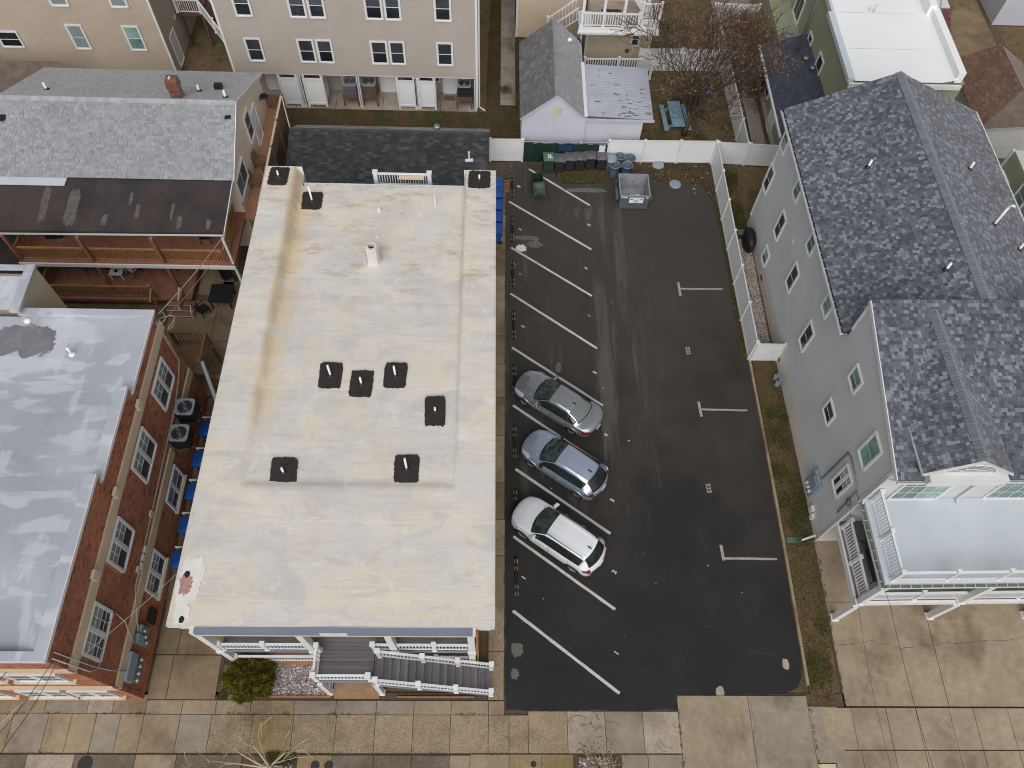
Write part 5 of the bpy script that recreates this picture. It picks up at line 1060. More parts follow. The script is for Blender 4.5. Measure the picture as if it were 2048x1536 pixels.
# ------------------------------------------------------------ beige house with the white balcony
be = thing('beige_house', 'beige sided house with big white balcony behind the garage roof', 'building', T((6.5, 48, 0)))
MB().box(1.4, 6.0, 47.85, 56, 0, 7).box(6.06, 10.3, 45.9, 56, 0, 3.2).box(6.06, 10.3, 47.0, 56, 3.3, 8).obj('wall', M.beigeside, be)
siding('siding', WY(47.82), [(1.4,0),(6.0,0),(6.0,7),(1.4,7)], M.beigeside, be, course=.15, out=.035); siding('siding', WY(45.87), [(6.06,0),(10.3,0),(10.3,3.2),(6.06,3.2)], M.beigeside, be, course=.15, out=.035); siding('siding', WXp(10.33), [(45.9,0),(56,0),(56,8),(45.9,8)], M.beigeside, be, course=.15, out=.035); siding('siding', WY(46.97), [(6.06,3.3),(10.3,3.3),(10.3,8),(6.06,8)], M.beigeside, be, course=.15, out=.035)
for x, y in ((6.06, 45.84), (10.3, 45.84), (1.42, 47.78)): MB().box(x-.07, x+.07, y-.02, y+.08, 0, 3.15 if x > 5 else 7).obj('corner_board', M.trim, be)
PBE = WY(45.87); window(PBE, 9.06, 9.52, 1.1, 1.98, be, I4, 'double', M.gscreen); wbox(MB(), PBE, 8.75, 9.0, 0, .12, .5, .75).obj('wall_vent', M.brass, be); wbox(MB(), PBE, 9.2, 9.33, 0, .06, .6, .8).obj('outlet_box', M.trim, be); wbox(MB(), PBE, 9.05, 9.2, 0, .06, .15, .32).obj('outlet_box', M.trim, be)
ba = MB().box(5.25, 10.25, 44.0, 45.85, 3.3, 3.5).obj('balcony_floor', M.paleroof, be); MB().box(5.2, 10.3, 43.94, 44.0, 3.28, 3.72).obj('fascia', M.vinyl, ba); MB().box(5.15, 10.3, 43.8, 43.93, 3.3, 3.42).obj('gutter', M.gutter, ba)
railing(be, (5.35,44.06,3.72), (8.95,44.06,3.72), .95, gap=.15, posts=(0,.38,.72,1), bw=.05, postw=.12); railing(be, (9.05,44.06,4.35), (10.2,44.06,4.35), 1.05, gap=.15, posts=(0,1), bw=.05)
MB().box(9.05, 10.2, 44.0, 44.06, 3.72, 4.3).obj('screen_wall', M.vinyl, be)
for x in (5.4, 6.7, 7.95): MB().box(x-.08, x+.08, 44.0, 44.16, 4.7, 7.5).obj('post', M.vinyl, be)
MB().bar((9.3,44.3,4.6),(7.2,46.3,6.6),.12,.4).obj('stair_stringer', M.vinyl, be); railing(be, (9.4,44.3,4.4), (7.4,46.5,6.6), 1, gap=.18, posts=(0,1)); MB().box(6.1, 10.2, 44.3, 46.9, 3.505, 3.52).obj('balcony_deck', M.walk, be)
MB().prism(ragged(7.4, 45.9, 1.3, .35, 20, .2, 8), 3.52, 3.53).obj('leaf_litter', M.soil, be)
railing(be, (3.4,45.4,1.6), (5.2,44.9,3.5), .95, gap=.2, posts=(0,)); railing(be, (3.4,46.4,1.6), (5.2,45.9,3.5), .95, gap=.2, posts=(0,)); 
for k in range(8): MB().box(3.4+.23*k, 3.62+.23*k, 45.4-.06*k, 46.4-.06*k, 1.5+.24*k, 1.54+.24*k).obj('tread', M.walk, be)
MB().tube([(5.45,44.05,3.3),(5.45,44.05,2.8),(5.55,44.5,2.2)], .06, 8).obj('downspout', M.gutter, be)
# ------------------------------------------------------------ green house with the white flat roof
gh = thing('green_house', 'sage green house with bright white flat roof and navy lower roof', 'building', T((20, 42, 0)))
MB().box(17.65, 20.2, 36.6, 44.2, 0, 2.5).obj('wall', M.greenside, gh); MB().box(19.9, 26.2, 36.3, 60, 0, 6.4).obj('wall', M.greenside, gh); MB().box(18.4, 20, 44.25, 60, 0, 2.6).obj('wall', M.greenside, gh)
siding('siding', WXm(17.62), [(36.6,.4),(44.2,.4),(44.2,2.4),(36.6,2.4)], M.greenside, gh); siding('siding', WXm(19.86), [(36.3,2.6),(60,2.6),(60,6.4),(36.3,6.4)], M.greenside, gh, course=.15)
MB().box(17.55, 17.62, 36.5, 44.2, -.02, .4).obj('foundation', M.found, gh)
lo = MB().add([(17.1,36.0,2.55),(20.0,36.0,3.5),(20.0,44.2,3.5),(17.1,44.2,2.55),(17.1,36.0,2.45),(17.1,44.2,2.45)], [(0,1,2,3),(0,3,5,4)]).obj('lower_roof', M.slateb, gh)
shingles(lo, planeF((17.1,44.2,2.558),(17.1,36,2.558),(20,44.2,3.508)), [(0,0),(8.2,0),(8.2,3.05),(0,3.05)], M.navy, None, 0, .15, .3, 41)
MB().box(16.98, 17.1, 36.0, 44.25, 2.4, 2.55).obj('gutter', M.trim, lo); MB().tube([(17.05,36.4,2.4),(17.4,36.5,2.0),(17.55,36.5,.2)], .045, 8).obj('downspout', M.gutter, gh)
for x, y in ((19.3,41.8),(19.55,40.9)): MB().lathe([(.12,-.05),(.12,.18),(.18,.2),(.16,.3),(.02,.34)], 10, (x, y, 3.3)).obj('mushroom_vent', M.steel, lo, I4, True)
MB().tube([(18.95,42.6,3.1),(18.98,42.7,6.9),(18.98,42.7,8.2)], .1, 10).obj('flue_pipe', M.steel, lo, I4, True)
PGH = WXm(19.86)
for u0, u1, z0, z1, s in ((43.0,43.8,3.0,4.0,'double'),(40.3,41.35,2.7,4.4,'double'),(46.2,47.7,2.6,4.3,'slider')): window(PGH, u0+.09, u1-.09, z0+.09, z1-.09, gh, I4, s, M.glass, M.gscreen)
window(WXm(17.62), 41.2, 41.9, .9, 2.0, gh, I4, 'flat', M.glass); window(WXm(17.62), 38.9, 39.8, .1, 2.1, gh, I4, 'door', M.vinyl)
wr = sheet('white_roof', 19.9, 25.6, 36.1, 60, lambda x, y: 6.55+.35*max(0, 1-(25.6-x)/.7)*.6, M.whiteroof, gh, .5, .006, 6)
MB().box(25.5, 25.9, 36.2, 41.8, 6.5, 7.15).box(25.3, 25.75, 41.8, 60, 6.5, 7.3).obj('parapet', M.whiteroof, wr); MB().box(19.55, 19.92, 36.2, 42.0, 6.35, 6.62).box(19.75, 19.92, 42.0, 60, 6.35, 6.66).obj('roof_edge', M.paleroof, wr)
MB().box(19.6, 25.9, 35.95, 36.1, 6.2, 6.45).obj('gutter', M.trim, wr); MB().tube([(22.3,42.1,6.5),(22.35,42.15,7.0)], .05, 8).tube([(22.1,42.2,6.5),(22.05,42.25,6.85)], .03, 8).obj('vent_pipe', M.ltan, wr)
for y in (38.8, 42.0, 45.5): MB().box(20, 25.3, y, y+.03, 6.56, 6.572).obj('roof_seam', M.paleroof, wr)
# ------------------------------------------------------------ brown roofed garage and the far corner
bg_ = thing('brown_garage', 'low garage with brown shingle gable roof behind the slate roofed house', 'building', T((31, 40, 0)))
MB().box(29.6, 33.0, 37.2, 42.4, 0, 2.9).obj('wall', M.trim, bg_)
bro = MB().add([(28.95,36.45,3.0),(28.95,42.6,3.0),(31.25,42.25,4.5),(31.3,38.2,4.5),(33.6,36.9,3.0),(33.5,42.6,3.0)], [(0,3,2,1),(3,4,5,2),(0,4,3)]).obj('roof', M.brownold, bg_)
shingles(bro, planeF((28.95,42.6,3.01),(28.95,36.45,3.01),(31.25,42.25,4.51)), [(0,0),(6.1,0),(4.2,2.73),(.3,2.73)], M.brownsh, None, 0, .16, .3, 51); shingles(bro, planeF((33.6,36.6,3.01),(33.5,42.6,3.01),(31.3,38.2,4.51)), [(0,0),(6,0),(5.6,2.75),(1.6,2.75)], M.brownsh, None, 0, .16, .3, 52)
MB().add([(29.0,36.45,2.99),(33.6,36.9,2.99),(31.3,38.2,4.49)], [(0,1,2)]).obj('gable_wall', M.trim, bg_)
rs_ = thing('red_steps', 'flight of dark red steps with a thin handrail beside the white flat roof', 'steps', T((31.4, 50, 0)))
for k in range(4): MB().box(30.9, 32.3, 49.3+.42*k, 49.72+.42*k, 0, .2+.2*k).obj('step', plain('dark_red_paint_%d' % k, (112,74,74), .7, .1), rs_)
MB().box(30.9, 32.3, 51.0, 53, 0, .9).obj('landing', M.trim, rs_); MB().tube([(30.95,49.2,.1),(31.0,49.3,1.2),(31.1,51.0,2.0),(31.4,52.5,2.2)], .03, 6).obj('handrail', M.steel, rs_)
fh = thing('far_right_shed', 'pale blue grey shed with dark roof at the top right corner', 'building', T((37, 52, 0)))
MB().box(35.6, 40, 50.4, 58, 0, 2.6).obj('wall', M.shedside, fh); MB().add([(35.5,50.2,2.6),(35.5,58,2.6),(37.8,58,4),(37.8,50.2,4)], [(0,1,2,3)]).obj('roof', M.slate, fh)
fh3 = thing('far_porch_house', 'pale house corner with white trim at the top edge beside the white flat roof', 'building', T((30, 56, 0)))
MB().box(27.0, 31.0, 53.2, 62, 0, 4.6).obj('wall', M.tanside, fh3); window(WXp(31.0), 54.0, 58, 1.3, 3.6, fh3, I4, 'flat', M.gscreen)
fh4 = thing('far_white_house', 'pale grey house with white corner at the top right behind the steps', 'building', T((38, 62, 0)))
MB().box(36.5, 44, 58.5, 66, 0, 5).obj('wall', M.shedside, fh4); MB().box(36.35, 36.6, 58.4, 58.6, 0, 5).obj('corner_board', M.trim, fh4)
rg_ = thing('green_grey_house', 'green grey sided house corner at the right edge behind the slate roof', 'building', T((30, 33, 0)))
EXX = 27.6
MB().box(EXX+.03, 36, 20, 31.4, 0, 6.2).obj('wall', M.rside, rg_); siding('siding', WXm(EXX), [(20,0),(31.4,0),(31.4,6.2),(20,6.2)], M.greenside, rg_); MB().box(EXX-.06, EXX+.06, 31.35, 31.5, 0, 6.2).obj('corner_board', M.trim, rg_)
window(WXm(EXX), 30.2, 31.0, 3.9, 5.0, rg_, I4, 'double', M.gblind); window(WXm(EXX), 28.4, 29.2, 5.0, 6.0, rg_, I4, 'double', M.gblind)
for k, (x0, x1, y) in enumerate(((28.0, 35, 38.6),)): MB().box(x0, x1, y, y+.02, 0, 1.9)
# ------------------------------------------------------------ parked cars
def interp(tab, x):
    for i in range(len(tab)-1):
        if x <= tab[i+1][0]:
            t = (x-tab[i][0])/max(1e-6, tab[i+1][0]-tab[i][0]); t = max(0, min(1, t)); return [a+(b-a)*t for a, b in zip(tab[i][1:], tab[i+1][1:])]
    return list(tab[-1][1:])
def carpaint(name, col, metal, rough):
    n = N(name); f = n.noise(60, 2); c = n.val(lin(col), n.ramp(f, .3, .7, .97, 1.03)); return n.out(c, rough, spec=.5, metal=metal, coat=1.0)
def car(name, label, loc, heading, sp, paint):
    """body swept along stations; the glass, lamps and trim are cut from the same surface"""
    L, tab = sp['L'], sp['tab']; root = thing(name, label, 'car', T((loc[0], loc[1], 0)) @ RZ(heading), 'cars parked in the angled stalls')
    F = WM[root.name]; dx = .05; nx = int(L/dx); xs = [L*i/nx for i in range(nx+1)]
    raw = [interp(tab, x) for x in xs]; sm = []
    for i in range(nx+1):      # light smoothing so that stations blend
        a = raw[max(0, i-2):i+3]; sm.append([sum(q[k] for q in a)/len(a) for k in range(len(a[0]))])
    sm[0], sm[-1] = raw[0], raw[-1]
    seg = [4, 4, 6, 10, 6, 6]
    rows = []; rid = []
    def prof(v):
        hw, belt, r4y, r4z, top, lo = v
        P = [(hw*.86, lo), (hw*.965, lo+.10), (hw, lo+.10+(belt-lo-.1)*.52), (hw*.955, belt), (r4y, r4z), (r4y*.56, r4z+(top-r4z)*.80), (0, top)]
        pts = []
        for s in range(6):
            p0, p1, p2, p3 = P[max(0, s-1)], P[s], P[s+1], P[min(6, s+2)]
            if s == 5: p3 = (-P[5][0], P[5][1])
            for j in range(seg[s]):
                t = j/seg[s]
                if s in (3,): y, z = p1[0]+(p2[0]-p1[0])*t, p1[1]+(p2[1]-p1[1])*t; y += .03*math.sin(t*math.pi)
                else:
                    h = lambda a, b, c, d: .5*((2*b)+(-a+c)*t+(2*a-5*b+4*c-d)*t*t+(-a+3*b-3*c+d)*t**3)
                    y, z = h(p0[0], p1[0], p2[0], p3[0]), h(p0[1], p1[1], p2[1], p3[1])
                pts.append((y, z))
        pts.append(P[6]); return pts
    G = []
    for i, x in enumerate(xs):
        pr = prof(sm[i]); hwm = sp['W']/2; row = []
        for k, (y, z) in enumerate(pr):
            q = min(1, y/hwm)
            xo = sp['fs']*q**2.4*max(0, 1-x/(.30*L))**1.3 - sp['rs']*q**2.2*max(0, 1-(L-x)/(.22*L))**1.2
            if z > sm[i][1]-.02: # glass areas bow forwards and backwards across the car
                xo += sp['bow']*(q**2)*max(0, 1-abs(x-sp['cowl'])/1.1) - sp['bow']*.6*(q**2)*max(0, 1-abs(x-sp['rear'])/.9)
            row.append((x+xo, y, z))
        G.append(row)
    nr = len(G[0]); sid = [s for s in range(6) for _ in range(seg[s])]; off = [j/seg[s] for s in range(6) for j in range(seg[s])]
    cls = {}
    wr = sp['wr']; wheels = [sp['wf'], sp['wb']]
    for i in range(nx):
        x = (xs[i]+xs[i+1])/2; belt, r4z = sm[i][1], sm[i][3]; top = sm[i][4]
        for k in range(nr-1):
            s, t = sid[k], off[k]+.5/seg[sid[k]]; zc = (G[i][k][2]+G[i][k+1][2])/2; c = 'body'
            xw = (G[i][k][0]+G[i][k+1][0])/2
            if s <= 2 and any((xw-w)**2+(zc-wr)**2 < (wr+.055)**2 for w in wheels): continue
            hgt = r4z-belt
            if s == 3 and hgt > .10:
                if sp['sg0'] < x < sp['sg1'] and .1 < t < .9: c = 'trim'
                if sp['sg0']+.1 < x < sp['sg1']-.1 and .18 < t < .82 and hgt > .16 and all(abs(x-b) > .045 for b in sp['pillars']): c = 'side'
            if s in (4, 5):
                if sp['ws0'] < x < sp['ws1']: c = 'trim' if (s == 4 and t < .1) or x < sp['ws0']+.06 or x > sp['ws1']-.04 else 'ws'
                if sp['rg0'] < x < sp['rg1']: c = 'trim' if (s == 4 and t < .22) or x > sp['rg1']-.05 else 'rg'
            if s == 0: c = 'trim'
            lampz = sp['lamp']
            if s in (2, 3) and x < sp['hl'] and lampz[0] < zc < lampz[1] and .5 < G[i][k][1]/hwm and x > .03: c = 'head'
            if s in (1, 2, 3) and x > L-sp['tl'] and lampz[2] < zc < lampz[3] and G[i][k][1]/hwm > .52: c = 'tail'
            if x < .1 and G[i][k][1] < .55*hwm and .38 < zc < .62: c = 'trim'
            cls.setdefault(c, []).append((i, k))
    for i in (0, nx): pass
    def build(keys, sides):
        mb = MB(); ix = {}
        for sd in sides:
            for i, k in keys:
                f = []
                for a, b in ((i, k), (i+1, k), (i+1, k+1), (i, k+1)):
                    q = (a, b, sd if b < nr-1 else 1)
                    if q not in ix:
                        ix[q] = len(mb.v); p = G[a][b]; mb.v.append((p[0], p[1]*sd, p[2]))
                    f.append(ix[q])
                mb.f.append(tuple(f if sd > 0 else f[::-1]))
        return mb
    bd = build(cls['body'], (1, -1))
    for e, i in ((0, 0), (1, nx)):
        n0 = len(bd.v); lp = [G[i][k] for k in range(nr)]; ring = [(p[0], p[1], p[2]) for p in lp]+[(p[0], -p[1], p[2]) for p in lp[-2::-1]]
        bd.add(ring, [tuple(range(len(ring))) if e == 0 else tuple(range(len(ring)-1, -1, -1))])
    body = bd.obj('body', paint, root, F, True)
    for c, nm, m in (('trim', 'window_surround', M.black), ('ws', 'windscreen', M.windsh), ('rg', 'rear_window', sp.get('rgm', M.carglass))):
        if c in cls: build(cls[c], (1, -1)).obj(nm, m, root, F, True)
    for sd in (1, -1):
        bounds = [sp['sg0']]+sp['pillars']+[sp['sg1']]
        for a, b in zip(bounds, bounds[1:]):
            ks = [q for q in cls.get('side', []) if a < xs[q[0]]+dx/2 < b]
            if ks: build(ks, (sd,)).obj('side_window', M.carglass, root, F, True)
        if 'head' in cls: build(cls['head'], (sd,)).obj('headlight', M.clearlens, root, F, True)
        if 'tail' in cls: build(cls['tail'], (sd,)).obj('taillight', M.redlens, root, F, True)
        # mirror, handles, wheels
        mx, my, mz = sp['mirror']; m = MB()
        pts = [(mx-.09,my,mz-.05),(mx+.02,my,mz-.06),(mx+.06,my,mz),(mx+.03,my,mz+.07),(mx-.07,my,mz+.07),(mx-.13,my,mz+.01)]
        vs = [(p[0], sd*p[1], p[2]) for p in pts]+[(p[0]+.05, sd*(p[1]+.2), p[2]*.98+.02) for p in pts]
        m.add(vs, [tuple(range(6)), tuple(range(11,5,-1))]+[(i,(i+1)%6,6+(i+1)%6,6+i) for i in range(6)]); m.bar((mx,sd*(my-.12),mz-.02),(mx,sd*(my+.02),mz-.01),.08,.05)
        m.obj('mirror', sp.get('mirm', paint), root, F)
        for hx in sp['handles']:
            v = interp(tab, hx); y = v[0]*.985; MB().bar((hx-.1, sd*(y+.012), v[1]-.13), (hx+.1, sd*(y+.012), v[1]-.12), .03, .035).obj('door_handle', sp.get('handm', M.chrome), root, F)
        for w in wheels:
            yo = sp['W']/2-.02; W0 = yo-.22
            ty = MB(); n = 28
            prof_ = [(wr*.62, 0), (wr*.9, -.005), (wr, .04), (wr, .18), (wr*.9, .225), (wr*.62, .22)]
            vs = [(w+r*math.cos(2*math.pi*k/n), sd*(W0+o), wr+r*math.sin(2*math.pi*k/n)) for r, o in prof_ for k in range(n)]
            ty.add(vs, [(a*n+k, a*n+(k+1)%n, (a+1)*n+(k+1)%n, (a+1)*n+k) for a in range(5) for k in range(n)])
            t_ = ty.obj('wheel', M.rubber, root, F, True)
            rm = MB(); yy = sd*(W0+.19)
            rm.add([(w+wr*.64*math.cos(2*math.pi*k/n), sd*(W0+.215), wr+wr*.64*math.sin(2*math.pi*k/n)) for k in range(n)]+[(w+wr*.56*math.cos(2*math.pi*k/n), sd*(W0+.18), wr+wr*.56*math.sin(2*math.pi*k/n)) for k in range(n)], [(k,(k+1)%n,n+(k+1)%n,n+k) for k in range(n)])
            for k in range(5):
                a = 2*math.pi*k/5+.3
                for da in (-.13, .13): rm.bar((w+.05*math.cos(a), yy, wr+.05*math.sin(a)), (w+wr*.6*math.cos(a+da), yy, wr+wr*.6*math.sin(a+da)), .02, .045, (0,1,0))
            rm.add([(w+.06*math.cos(2*math.pi*k/10), sd*(W0+.21), wr+.06*math.sin(2*math.pi*k/10)) for k in range(10)], [tuple(range(10))])
            rm.obj('rim', M.rimetal, t_, F); dk = MB(); dk.add([(w+wr*.6*math.cos(2*math.pi*k/n), sd*(W0+.11), wr+wr*.6*math.sin(2*math.pi*k/n)) for k in range(n)], [tuple(range(n))]); dk.obj('brake_disc', M.black, t_, F)
            ar = MB(); pts = []
            for k in range(17):
                a = math.pi*k/16*1.06-.09; z = wr+(wr+.06)*math.sin(a); x = w+(wr+.06)*math.cos(a); v = interp(tab, x); hw, belt, lo = v[0], v[1], v[5]
                tt = (z-lo-.1)/max(.01, (belt-lo-.1)*.52); y = hw*(.965+.035*min(1, max(0, tt))); pts.append((x, sd*(y-.005), z))
            ar.tube(pts, .03, 6).obj('wheel_arch', sp.get('archm', paint), root, F, True)
            wl = MB(); n2 = 14
            wl.add([(w+(wr+.07)*math.cos(math.pi*k/n2), sd*y_, wr+(wr+.07)*math.sin(math.pi*k/n2)) for y_ in (sp['W']/2-.36, sp['W']/2-.03) for k in range(n2+1)]+[(w, sd*(sp['W']/2-.36), wr)], [(k, k+1, n2+2+k, n2+1+k) for k in range(n2)]+[(k+1, k, 2*n2+2) for k in range(n2)])
            wl.obj('wheel_well', M.black, root, F)
    # seams of bonnet, doors and boot as shallow dark joints
    sm_ = MB()
    def surf(x, y):
        i = min(nx-1, max(0, int(x/dx))); pr = sorted([(abs(p[1]-y), p) for p in G[i][sum(seg[:3]):]])[0][1]; return pr
    def line(pts, r=.008): sm_.tube(pts, r, 4)
    for sd in (1, -1):
        c0 = sum(seg[:3]); 
        line([(G[i][c0+1][0], sd*G[i][c0+1][1], G[i][c0+1][2]+.008) for i in range(int(sp['hl']/dx), int(sp['cowl']/dx), 3)])
        for dxx in sp['doors']:
            i = int(dxx/dx); line([(G[i][k][0], sd*(G[i][k][1]+.002), G[i][k][2]) for k in range(seg[0]+2, c0+1)])
    i = int((L-sp['boot'])/dx); line([(G[i][k][0], sd*G[i][k][1], G[i][k][2]+.003) for sd in (1, -1) for k in (range(c0, nr) if sd > 0 else range(nr-1, c0-1, -1))])
    cr2 = MB()
    for sd in (1, -1):
        kk = c0+13
        cr2.tube([(G[i][kk][0], sd*G[i][kk][1]*(.85+.15*i*dx/sp['cowl']), G[i][kk][2]+.002) for i in range(6, int(sp['cowl']/dx)-1, 3)], .014, 5)
    cr2.obj('bonnet_crease', paint, root, F, True)
    sm_.obj('panel_gap', M.black, root, F)
    ax, az = sp['fin']; MB().add([(ax-.12,-.03,az),(ax+.08,-.035,az),(ax+.08,.035,az),(ax-.12,.03,az),(ax+.06,0,az+.07)], [(0,1,4),(1,2,4),(2,3,4),(3,0,4)]).obj('roof_antenna', M.black, root, F)
    px = L+.0; pz = sp['plate']; MB().box(px-.01, px+.02, -.16, .16, pz-.07, pz+.07).obj('licence_plate', M.trim, root, F)
    for sd in (.35, -.3): MB().bar((sp['cowl']-.02, sd+.3, sp['cz']+.04), (sp['cowl']+.12, sd-.3, sp['cz']+.1), .02, .02).obj('wiper', M.black, root, F)
    if 'rails' in sp:
        r0, r1, ry, rz = sp['rails']
        for sd in (1, -1):
            MB().tube([(r0, sd*ry, rz-.05),(r0+.08, sd*ry, rz+.03),((r0+r1)/2, sd*(ry+.01), rz+.06),(r1-.08, sd*(ry-.02), rz+.02),(r1, sd*(ry-.02), rz-.06)], .022, 8).obj('roof_rail', M.rimetal if sp.get('railc') else M.black, root, F, True)
        if sp.get('ribs'):
            for k in range(5):
                y = -.4+.2*k; zr = [interp(tab, x)[4] for x in (r0+.1, (r0+r1)/2, r1-.2)]
                MB().tube([(r0+.15, y, zr[0]-.012-.06*abs(y)), ((r0+r1)/2, y, zr[1]-.012-.06*abs(y)), (r1-.25, y, zr[2]-.012-.06*abs(y))], .014, 5).obj('roof_rib', paint, root, F)
    return root
def nose(a, hd, d): a_ = math.radians(hd); return (a[0]+math.cos(a_)*d, a[1]+math.sin(a_)*d)
def heading(hd): return math.radians(hd)+math.pi      # local +x runs from the nose to the tail
# columns: x, half width, belt z, roof edge y, roof edge z, centre z, underside z
sedan = dict(L=4.82, W=1.85, fs=.40, rs=.30, bow=.26, cowl=1.28, cz=.98, rear=4.05, ws0=1.22, ws1=2.16, rg0=3.36, rg1=4.12, sg0=1.45, sg1=3.98, pillars=[2.52, 3.42], wf=.93, wb=3.76, wr=.335,
    hl=.62, tl=.34, lamp=(.60,.80,.68,.90), mirror=(1.66,.86,1.0), handles=(2.30,3.18), doors=(1.42,2.5,3.55), boot=.62, fin=(3.3,1.425), plate=.62, rgm=M.rearglass,
    tab=[(0,.70,.56,.55,.60,.62,.28),(.08,.80,.62,.60,.66,.70,.22),(.5,.90,.74,.70,.80,.85,.20),(1.25,.915,.86,.74,.94,1.0,.20),(1.45,.92,.88,.70,1.0,1.07,.20),(2.1,.925,.91,.58,1.34,1.40,.2),(2.6,.925,.92,.565,1.39,1.445,.2),(3.3,.925,.935,.555,1.36,1.425,.2),(3.75,.92,.95,.58,1.20,1.26,.2),(4.15,.905,.965,.68,1.01,1.05,.22),(4.6,.87,.955,.70,.99,1.02,.24),(4.76,.80,.90,.66,.94,.97,.3),(4.82,.72,.72,.6,.76,.78,.38)])
cross = dict(L=4.50, W=1.86, fs=.38, rs=.28, bow=.26, cowl=1.14, cz=1.08, rear=4.1, ws0=1.06, ws1=2.0, rg0=3.86, rg1=4.38, sg0=1.32, sg1=3.92, pillars=[2.35, 3.28], wf=.90, wb=3.58, wr=.35,
    hl=.55, tl=.40, lamp=(.72,.90,.86,1.02), mirror=(1.52,.87,1.12), handles=(2.15,3.02), doors=(1.3,2.34,3.4), boot=.66, fin=(3.62,1.60), plate=.85, mirm=M.black,
    tab=[(0,.72,.64,.58,.68,.70,.30),(.08,.82,.74,.64,.78,.82,.25),(.5,.90,.88,.72,.93,.97,.22),(1.1,.925,.98,.74,1.05,1.10,.22),(1.32,.93,1.0,.70,1.12,1.18,.22),(1.95,.93,1.02,.60,1.48,1.54,.22),(2.5,.93,1.04,.585,1.54,1.605,.22),(3.3,.93,1.07,.57,1.535,1.60,.22),(3.85,.925,1.12,.55,1.47,1.54,.24),(4.05,.915,1.13,.56,1.36,1.42,.25),(4.36,.885,1.08,.62,1.10,1.14,.3),(4.46,.84,.92,.66,.95,.97,.34),(4.50,.76,.72,.62,.74,.76,.4)])
suv = dict(L=4.68, W=1.86, fs=.36, rs=.26, bow=.24, cowl=1.18, cz=1.12, rear=4.3, ws0=1.12, ws1=1.94, rg0=4.12, rg1=4.52, sg0=1.36, sg1=4.12, pillars=[2.36, 3.3], wf=.94, wb=3.72, wr=.36,
    hl=.52, tl=.36, lamp=(.76,.92,.90,1.06), mirror=(1.56,.88,1.16), handles=(2.18,3.1), doors=(1.34,2.35,3.42), boot=.50, fin=(3.95,1.665), plate=.72, rails=(1.95,3.95,.585,1.64), railc=True, ribs=True, archm=M.black, handm=M.trim,
    tab=[(0,.76,.70,.62,.75,.77,.30),(.07,.85,.82,.68,.87,.90,.26),(.5,.915,.95,.76,1.0,1.03,.24),(1.15,.925,1.02,.76,1.10,1.14,.24),(1.36,.93,1.04,.72,1.16,1.22,.24),(1.9,.93,1.06,.625,1.55,1.60,.24),(2.5,.93,1.07,.61,1.62,1.67,.24),(3.6,.93,1.10,.60,1.615,1.665,.24),(4.1,.92,1.12,.58,1.57,1.63,.26),(4.25,.915,1.12,.58,1.44,1.48,.27),(4.54,.89,1.08,.66,1.14,1.17,.3),(4.64,.85,.95,.68,.98,1.0,.34),(4.68,.78,.74,.64,.76,.78,.4)])
car('parked_sedan', 'grey metallic sedan with a long boot, the car farthest from the street', nose((3.14,19.09), 145.3, 2.08), heading(145.3), sedan, carpaint('grey_metallic_paint', (180,184,189), .72, .2))
car('parked_crossover', 'pale blue silver crossover parked between the grey sedan and the white estate', nose((3.41,15.66), 144.3, 2.0), heading(144.3), cross, carpaint('ice_blue_metallic_paint', (194,208,228), .65, .22))
car('parked_estate', 'white sport utility with roof rails, the car nearest the street', nose((2.86,12.15), 144.8, 1.92), heading(144.8), suv, carpaint('white_car_paint', (226,230,234), 0, .3))
# ------------------------------------------------------------ wheel stops
def wheel_stop(M0):
    o = thing('wheel_stop', 'black rubber wheel stop', 'wheel stop', M0, 'wheel stops along the stall heads')
    b = MB(); L = .93
    prof_ = [(-.08,0),(-.075,.05),(-.045,.10),(.045,.10),(.075,.05),(.08,0)]
    vs = [(p[0], y, p[1]*(1 if abs(y) < L-.001 else .55)) for y in (-L, -L+.05, L-.05, L) for p in prof_]; n = 6
    fs = [(a*n+k, a*n+k+1, (a+1)*n+k+1, (a+1)*n+k) for a in range(3) for k in range(n-1)]+[tuple(range(n)), tuple(range(4*n-1, 3*n-1, -1))]
    b.add(vs, fs).obj('bar', M.rubber, o, M0)
    def mark(y0, y1, sk):
        for sd in (1, -1):
            q = lambda y, x, z: (sd*x, y, z); w = .02*sk
            MB().add([q(y0,.047+.0,.101), q(y0+w,.079,.052), q(y1+w,.079,.052), q(y1,.047,.101)], [(0,1,2,3)]).obj('stripe', M.yellow, o, M0)
    for y0, y1, s in ((.62,.80,0),(.30,.46,0),(-.52,-.36,-3),(-.84,-.66,-3)): mark(y0, y1, s)
    return o
ws0 = None
stops = [((1.12,34.06),'eighth stop, at the bin end of the lot'),((1.11,30.62),'second stop from the bin end, by stall seven'),((1.15,27.4),'stop at the head of stall six'),((1.19,23.9),'stop at the head of stall five'),
         ((1.21,20.45),'stop by the nose of the grey sedan'),((1.21,16.9),'stop by the nose of the pale blue crossover'),((1.25,13.5),'stop by the nose of the white car'),((1.28,10.1),'stop nearest the street, at stall one')]
for (x, y), l in stops:
    Mx = T((x, y, 0)) @ RZ(.01)
    if ws0 is None: ws0 = wheel_stop(Mx); ws0['label'] = 'striped black wheel stop, '+l
    else: copy_tree(ws0, Mx, 'striped black wheel stop, '+l)
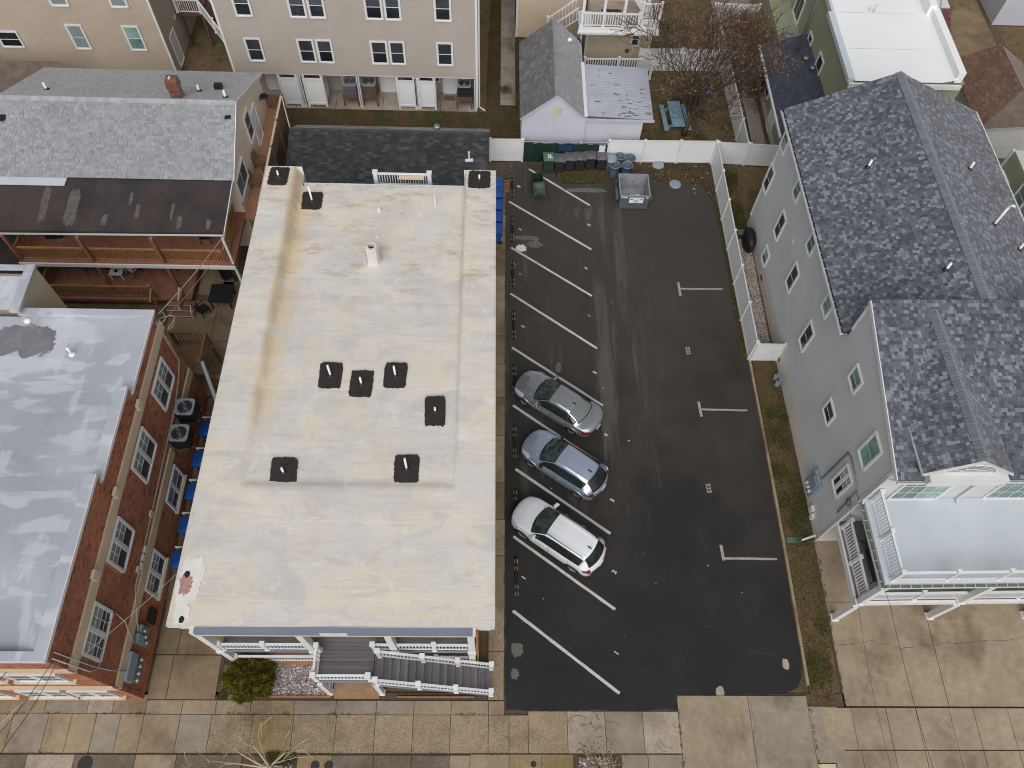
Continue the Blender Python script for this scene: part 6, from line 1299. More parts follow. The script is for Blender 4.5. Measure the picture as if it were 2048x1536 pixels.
# ------------------------------------------------------------ fences
def vinyl_fence(pts, h, label, name='vinyl_fence', seg=2.4, gap=.05, mat=None):
    o = thing(name, label, 'fence', T((*pts[0], 0))); mat = mat or M.vinyl
    for a, b in zip(pts, pts[1:]):
        a, b = Vector((*a, 0)), Vector((*b, 0)); L = (b-a).length; n = max(1, round(L/seg)); d = (b-a)/L
        for k in range(n+1):
            q = a+(b-a)*(k/n); p = MB().box(-.065,.065,-.065,.065,0,h+.02).box(-.085,.085,-.085,.085,h+.02,h+.05); p.add([(-.085,-.085,h+.05),(.085,-.085,h+.05),(.085,.085,h+.05),(-.085,.085,h+.05),(0,0,h+.1)], [(0,1,4),(1,2,4),(2,3,4),(3,0,4)])
            p.obj('post', M.trim, o, T(q) @ RZ(math.atan2(d.y, d.x)))
        for k in range(n):
            q0, q1 = a+(b-a)*(k/n), a+(b-a)*((k+1)/n); l = (q1-q0).length; f = T(q0) @ RZ(math.atan2(d.y, d.x))
            pl = MB().box(.065, l-.065, -.02, .02, gap+.1, h-.1).obj('panel', mat, o, f)
            for j in range(1, int(l/.28)): MB().box(j*.28-.004, j*.28+.004, -.0225, .0225, gap+.14, h-.14).obj('groove', M.gutter, pl, f)
            MB().box(.065, l-.065, -.035, .035, h-.12, h).obj('rail', M.trim, o, f); MB().box(.065, l-.065, -.035, .035, gap, gap+.14).obj('rail', M.trim, o, f)
    return o
vinyl_fence([(6.95,36.15),(13.48,36.27)], 1.8, 'white vinyl fence behind the dumpster at the back of the lot')
vinyl_fence([(13.52,36.2),(13.62,29.4),(13.75,22.0)], 1.75, 'white vinyl fence along the right edge of the black lot')
vinyl_fence([(-.25,36.05),(1.72,36.08)], 1.8, 'short white fence left of the bins')
vinyl_fence([(13.6,36.25),(17.5,36.05)], 1.75, 'white vinyl fence closing the grass yard of the slate roofed house')
vinyl_fence([(13.82,21.9),(15.25,21.9)], 1.65, 'short white gate between the lot fence and the slate roofed house', 'vinyl_gate', 1.43)
vinyl_fence([(15.42,36.25),(15.3,42.5),(15.1,49.5)], 1.75, 'white vinyl fence beside the bare tree'); vinyl_fence([(9.5,44.6),(15.15,44.75)], 1.75, 'white vinyl fence behind the bare tree'); vinyl_fence([(15.3,49.5),(18.2,49.5)], 1.75, 'white vinyl fence at the top, beyond the brown hedge')
vinyl_fence([(27.9,37.9),(34,37.9)], 1.85, 'white fence panel under the brown garage gable')
pf = thing('picket_fence', 'open white picket fence between the lean-to roof and beige house', 'fence', T((5.8, 43.6, 0)))
railing(pf, (5.8,43.6,.1), (10.3,43.7,.1), 1.6, gap=.16, bw=.07, posts=(0,.5,1), name='fence_rail', bal='picket')
wf = thing('wood_fence', 'brown board screen along the raised terracotta walk by the dark cottage', 'fence', T((-12.4, 36.5, 0)))
_fb = MB().box(-.012, .012, 0, .135, 0, 1.15).mesh('board', M.fencewood)
for k in range(55): add('board', _fb, wf, T((-12.34, 28.7+.15*k, 2.7)))
for k in range(5): MB().box(-12.33, -12.23, 28.7+2.05*k, 28.8+2.05*k, 0, 4.0).obj('post', M.fencewood, wf)
MB().box(-12.4, -12.28, 28.7, 37.0, 3.85, 3.9).obj('rail', M.ltan, wf); MB().bar((-12.3,36.9,3.9),(-11.9,35.6,2.2),.06,.05).obj('brace', M.ltan, wf)
for k in range(7): add('board', _fb, wf, T((-13.2+.15*k, 37.02, 2.75)) @ RZ(math.pi/2))
sf = thing('screened_fence', 'chain fence with dark green privacy screen behind the wheeled bins', 'fence', T((4, 36.1, 0)))
xs_ = [1.78, 3.42, 5.25, 6.85]
for i, x in enumerate(xs_): MB().tube([(x,36.1,0),(x,36.1,1.75)], .04, 8).obj('post', M.steel, sf, I4, True)
for i in range(3):
    mb = MB(); vs = []; n = 10
    for k in range(n+1):
        x = xs_[i]+(xs_[i+1]-xs_[i])*k/n; o = .04*math.sin(k*1.9+i)
        vs += [(x, 36.06+o, .04), (x, 36.04-o*.6, 1.55+.04*math.sin(k*1.3))]
    mb.add(vs, [(2*k, 2*k+2, 2*k+3, 2*k+1) for k in range(n)]); mb.obj('screen', M.screen, sf); MB().tube([(xs_[i],36.08,1.62+.0*i),(xs_[i+1],36.08,1.68 if i else 1.6)], .03, 6).obj('top_rail', M.steel, sf)
MB().box(3.9, 4.75, 35.97, 36.0, 1.0, 1.52).obj('blue_panel', M.bluetarp, sf); MB().box(6.35, 6.72, 35.93, 35.96, 1.05, 1.55).obj('notice_board', M.trim, sf)
# ------------------------------------------------------------ bins
def wheeled_bin(name, label, x, y, ang, mb_, ml, w=.58, d=.66, h=1.0, lid='closed', group=None, mark=False):
    Mx = T((x, y, 0)) @ RZ(ang); o = thing(name, label, 'wheeled bin', Mx, group)
    b = MB(); t, q = .5, .38; w2, d2 = w/2, d/2
    pr_ = [(.78,.74,.05),(.8,.78,.3),(.97,.97,h-.12),(1.06,1.05,h-.1),(1.06,1.05,h)]
    vs = [(sx*w2*a, sy*d2*c, z) for a, c, z in pr_ for sx, sy in ((-1,-1),(1,-1),(1,1),(-1,1))]
    b.add(vs, [(4*i+k, 4*i+(k+1)%4, 4*i+4+(k+1)%4, 4*i+4+k) for i in range(4) for k in range(4)]+[(3,2,1,0)]); ins = [(sx*w2*.94, sy*d2*.93, z) for z in (h, .2) for sx, sy in ((-1,-1),(1,-1),(1,1),(-1,1))]
    b.add(ins, [(k, 4+k, 4+(k+1)%4, (k+1)%4) for k in range(4)]+[(4,5,6,7)]); b.add([(sx*w2*1.06, sy*d2*1.05, h) for sx, sy in ((-1,-1),(1,-1),(1,1),(-1,1))]+[(sx*w2*.94, sy*d2*.93, h) for sx, sy in ((-1,-1),(1,-1),(1,1),(-1,1))], [(k, (k+1)%4, 4+(k+1)%4, 4+k) for k in range(4)])
    b.obj('bin_body', mb_, o, Mx)
    lp = MB(); nx, ny = 6, 8; vs = []
    for j in range(ny+1):
        for i in range(nx+1):
            u, v = i/nx*2-1, j/ny*2-1; z = h+.02+.055*(1-abs(u)**3)*(1-abs(v)**3)+(.02 if abs(u) < .5 and -.6 < v < .5 else 0); vs.append((u*w2*1.1, v*d2*1.1, z))
    fs = [(a, a+1, a+nx+2, a+nx+1) for j in range(ny) for i in range(nx) for a in [j*(nx+1)+i]]
    n0 = len(vs); lp.add(vs, fs); lp.add([(-w2*1.1,-d2*1.1,h-.03),(w2*1.1,-d2*1.1,h-.03),(w2*1.1,-d2*1.1,h+.02),(-w2*1.1,-d2*1.1,h+.02)], [(0,1,2,3)])
    LM = Mx
    if lid == 'open': LM = Mx @ T((0, d2*1.1, h)) @ Matrix.Rotation(math.radians(-208), 4, 'X') @ T((0, -d2*1.1, -h)) 
    l = lp.obj('lid', ml, o, LM); MB().box(-w2*.7, -w2*.2, -d2*1.18, -d2*1.1, h-.02, h+.03).box(w2*.2, w2*.7, -d2*1.18, -d2*1.1, h-.02, h+.03).obj('lid_grip', M.black, l, LM)
    MB().tube([(-w2*.95,d2*1.2,h-.04),(w2*.95,d2*1.2,h-.04)], .025, 6).obj('handle', mb_, o, Mx)
    for sx in (-1, 1): MB().tube([(sx*w2*.75,d2*.8,.13),(sx*w2*.95,d2*.8,.13)], .13, 12).obj('wheel', M.rubber, o, Mx)
    if mark:
        for k, (t_, px, py) in enumerate((('55', .02, .02), ('N2', .06, -.16))): painted_text(t_, 0, 0, 0, .2, l, 0, M.vinyl, 'painted_mark').matrix_basis = WM[l.name].inverted() @ (Mx @ T((px, py, h+.1)))
    return o
gb_ = 'charcoal lidded bins in front of the green screen'
for i, (x, y, l) in enumerate([(4.0,35.42,'charcoal lidded bin beside the green bin marked with numbers'),(4.62,35.55,'charcoal lidded bin, second from the marked green bin'),(5.24,35.6,'charcoal lidded bin in the middle of its row of five'),(5.87,35.72,'charcoal lidded bin, left of the gap in its row'),(6.55,35.66,'charcoal lidded bin beside the round grey cans')]):
    wheeled_bin('wheeled_bin', l, x, y, .03*(i-2), M.charbody, M.charplas, group=gb_)
wheeled_bin('wheeled_bin', 'green bin with white numbers daubed on its lid', 3.32, 35.42, .04, M.greenplas, M.greenplas2, .62, .7, 1.08, mark=True)
wheeled_bin('wheeled_bin', 'dark green bin standing open on the first stall line', 2.6, 33.75, .12+math.pi, M.greenplas, M.greenplas, .64, .72, 1.05, 'open')
wheeled_bin('wheeled_bin', 'black bin behind the green screen by the garage corner', 2.05, 36.6, .0, M.charbody, M.charbody); wheeled_bin('wheeled_bin', 'black bin lying low between the screen and the garage', 2.85, 36.45, .1, M.charbody, M.charbody, h=.7)
for i, y in enumerate((17.0,15.35,13.72,12.1,10.5)):
    wheeled_bin('recycling_bin', ['blue bin beside the rear air conditioner in the brick alley','blue bin below the front air conditioner in the brick alley','middle blue bin of the brick alley','blue bin, second from the street in the brick alley','blue bin nearest the street in the brick alley'][i], -13.62, y, math.pi/2, M.blueplas, M.blueplas, .7, .8, 1.02, group='blue recycling bins in the brick alley')
    s = MB().tube([(-14.0,y+.55,.05),(-14.0,y+.55,1.1),(-12.9,y+.55,1.1),(-12.9,y+.55,.05)], .05, 6); tag(s.obj('bin_frame', M.trim), ['white frame behind the rearmost blue bin','white frame behind the second blue bin of the alley','white frame behind the middle blue bin','white frame behind the fourth blue bin of the alley','white frame behind the blue bin nearest the street'][i], 'bin frame', 'white frames between the alley bins')
for i, y in enumerate((29.8, 30.7, 31.6, 32.5, 33.3)):
    wheeled_bin('recycling_bin', ['blue bin beside the white roof corner, nearest the street','second blue bin behind the white roof corner','third blue bin behind the white roof corner','fourth blue bin behind the white roof corner','blue bin at the far end of the row by the short white fence'][i], .18, y, -math.pi/2, M.blueplas, M.blueplas, .66, .6, 1.05, group='blue recycling bins behind the white roof')
pal = MB()
for k in range(5): pal.box(.62, .95, 33.4+.2*k, 33.52+.2*k, .1, .14)
pal.box(.62,.68,33.4,34.4,0,.1).box(.88,.95,33.4,34.4,0,.1); tag(pal.obj('wooden_pallet', M.redwood), 'small reddish wooden pallet beside the blue bins', 'pallet')
def round_can(label, x, y, lid=False):
    o = thing('rubbish_can', label, 'rubbish can', T((x, y, 0)), 'round grey cans beside the wheeled bins')
    b = MB(); pr_ = [(.24,0),(.25,.02),(.29,.5),(.305,.8),(.33,.82),(.335,.86),(.315,.87),(.30,.84),(.245,.06),(.001,.05)]
    b.lathe(pr_, 22, (x, y, 0), cap=False).obj('can_body', M.greyplas, o, I4, True)
    if not lid: MB().tube([(x+.325*math.cos(2*math.pi*k/22), y+.325*math.sin(2*math.pi*k/22), .865) for k in range(23)], .018, 6).obj('rim', M.meter, o, I4, True)
    else: MB().lathe([(.36,.85),(.36,.89),(.28,.93),(.001,.95)], 22, (x, y, 0), cap=False).obj('lid', M.meter, o, T((x,y,.87)) @ Matrix.Rotation(.12, 4, 'X') @ T((-x,-y,-.87)), True)
    for s in (-1, 1): MB().box(x+s*.33-.03, x+s*.33+.03, y-.08, y+.08, .66, .72).obj('handle', M.greyplas, o)
round_can('open round grey can standing front left of its group', 7.33, 35.1); round_can('open round grey can nearest the dumpster', 8.08, 35.1); round_can('open round grey can at the back of its group', 7.7, 35.82); round_can('open round grey can against the white fence', 8.3, 35.72); round_can('round grey can wearing its pale lid', 7.12, 35.62, True)
for x, y, t, l in [(10.19,35.95,.9,'loose grey can lid leaning on the white fence'),(11.09,34.4,.06,'loose grey can lid lying on the asphalt')]:
    m = MB().lathe([(.36,0),(.37,.03),(.33,.05),(.28,.075),(.001,.095)], 22, (0,0,0)); tag(m.obj('can_lid', M.meter, None, T((x,y,.02)) @ Matrix.Rotation(t*.35, 4, 'X'), True), l, 'lid')
# dumpster
dp = thing('dumpster', 'open grey steel dumpster with a white sign on its front', 'dumpster', T((8.27, 33.1, 0)))
b = MB(); X0_, X1_, Y0_, Y1_, Hh = 7.42, 9.14, 32.3, 33.9, 1.25
b.add([(X0_+.03,Y0_+.0,.12),(X1_-.03,Y0_+.0,.12),(X1_-.03,Y1_,.12),(X0_+.03,Y1_,.12),(X0_,Y0_-.05,Hh),(X1_,Y0_-.05,Hh),(X1_,Y1_,Hh+.05),(X0_,Y1_,Hh+.05)], [(0,1,5,4),(1,2,6,5),(2,3,7,6),(3,0,4,7),(3,2,1,0)]); dbody = b.obj('container', M.dump, dp)
i_ = MB(); e = .04; i_.add([(X0_+e+.03,Y0_+e,.18),(X1_-e-.03,Y0_+e,.18),(X1_-e-.03,Y1_-e,.18),(X0_+e+.03,Y1_-e,.18),(X0_+e,Y0_-.05+e,Hh),(X1_-e,Y0_-.05+e,Hh),(X1_-e,Y1_-e,Hh+.05),(X0_+e,Y1_-e,Hh+.05)], [(0,4,5,1),(1,5,6,2),(2,6,7,3),(3,7,4,0),(0,1,2,3)]); i_.obj('container_inside', M.dumpin, dp)
r_ = MB(); r_.bar((X0_-.03,Y0_-.05,Hh),(X1_+.03,Y0_-.05,Hh),.07,.06).bar((X0_-.03,Y1_,Hh+.05),(X1_+.03,Y1_,Hh+.05),.07,.06).bar((X0_,Y0_,Hh),(X0_,Y1_,Hh+.05),.07,.06).bar((X1_,Y0_,Hh),(X1_,Y1_,Hh+.05),.07,.06); r_.obj('rim', M.meter, dp)
for s, x in ((-1, X0_), (1, X1_)): MB().box(x+s*.02 if s > 0 else x-.2, x+.2 if s > 0 else x-.02, 32.5, 33.3, .65, .85).obj('lifting_pocket', M.dump, dp)
MB().box(X0_, X1_, Y0_-.06, Y0_-.035, .78, .84).obj('stiffener', M.dump, dp)
MB().box(X0_+.06, X0_+.45, Y0_-.075, Y0_-.05, Hh-.16, Hh-.08).box(X1_-.2, X1_-.08, Y0_-.075, Y0_-.05, Hh-.16, Hh-.08).obj('pale_label', M.trim, dp)
SGM = frame((7.98, Y0_-.062, .69), (1,0,0), (0,.045,1)); sg = MB().box(0,.82,0,.42,0,.012).obj('sign', M.vinyl, dp, SGM)
tri = MB()
for cx_, fl in ((.13, 1), (.70, -1)):
    for dx_, hh in ((-.05,.10),(.0,.15),(.05,.08)): tri.add([(cx_+fl*dx_-.035,.24,.014),(cx_+fl*dx_+.035,.24,.014),(cx_+fl*dx_,.24+hh,.014)], [(0,1,2)])
tri.obj('sign_emblem', M.black, sg, SGM)
for k in range(4): MB().box(.2+.03*k,.62-.03*k,.30-.075*k-(.04 if k else 0),.335-.075*k-(.04 if k else 0),.0125,.014).obj('sign_lettering', M.meter, sg, SGM)
for x in (X0_+.15, X1_-.15): MB().box(x-.08, x+.08, Y0_+.1, Y1_-.1, 0, .12).obj('skid', M.dump, dp)
bagm = MB(); rgb = random.Random(4)
for k in range(5):
    c = (8.35+rgb.uniform(-.22,.25), 32.75+rgb.uniform(-.15,.25), .34+.06*k); bagm.lathe([(.02,-.2),(.2*rgb.uniform(.8,1.2),-.1),(.22,.02),(.12,.14),(.03,.2)], 9, c)
tag(bagm.obj('refuse_bags', M.litter, None, I4, True), 'pale knotted refuse bags heaped inside the grey dumpster', 'refuse bags')
# air conditioners
def condenser(label, x, y, z0, ang=0, w=.84, h=.8, body=None, stand=True):
    Mx = T((x, y, z0)) @ RZ(ang); o = thing('air_conditioner', label, 'air conditioner', T((x, y, 0)) @ RZ(ang), 'outdoor air conditioner units')
    q = w/2; bd = MB()
    for k in range(int(h/.1)): bd.box(-q+.02, q-.02, -q+.02, q-.02, .03+k*.1, .10+k*.1)
    bd.box(-q+.05, q-.05, -q+.05, q-.05, 0, h-.02).obj('casing', body or M.black, o, Mx)
    tp = MB(); n = 28; R0 = q*.82
    sq = [(q*max(-1, min(1, 1.25*math.cos(2*math.pi*k/n))), q*max(-1, min(1, 1.25*math.sin(2*math.pi*k/n)))) for k in range(n)]
    vs = [(a, b_, h) for a, b_ in sq]+[(a, b_, h+.05) for a, b_ in sq]+[(R0*math.cos(2*math.pi*k/n), R0*math.sin(2*math.pi*k/n), h+.05) for k in range(n)]+[(R0*math.cos(2*math.pi*k/n), R0*math.sin(2*math.pi*k/n), h-.05) for k in range(n)]
    tp.add(vs, [(a*n+k, a*n+(k+1)%n, (a+1)*n+(k+1)%n, (a+1)*n+k) for a in range(3) for k in range(n)]); tp.obj('top_panel', M.meter, o, Mx)
    fn = MB(); fn.lathe([(.001,h-.06),(R0,h-.06)], 20, (0,0,0), cap=False); fn.obj('fan_well', M.black, o, Mx)
    fb = MB()
    for k in range(4):
        a = k*math.pi/2+.5; fb.add([(.06*math.cos(a),.06*math.sin(a),h-.03),(R0*.8*math.cos(a-.3),R0*.8*math.sin(a-.3),h-.05),(R0*.85*math.cos(a+.35),R0*.85*math.sin(a+.35),h-.0),(.06*math.cos(a+.9),.06*math.sin(a+.9),h-.01)], [(0,1,2,3)])
    fb.lathe([(.09,h-.04),(.09,h+.01),(.02,h+.02)], 12).obj('fan', M.brass, o, Mx)
    gd = MB()
    for r in (.3,.5,.7,.9): gd.tube([(R0*r*math.cos(2*math.pi*k/20), R0*r*math.sin(2*math.pi*k/20), h+.045) for k in range(21)], .006, 4)
    gd.obj('guard', M.steel, o, Mx)
    if stand and z0 > .3:
        s = MB()
        for sx in (-1, 1): s.bar((-q*1.1, sx*q*.7, -.04), (q, sx*q*.7, -.04), .06, .08); s.bar((-q*1.1, sx*q*.7, -.55), (q*.8, sx*q*.7, -.06), .05, .05)
        s.obj('wall_bracket', M.steel, o, Mx)
    return o
condenser('rear air conditioner bracketed on the brick wall, dark fan and grey rim', -13.95, 16.85, 2.7); condenser('front air conditioner bracketed on the brick wall above the blue bins', -13.97, 15.55, 2.65)
condenser('grey air conditioner in the gallery corner under the black porch roof', -22.9, 27.3, 2.93, .1); condenser('air conditioner on a wooden stand left of the middle apartment pier', -9.15, 41.1, .75, 0, .85, .75, M.charplas, False); condenser('covered brown air conditioner on a stand right of the middle apartment pier', -7.95, 41.1, .75, 0, .9, .8, M.brass, False); condenser('dark air conditioner on a stand at the right end of the apartments', -1.95, 41.2, .75, 0, .85, .75, M.wire, False); condenser('grey air conditioner on a wall bracket of the green house', 19.0, 44.9, 2.2, .2, .75, .7, M.meter, False)
for x in (-9.15, -7.95, -1.95):
    s = MB().box(x-.5, x+.5, 40.55, 41.6, .62, .74).box(x-.5, x-.42, 40.55, 40.63, 0, .62).box(x+.42, x+.5, 40.55, 40.63, 0, .62); tag(s.obj('unit_stand', M.darkwood), {-9.15:'wooden stand left of the middle apartment pier',-7.95:'wooden stand right of the middle apartment pier',-1.95:'wooden stand at the right end of the apartments'}[x], 'stand')
# gallery and patio furniture
def chair(label, x, y, z, ang, mat, cushion=None):
    Mx = T((x, y, z)) @ RZ(ang); o = thing('patio_chair', label, 'chair', Mx)
    MB().box(-.26,.26,-.26,.26,.40,.44).obj('seat', mat, o, Mx); MB().bar((-.0,.26,.42),(0,.4,.98),.52,.04,(0,1,0)).obj('backrest', mat, o, Mx)
    for sx in (-.25,.25):
        for sy in (-.24,.24): MB().box(sx-.02,sx+.02,sy-.02,sy+.02,0,.4).obj('leg', mat, o, Mx)
        MB().box(sx-.025,sx+.025,-.24,.3,.62,.65).obj('armrest', mat, o, Mx)
    if cushion: MB().box(-.22,.22,-.22,.22,.44,.54).obj('cushion', cushion, o, Mx)
    return o
for x, y, a, l, cu in [(-21.9,26.8,.2,'dark chair farthest left on the lower wooden gallery',None),(-21.2,26.9,.1,'chair with a pale cushion left of the small white table',M.trim),(-19.55,26.6,-.5,'chair with a pale cushion right of the small white table',M.trim),(-18.9,26.9,-.2,'chair with a lilac grey cushion near the gallery wall',M.shedside),(-17.6,27.0,.1,'dark chair right of the post on the lower gallery',None)]: chair(l, x, y, .5, a, M.darkwood, cu)
chair('black chair beside the black table on the tan patio', -15.5, 24.4, .02, 2.4, M.black); chair('black chair standing against the cream wall of the patio', -14.6, 26.6, .02, .7, M.black)
tt = thing('side_table', 'small white table on the lower wooden gallery', 'table', T((-20.35, 26.4, .5))); MB().box(-20.7,-20.0,26.1,26.7,.95,1.0).obj('tabletop', M.vinyl, tt)
for sx in (-20.65,-20.05):
    for sy in (26.15,26.65): MB().box(sx-.03,sx+.03,sy-.03,sy+.03,.5,.95).obj('leg', M.vinyl, tt)
tag(MB().lathe([(.09,0),(.1,.05),(.02,.06)], 10, (-20.35,26.35,1.0)).obj('ashtray', M.black), 'small black ashtray on the white gallery table', 'ashtray')
t3 = thing('patio_table', 'black patio table in the shade of the cream house', 'table', T((-14.6, 25.2, 0))); MB().box(-15.2,-14.0,24.6,25.8,.70,.75).obj('tabletop', M.black, t3)
for sx in (-15.1,-14.1):
    for sy in (24.7,25.7): MB().box(sx-.03,sx+.03,sy-.03,sy+.03,0,.7).obj('leg', M.black, t3)
t2 = thing('gallery_table', 'white table on the upper gallery under the porch roof', 'table', T((-19.6, 27.6, 2.93))); MB().box(-20.0,-19.0,27.3,28.1,3.6,3.66).obj('tabletop', M.vinyl, t2)
for sx in (-19.95,-19.05):
    for sy in (27.35,28.05): MB().box(sx-.03,sx+.03,sy-.03,sy+.03,2.93,3.6).obj('leg', M.vinyl, t2)
chair('dark chair at the right end of the upper gallery', -15.0, 27.0, 2.93, .1, M.black); chair('folding dark chair leaning beside the white upper gallery table', -18.4, 27.5, 2.93, .3, M.charbody)
for i, (x, y, a) in enumerate([(-12.95,32.3,1.2),(-12.95,30.9,1.4)]): chair(['wicker chair on the terracotta walk, the farther one','wicker chair on the terracotta walk, the nearer one'][i], x, y, 2.9, a, M.fencewood)
ln = thing('lounge_set', 'dark recliner behind the white balcony rail of the slate roofed house', 'recliner', HM @ T((1.3,-1.8,2.73)))
LM_ = HM @ T((1.3,-1.8,2.73)); MB().box(-.5,.5,-1,.5,.3,.38).obj('seat', M.black, ln, LM_); MB().bar((0,.5,.35),(0,1.1,1.0),1.0,.06,(0,1,0)).obj('backrest', M.black, ln, LM_)
for sx in (-.48,.48): MB().tube([(sx,-1,.0),(sx,-.9,.5),(sx,.6,.55),(sx,.9,0)], .025, 6).obj('leg', M.black, ln, LM_)
# wooden stair behind the brick building
wsr = thing('alley_stairs', 'weathered wooden stairs and landing behind the brick wall', 'stairs', T((-14.2, 20.2, 0)))
MB().box(-15.9, -14.0, 19.6, 21.4, 1.7, 1.8).obj('landing', M.fencewood, wsr)
for x, y in ((-15.8,21.3),(-14.1,21.3),(-14.1,19.7)): MB().box(x-.06, x+.06, y-.06, y+.06, 0, 2.85).obj('post', M.fencewood, wsr)
railing(wsr, (-15.8,21.35,1.8), (-14.1,21.35,1.8), 1.0, M.fencewood, gap=.16); railing(wsr, (-14.08,21.3,1.8), (-14.08,19.7,1.8), 1.0, M.fencewood, gap=.16)
for k in range(7): MB().box(-14.0+.27*k*.3, -13.1+.27*k*.3, 19.4-.28*k, 19.66-.28*k, 1.55-.23*k, 1.6-.23*k).obj('tread', M.fencewood, wsr)
MB().bar((-13.95,19.7,2.75),(-13.1,17.6,1.1),.16,.05).obj('handrail', M.meter, wsr); MB().bar((-13.95,19.7,2.75),(-13.95,19.7,1.2),.12,.12,(0,1,0)).obj('newel', M.meter, wsr)
for t_ in (.3,.6,.95): MB().box(-13.95+.85*t_-.03, -13.95+.85*t_+.03, 19.7-2.1*t_-.03, 19.7-2.1*t_+.03, 2.7-1.65*t_-1.0, 2.7-1.65*t_).obj('spindle', M.meter, wsr)
# picnic table
pt = thing('picnic_table', 'weathered pale blue picnic table under the bare tree', 'picnic table', T((11.55, 39.7, 0)) @ RZ(.06)); PM = T((11.55, 39.75, 0)) @ RZ(.06)
for k in range(5): MB().box(-.40+.162*k, -.40+.162*k+.15, -1.15, 1.15, .72, .76).obj('plank', M.bluewood, pt, PM)
for sx in (-.72, .72):
    bn = MB().box(sx-.14, sx+.14, -1.15, 1.15, .42, .46).obj('bench', M.bluewood, pt, PM)
for sy in (-.75, .75):
    MB().bar((-.25,sy,.72),(-.62,sy,0),.05,.12,(0,1,0)).bar((.25,sy,.72),(.62,sy,0),.05,.12,(0,1,0)).box(-.8,.8,sy+.03,sy+.08,.34,.42).obj('trestle', M.bluewood, pt, PM)
# ------------------------------------------------------------ trees and shrubs
def branch(mb, p, d, L, r, depth, rg, tips, spread=.55, nseg=4, up=.12, kids=(2, 3), rmin=.004):
    pts = [p]; rs = [r]; q = Vector(p); dd = Vector(d).normalized()
    for k in range(nseg):
        dd = (dd+Vector((rg.gauss(0,.12), rg.gauss(0,.12), rg.gauss(0,.08)+up*.3))).normalized(); q = q+dd*(L/nseg); pts.append(q.copy()); rs.append(max(rmin, r*(1-.5*(k+1)/nseg)))
    mb.tube(pts, rs, 6 if r > .05 else 4 if r > .012 else 3, cap=False)
    if depth == 0: tips.append(q.copy()); return
    n = rg.randint(*kids)
    for k in range(n):
        t = rg.uniform(.35, 1) if k else 1.0; i = min(nseg, max(1, int(t*nseg))); base = pts[i]
        a = rg.uniform(0, 6.28); s = spread*rg.uniform(.6, 1.3); o = dd.orthogonal().normalized(); o.rotate(Matrix.Rotation(a, 3, dd)); nd = (dd*math.cos(s)+o*math.sin(s)+Vector((0,0,up))).normalized()
        branch(mb, base, nd, L*rg.uniform(.62, .85), rs[i]*rg.uniform(.55, .75), depth-1, rg, tips, spread, nseg, up, kids, rmin)
tr = thing('bare_tree', 'bare many stemmed tree with pale buds beside the blue picnic table', 'tree', T((12.1, 38.7, 0)))
rgt = random.Random(21); tips = []; tk = MB(); cr_m = MB()
tk.tube([(12.1,38.7,0),(12.15,38.75,.5),(12.25,38.95,1.3)], [.2,.16,.14], 10); tk.obj('trunk', M.twig, tr, I4, True)
for k in range(13):
    a = 6.28*k/13+rgt.uniform(-.3,.3); e = rgt.uniform(.35,.85)
    branch(cr_m, Vector((12.22,38.9,1.2)), Vector((math.cos(a)*e*.9+.05, math.sin(a)*e*.8, 1)), rgt.uniform(2.5,3.3), .12, 5, rgt, tips, .46, 4, .06, (2, 3), .014)
cw = cr_m.obj('crown', M.twig, tr, kind='stuff')
bm_ = MB()
for t_ in tips:
    for k in range(2):
        c = t_+Vector((rgt.gauss(0,.07), rgt.gauss(0,.07), rgt.gauss(0,.07))); s = rgt.uniform(.025,.05)
        bm_.add([c+Vector((s,0,0)), c+Vector((-s*.5,s,0)), c+Vector((-s*.5,-s,0)), c+Vector((0,0,s*1.6))], [(0,1,3),(1,2,3),(2,0,3)])
bm_.obj('buds', M.bud, cw, kind='stuff')
hd = thing('brown_hedge', 'tangled reddish brown bare hedge beyond the white yard fence', 'hedge', T((16.6, 45, 0))); hm_ = MB(); tp2 = []
for k in range(60):
    b_ = Vector((rgt.uniform(15.6,17.9), rgt.uniform(41.5,49.2), 0)); branch(hm_, b_, Vector((rgt.gauss(0,.25), rgt.gauss(0,.25), 1)), rgt.uniform(.75,1.15), .022, 4, rgt, tp2, .6, 3, .05, (2,3), .007)
hm_.obj('stems', M.twig, hd, kind='stuff'); lm = MB()
for t_ in tp2:
    for k in range(3):
        c = t_+Vector((rgt.gauss(0,.14), rgt.gauss(0,.14), rgt.gauss(0,.12))); s = rgt.uniform(.03,.07); a = rgt.uniform(0,6.28); v = Vector((math.cos(a), math.sin(a), rgt.uniform(-.6,.6)))*s; u = Vector((-math.sin(a), math.cos(a), rgt.uniform(-.6,.6)))*s*.6
        lm.add([c-v, c+u, c+v, c-u], [(0,1,2,3)])
lm.obj('leaves', M.leafbr, hd, kind='stuff')
sh = thing('evergreen_shrub', 'rounded yellow green evergreen shrub beside the porch', 'shrub', T((-10.0, 5.6, 0))); MB().lathe([(.2,0),(.75,.2),(.88,.55),(.7,.95),(.3,1.2),(.01,1.28)], 18, (-10.0,5.62,0), cap=False).obj('inner_mass', M.shrubcore, sh, I4, True)
sn = MB(); rs_ = random.Random(33)
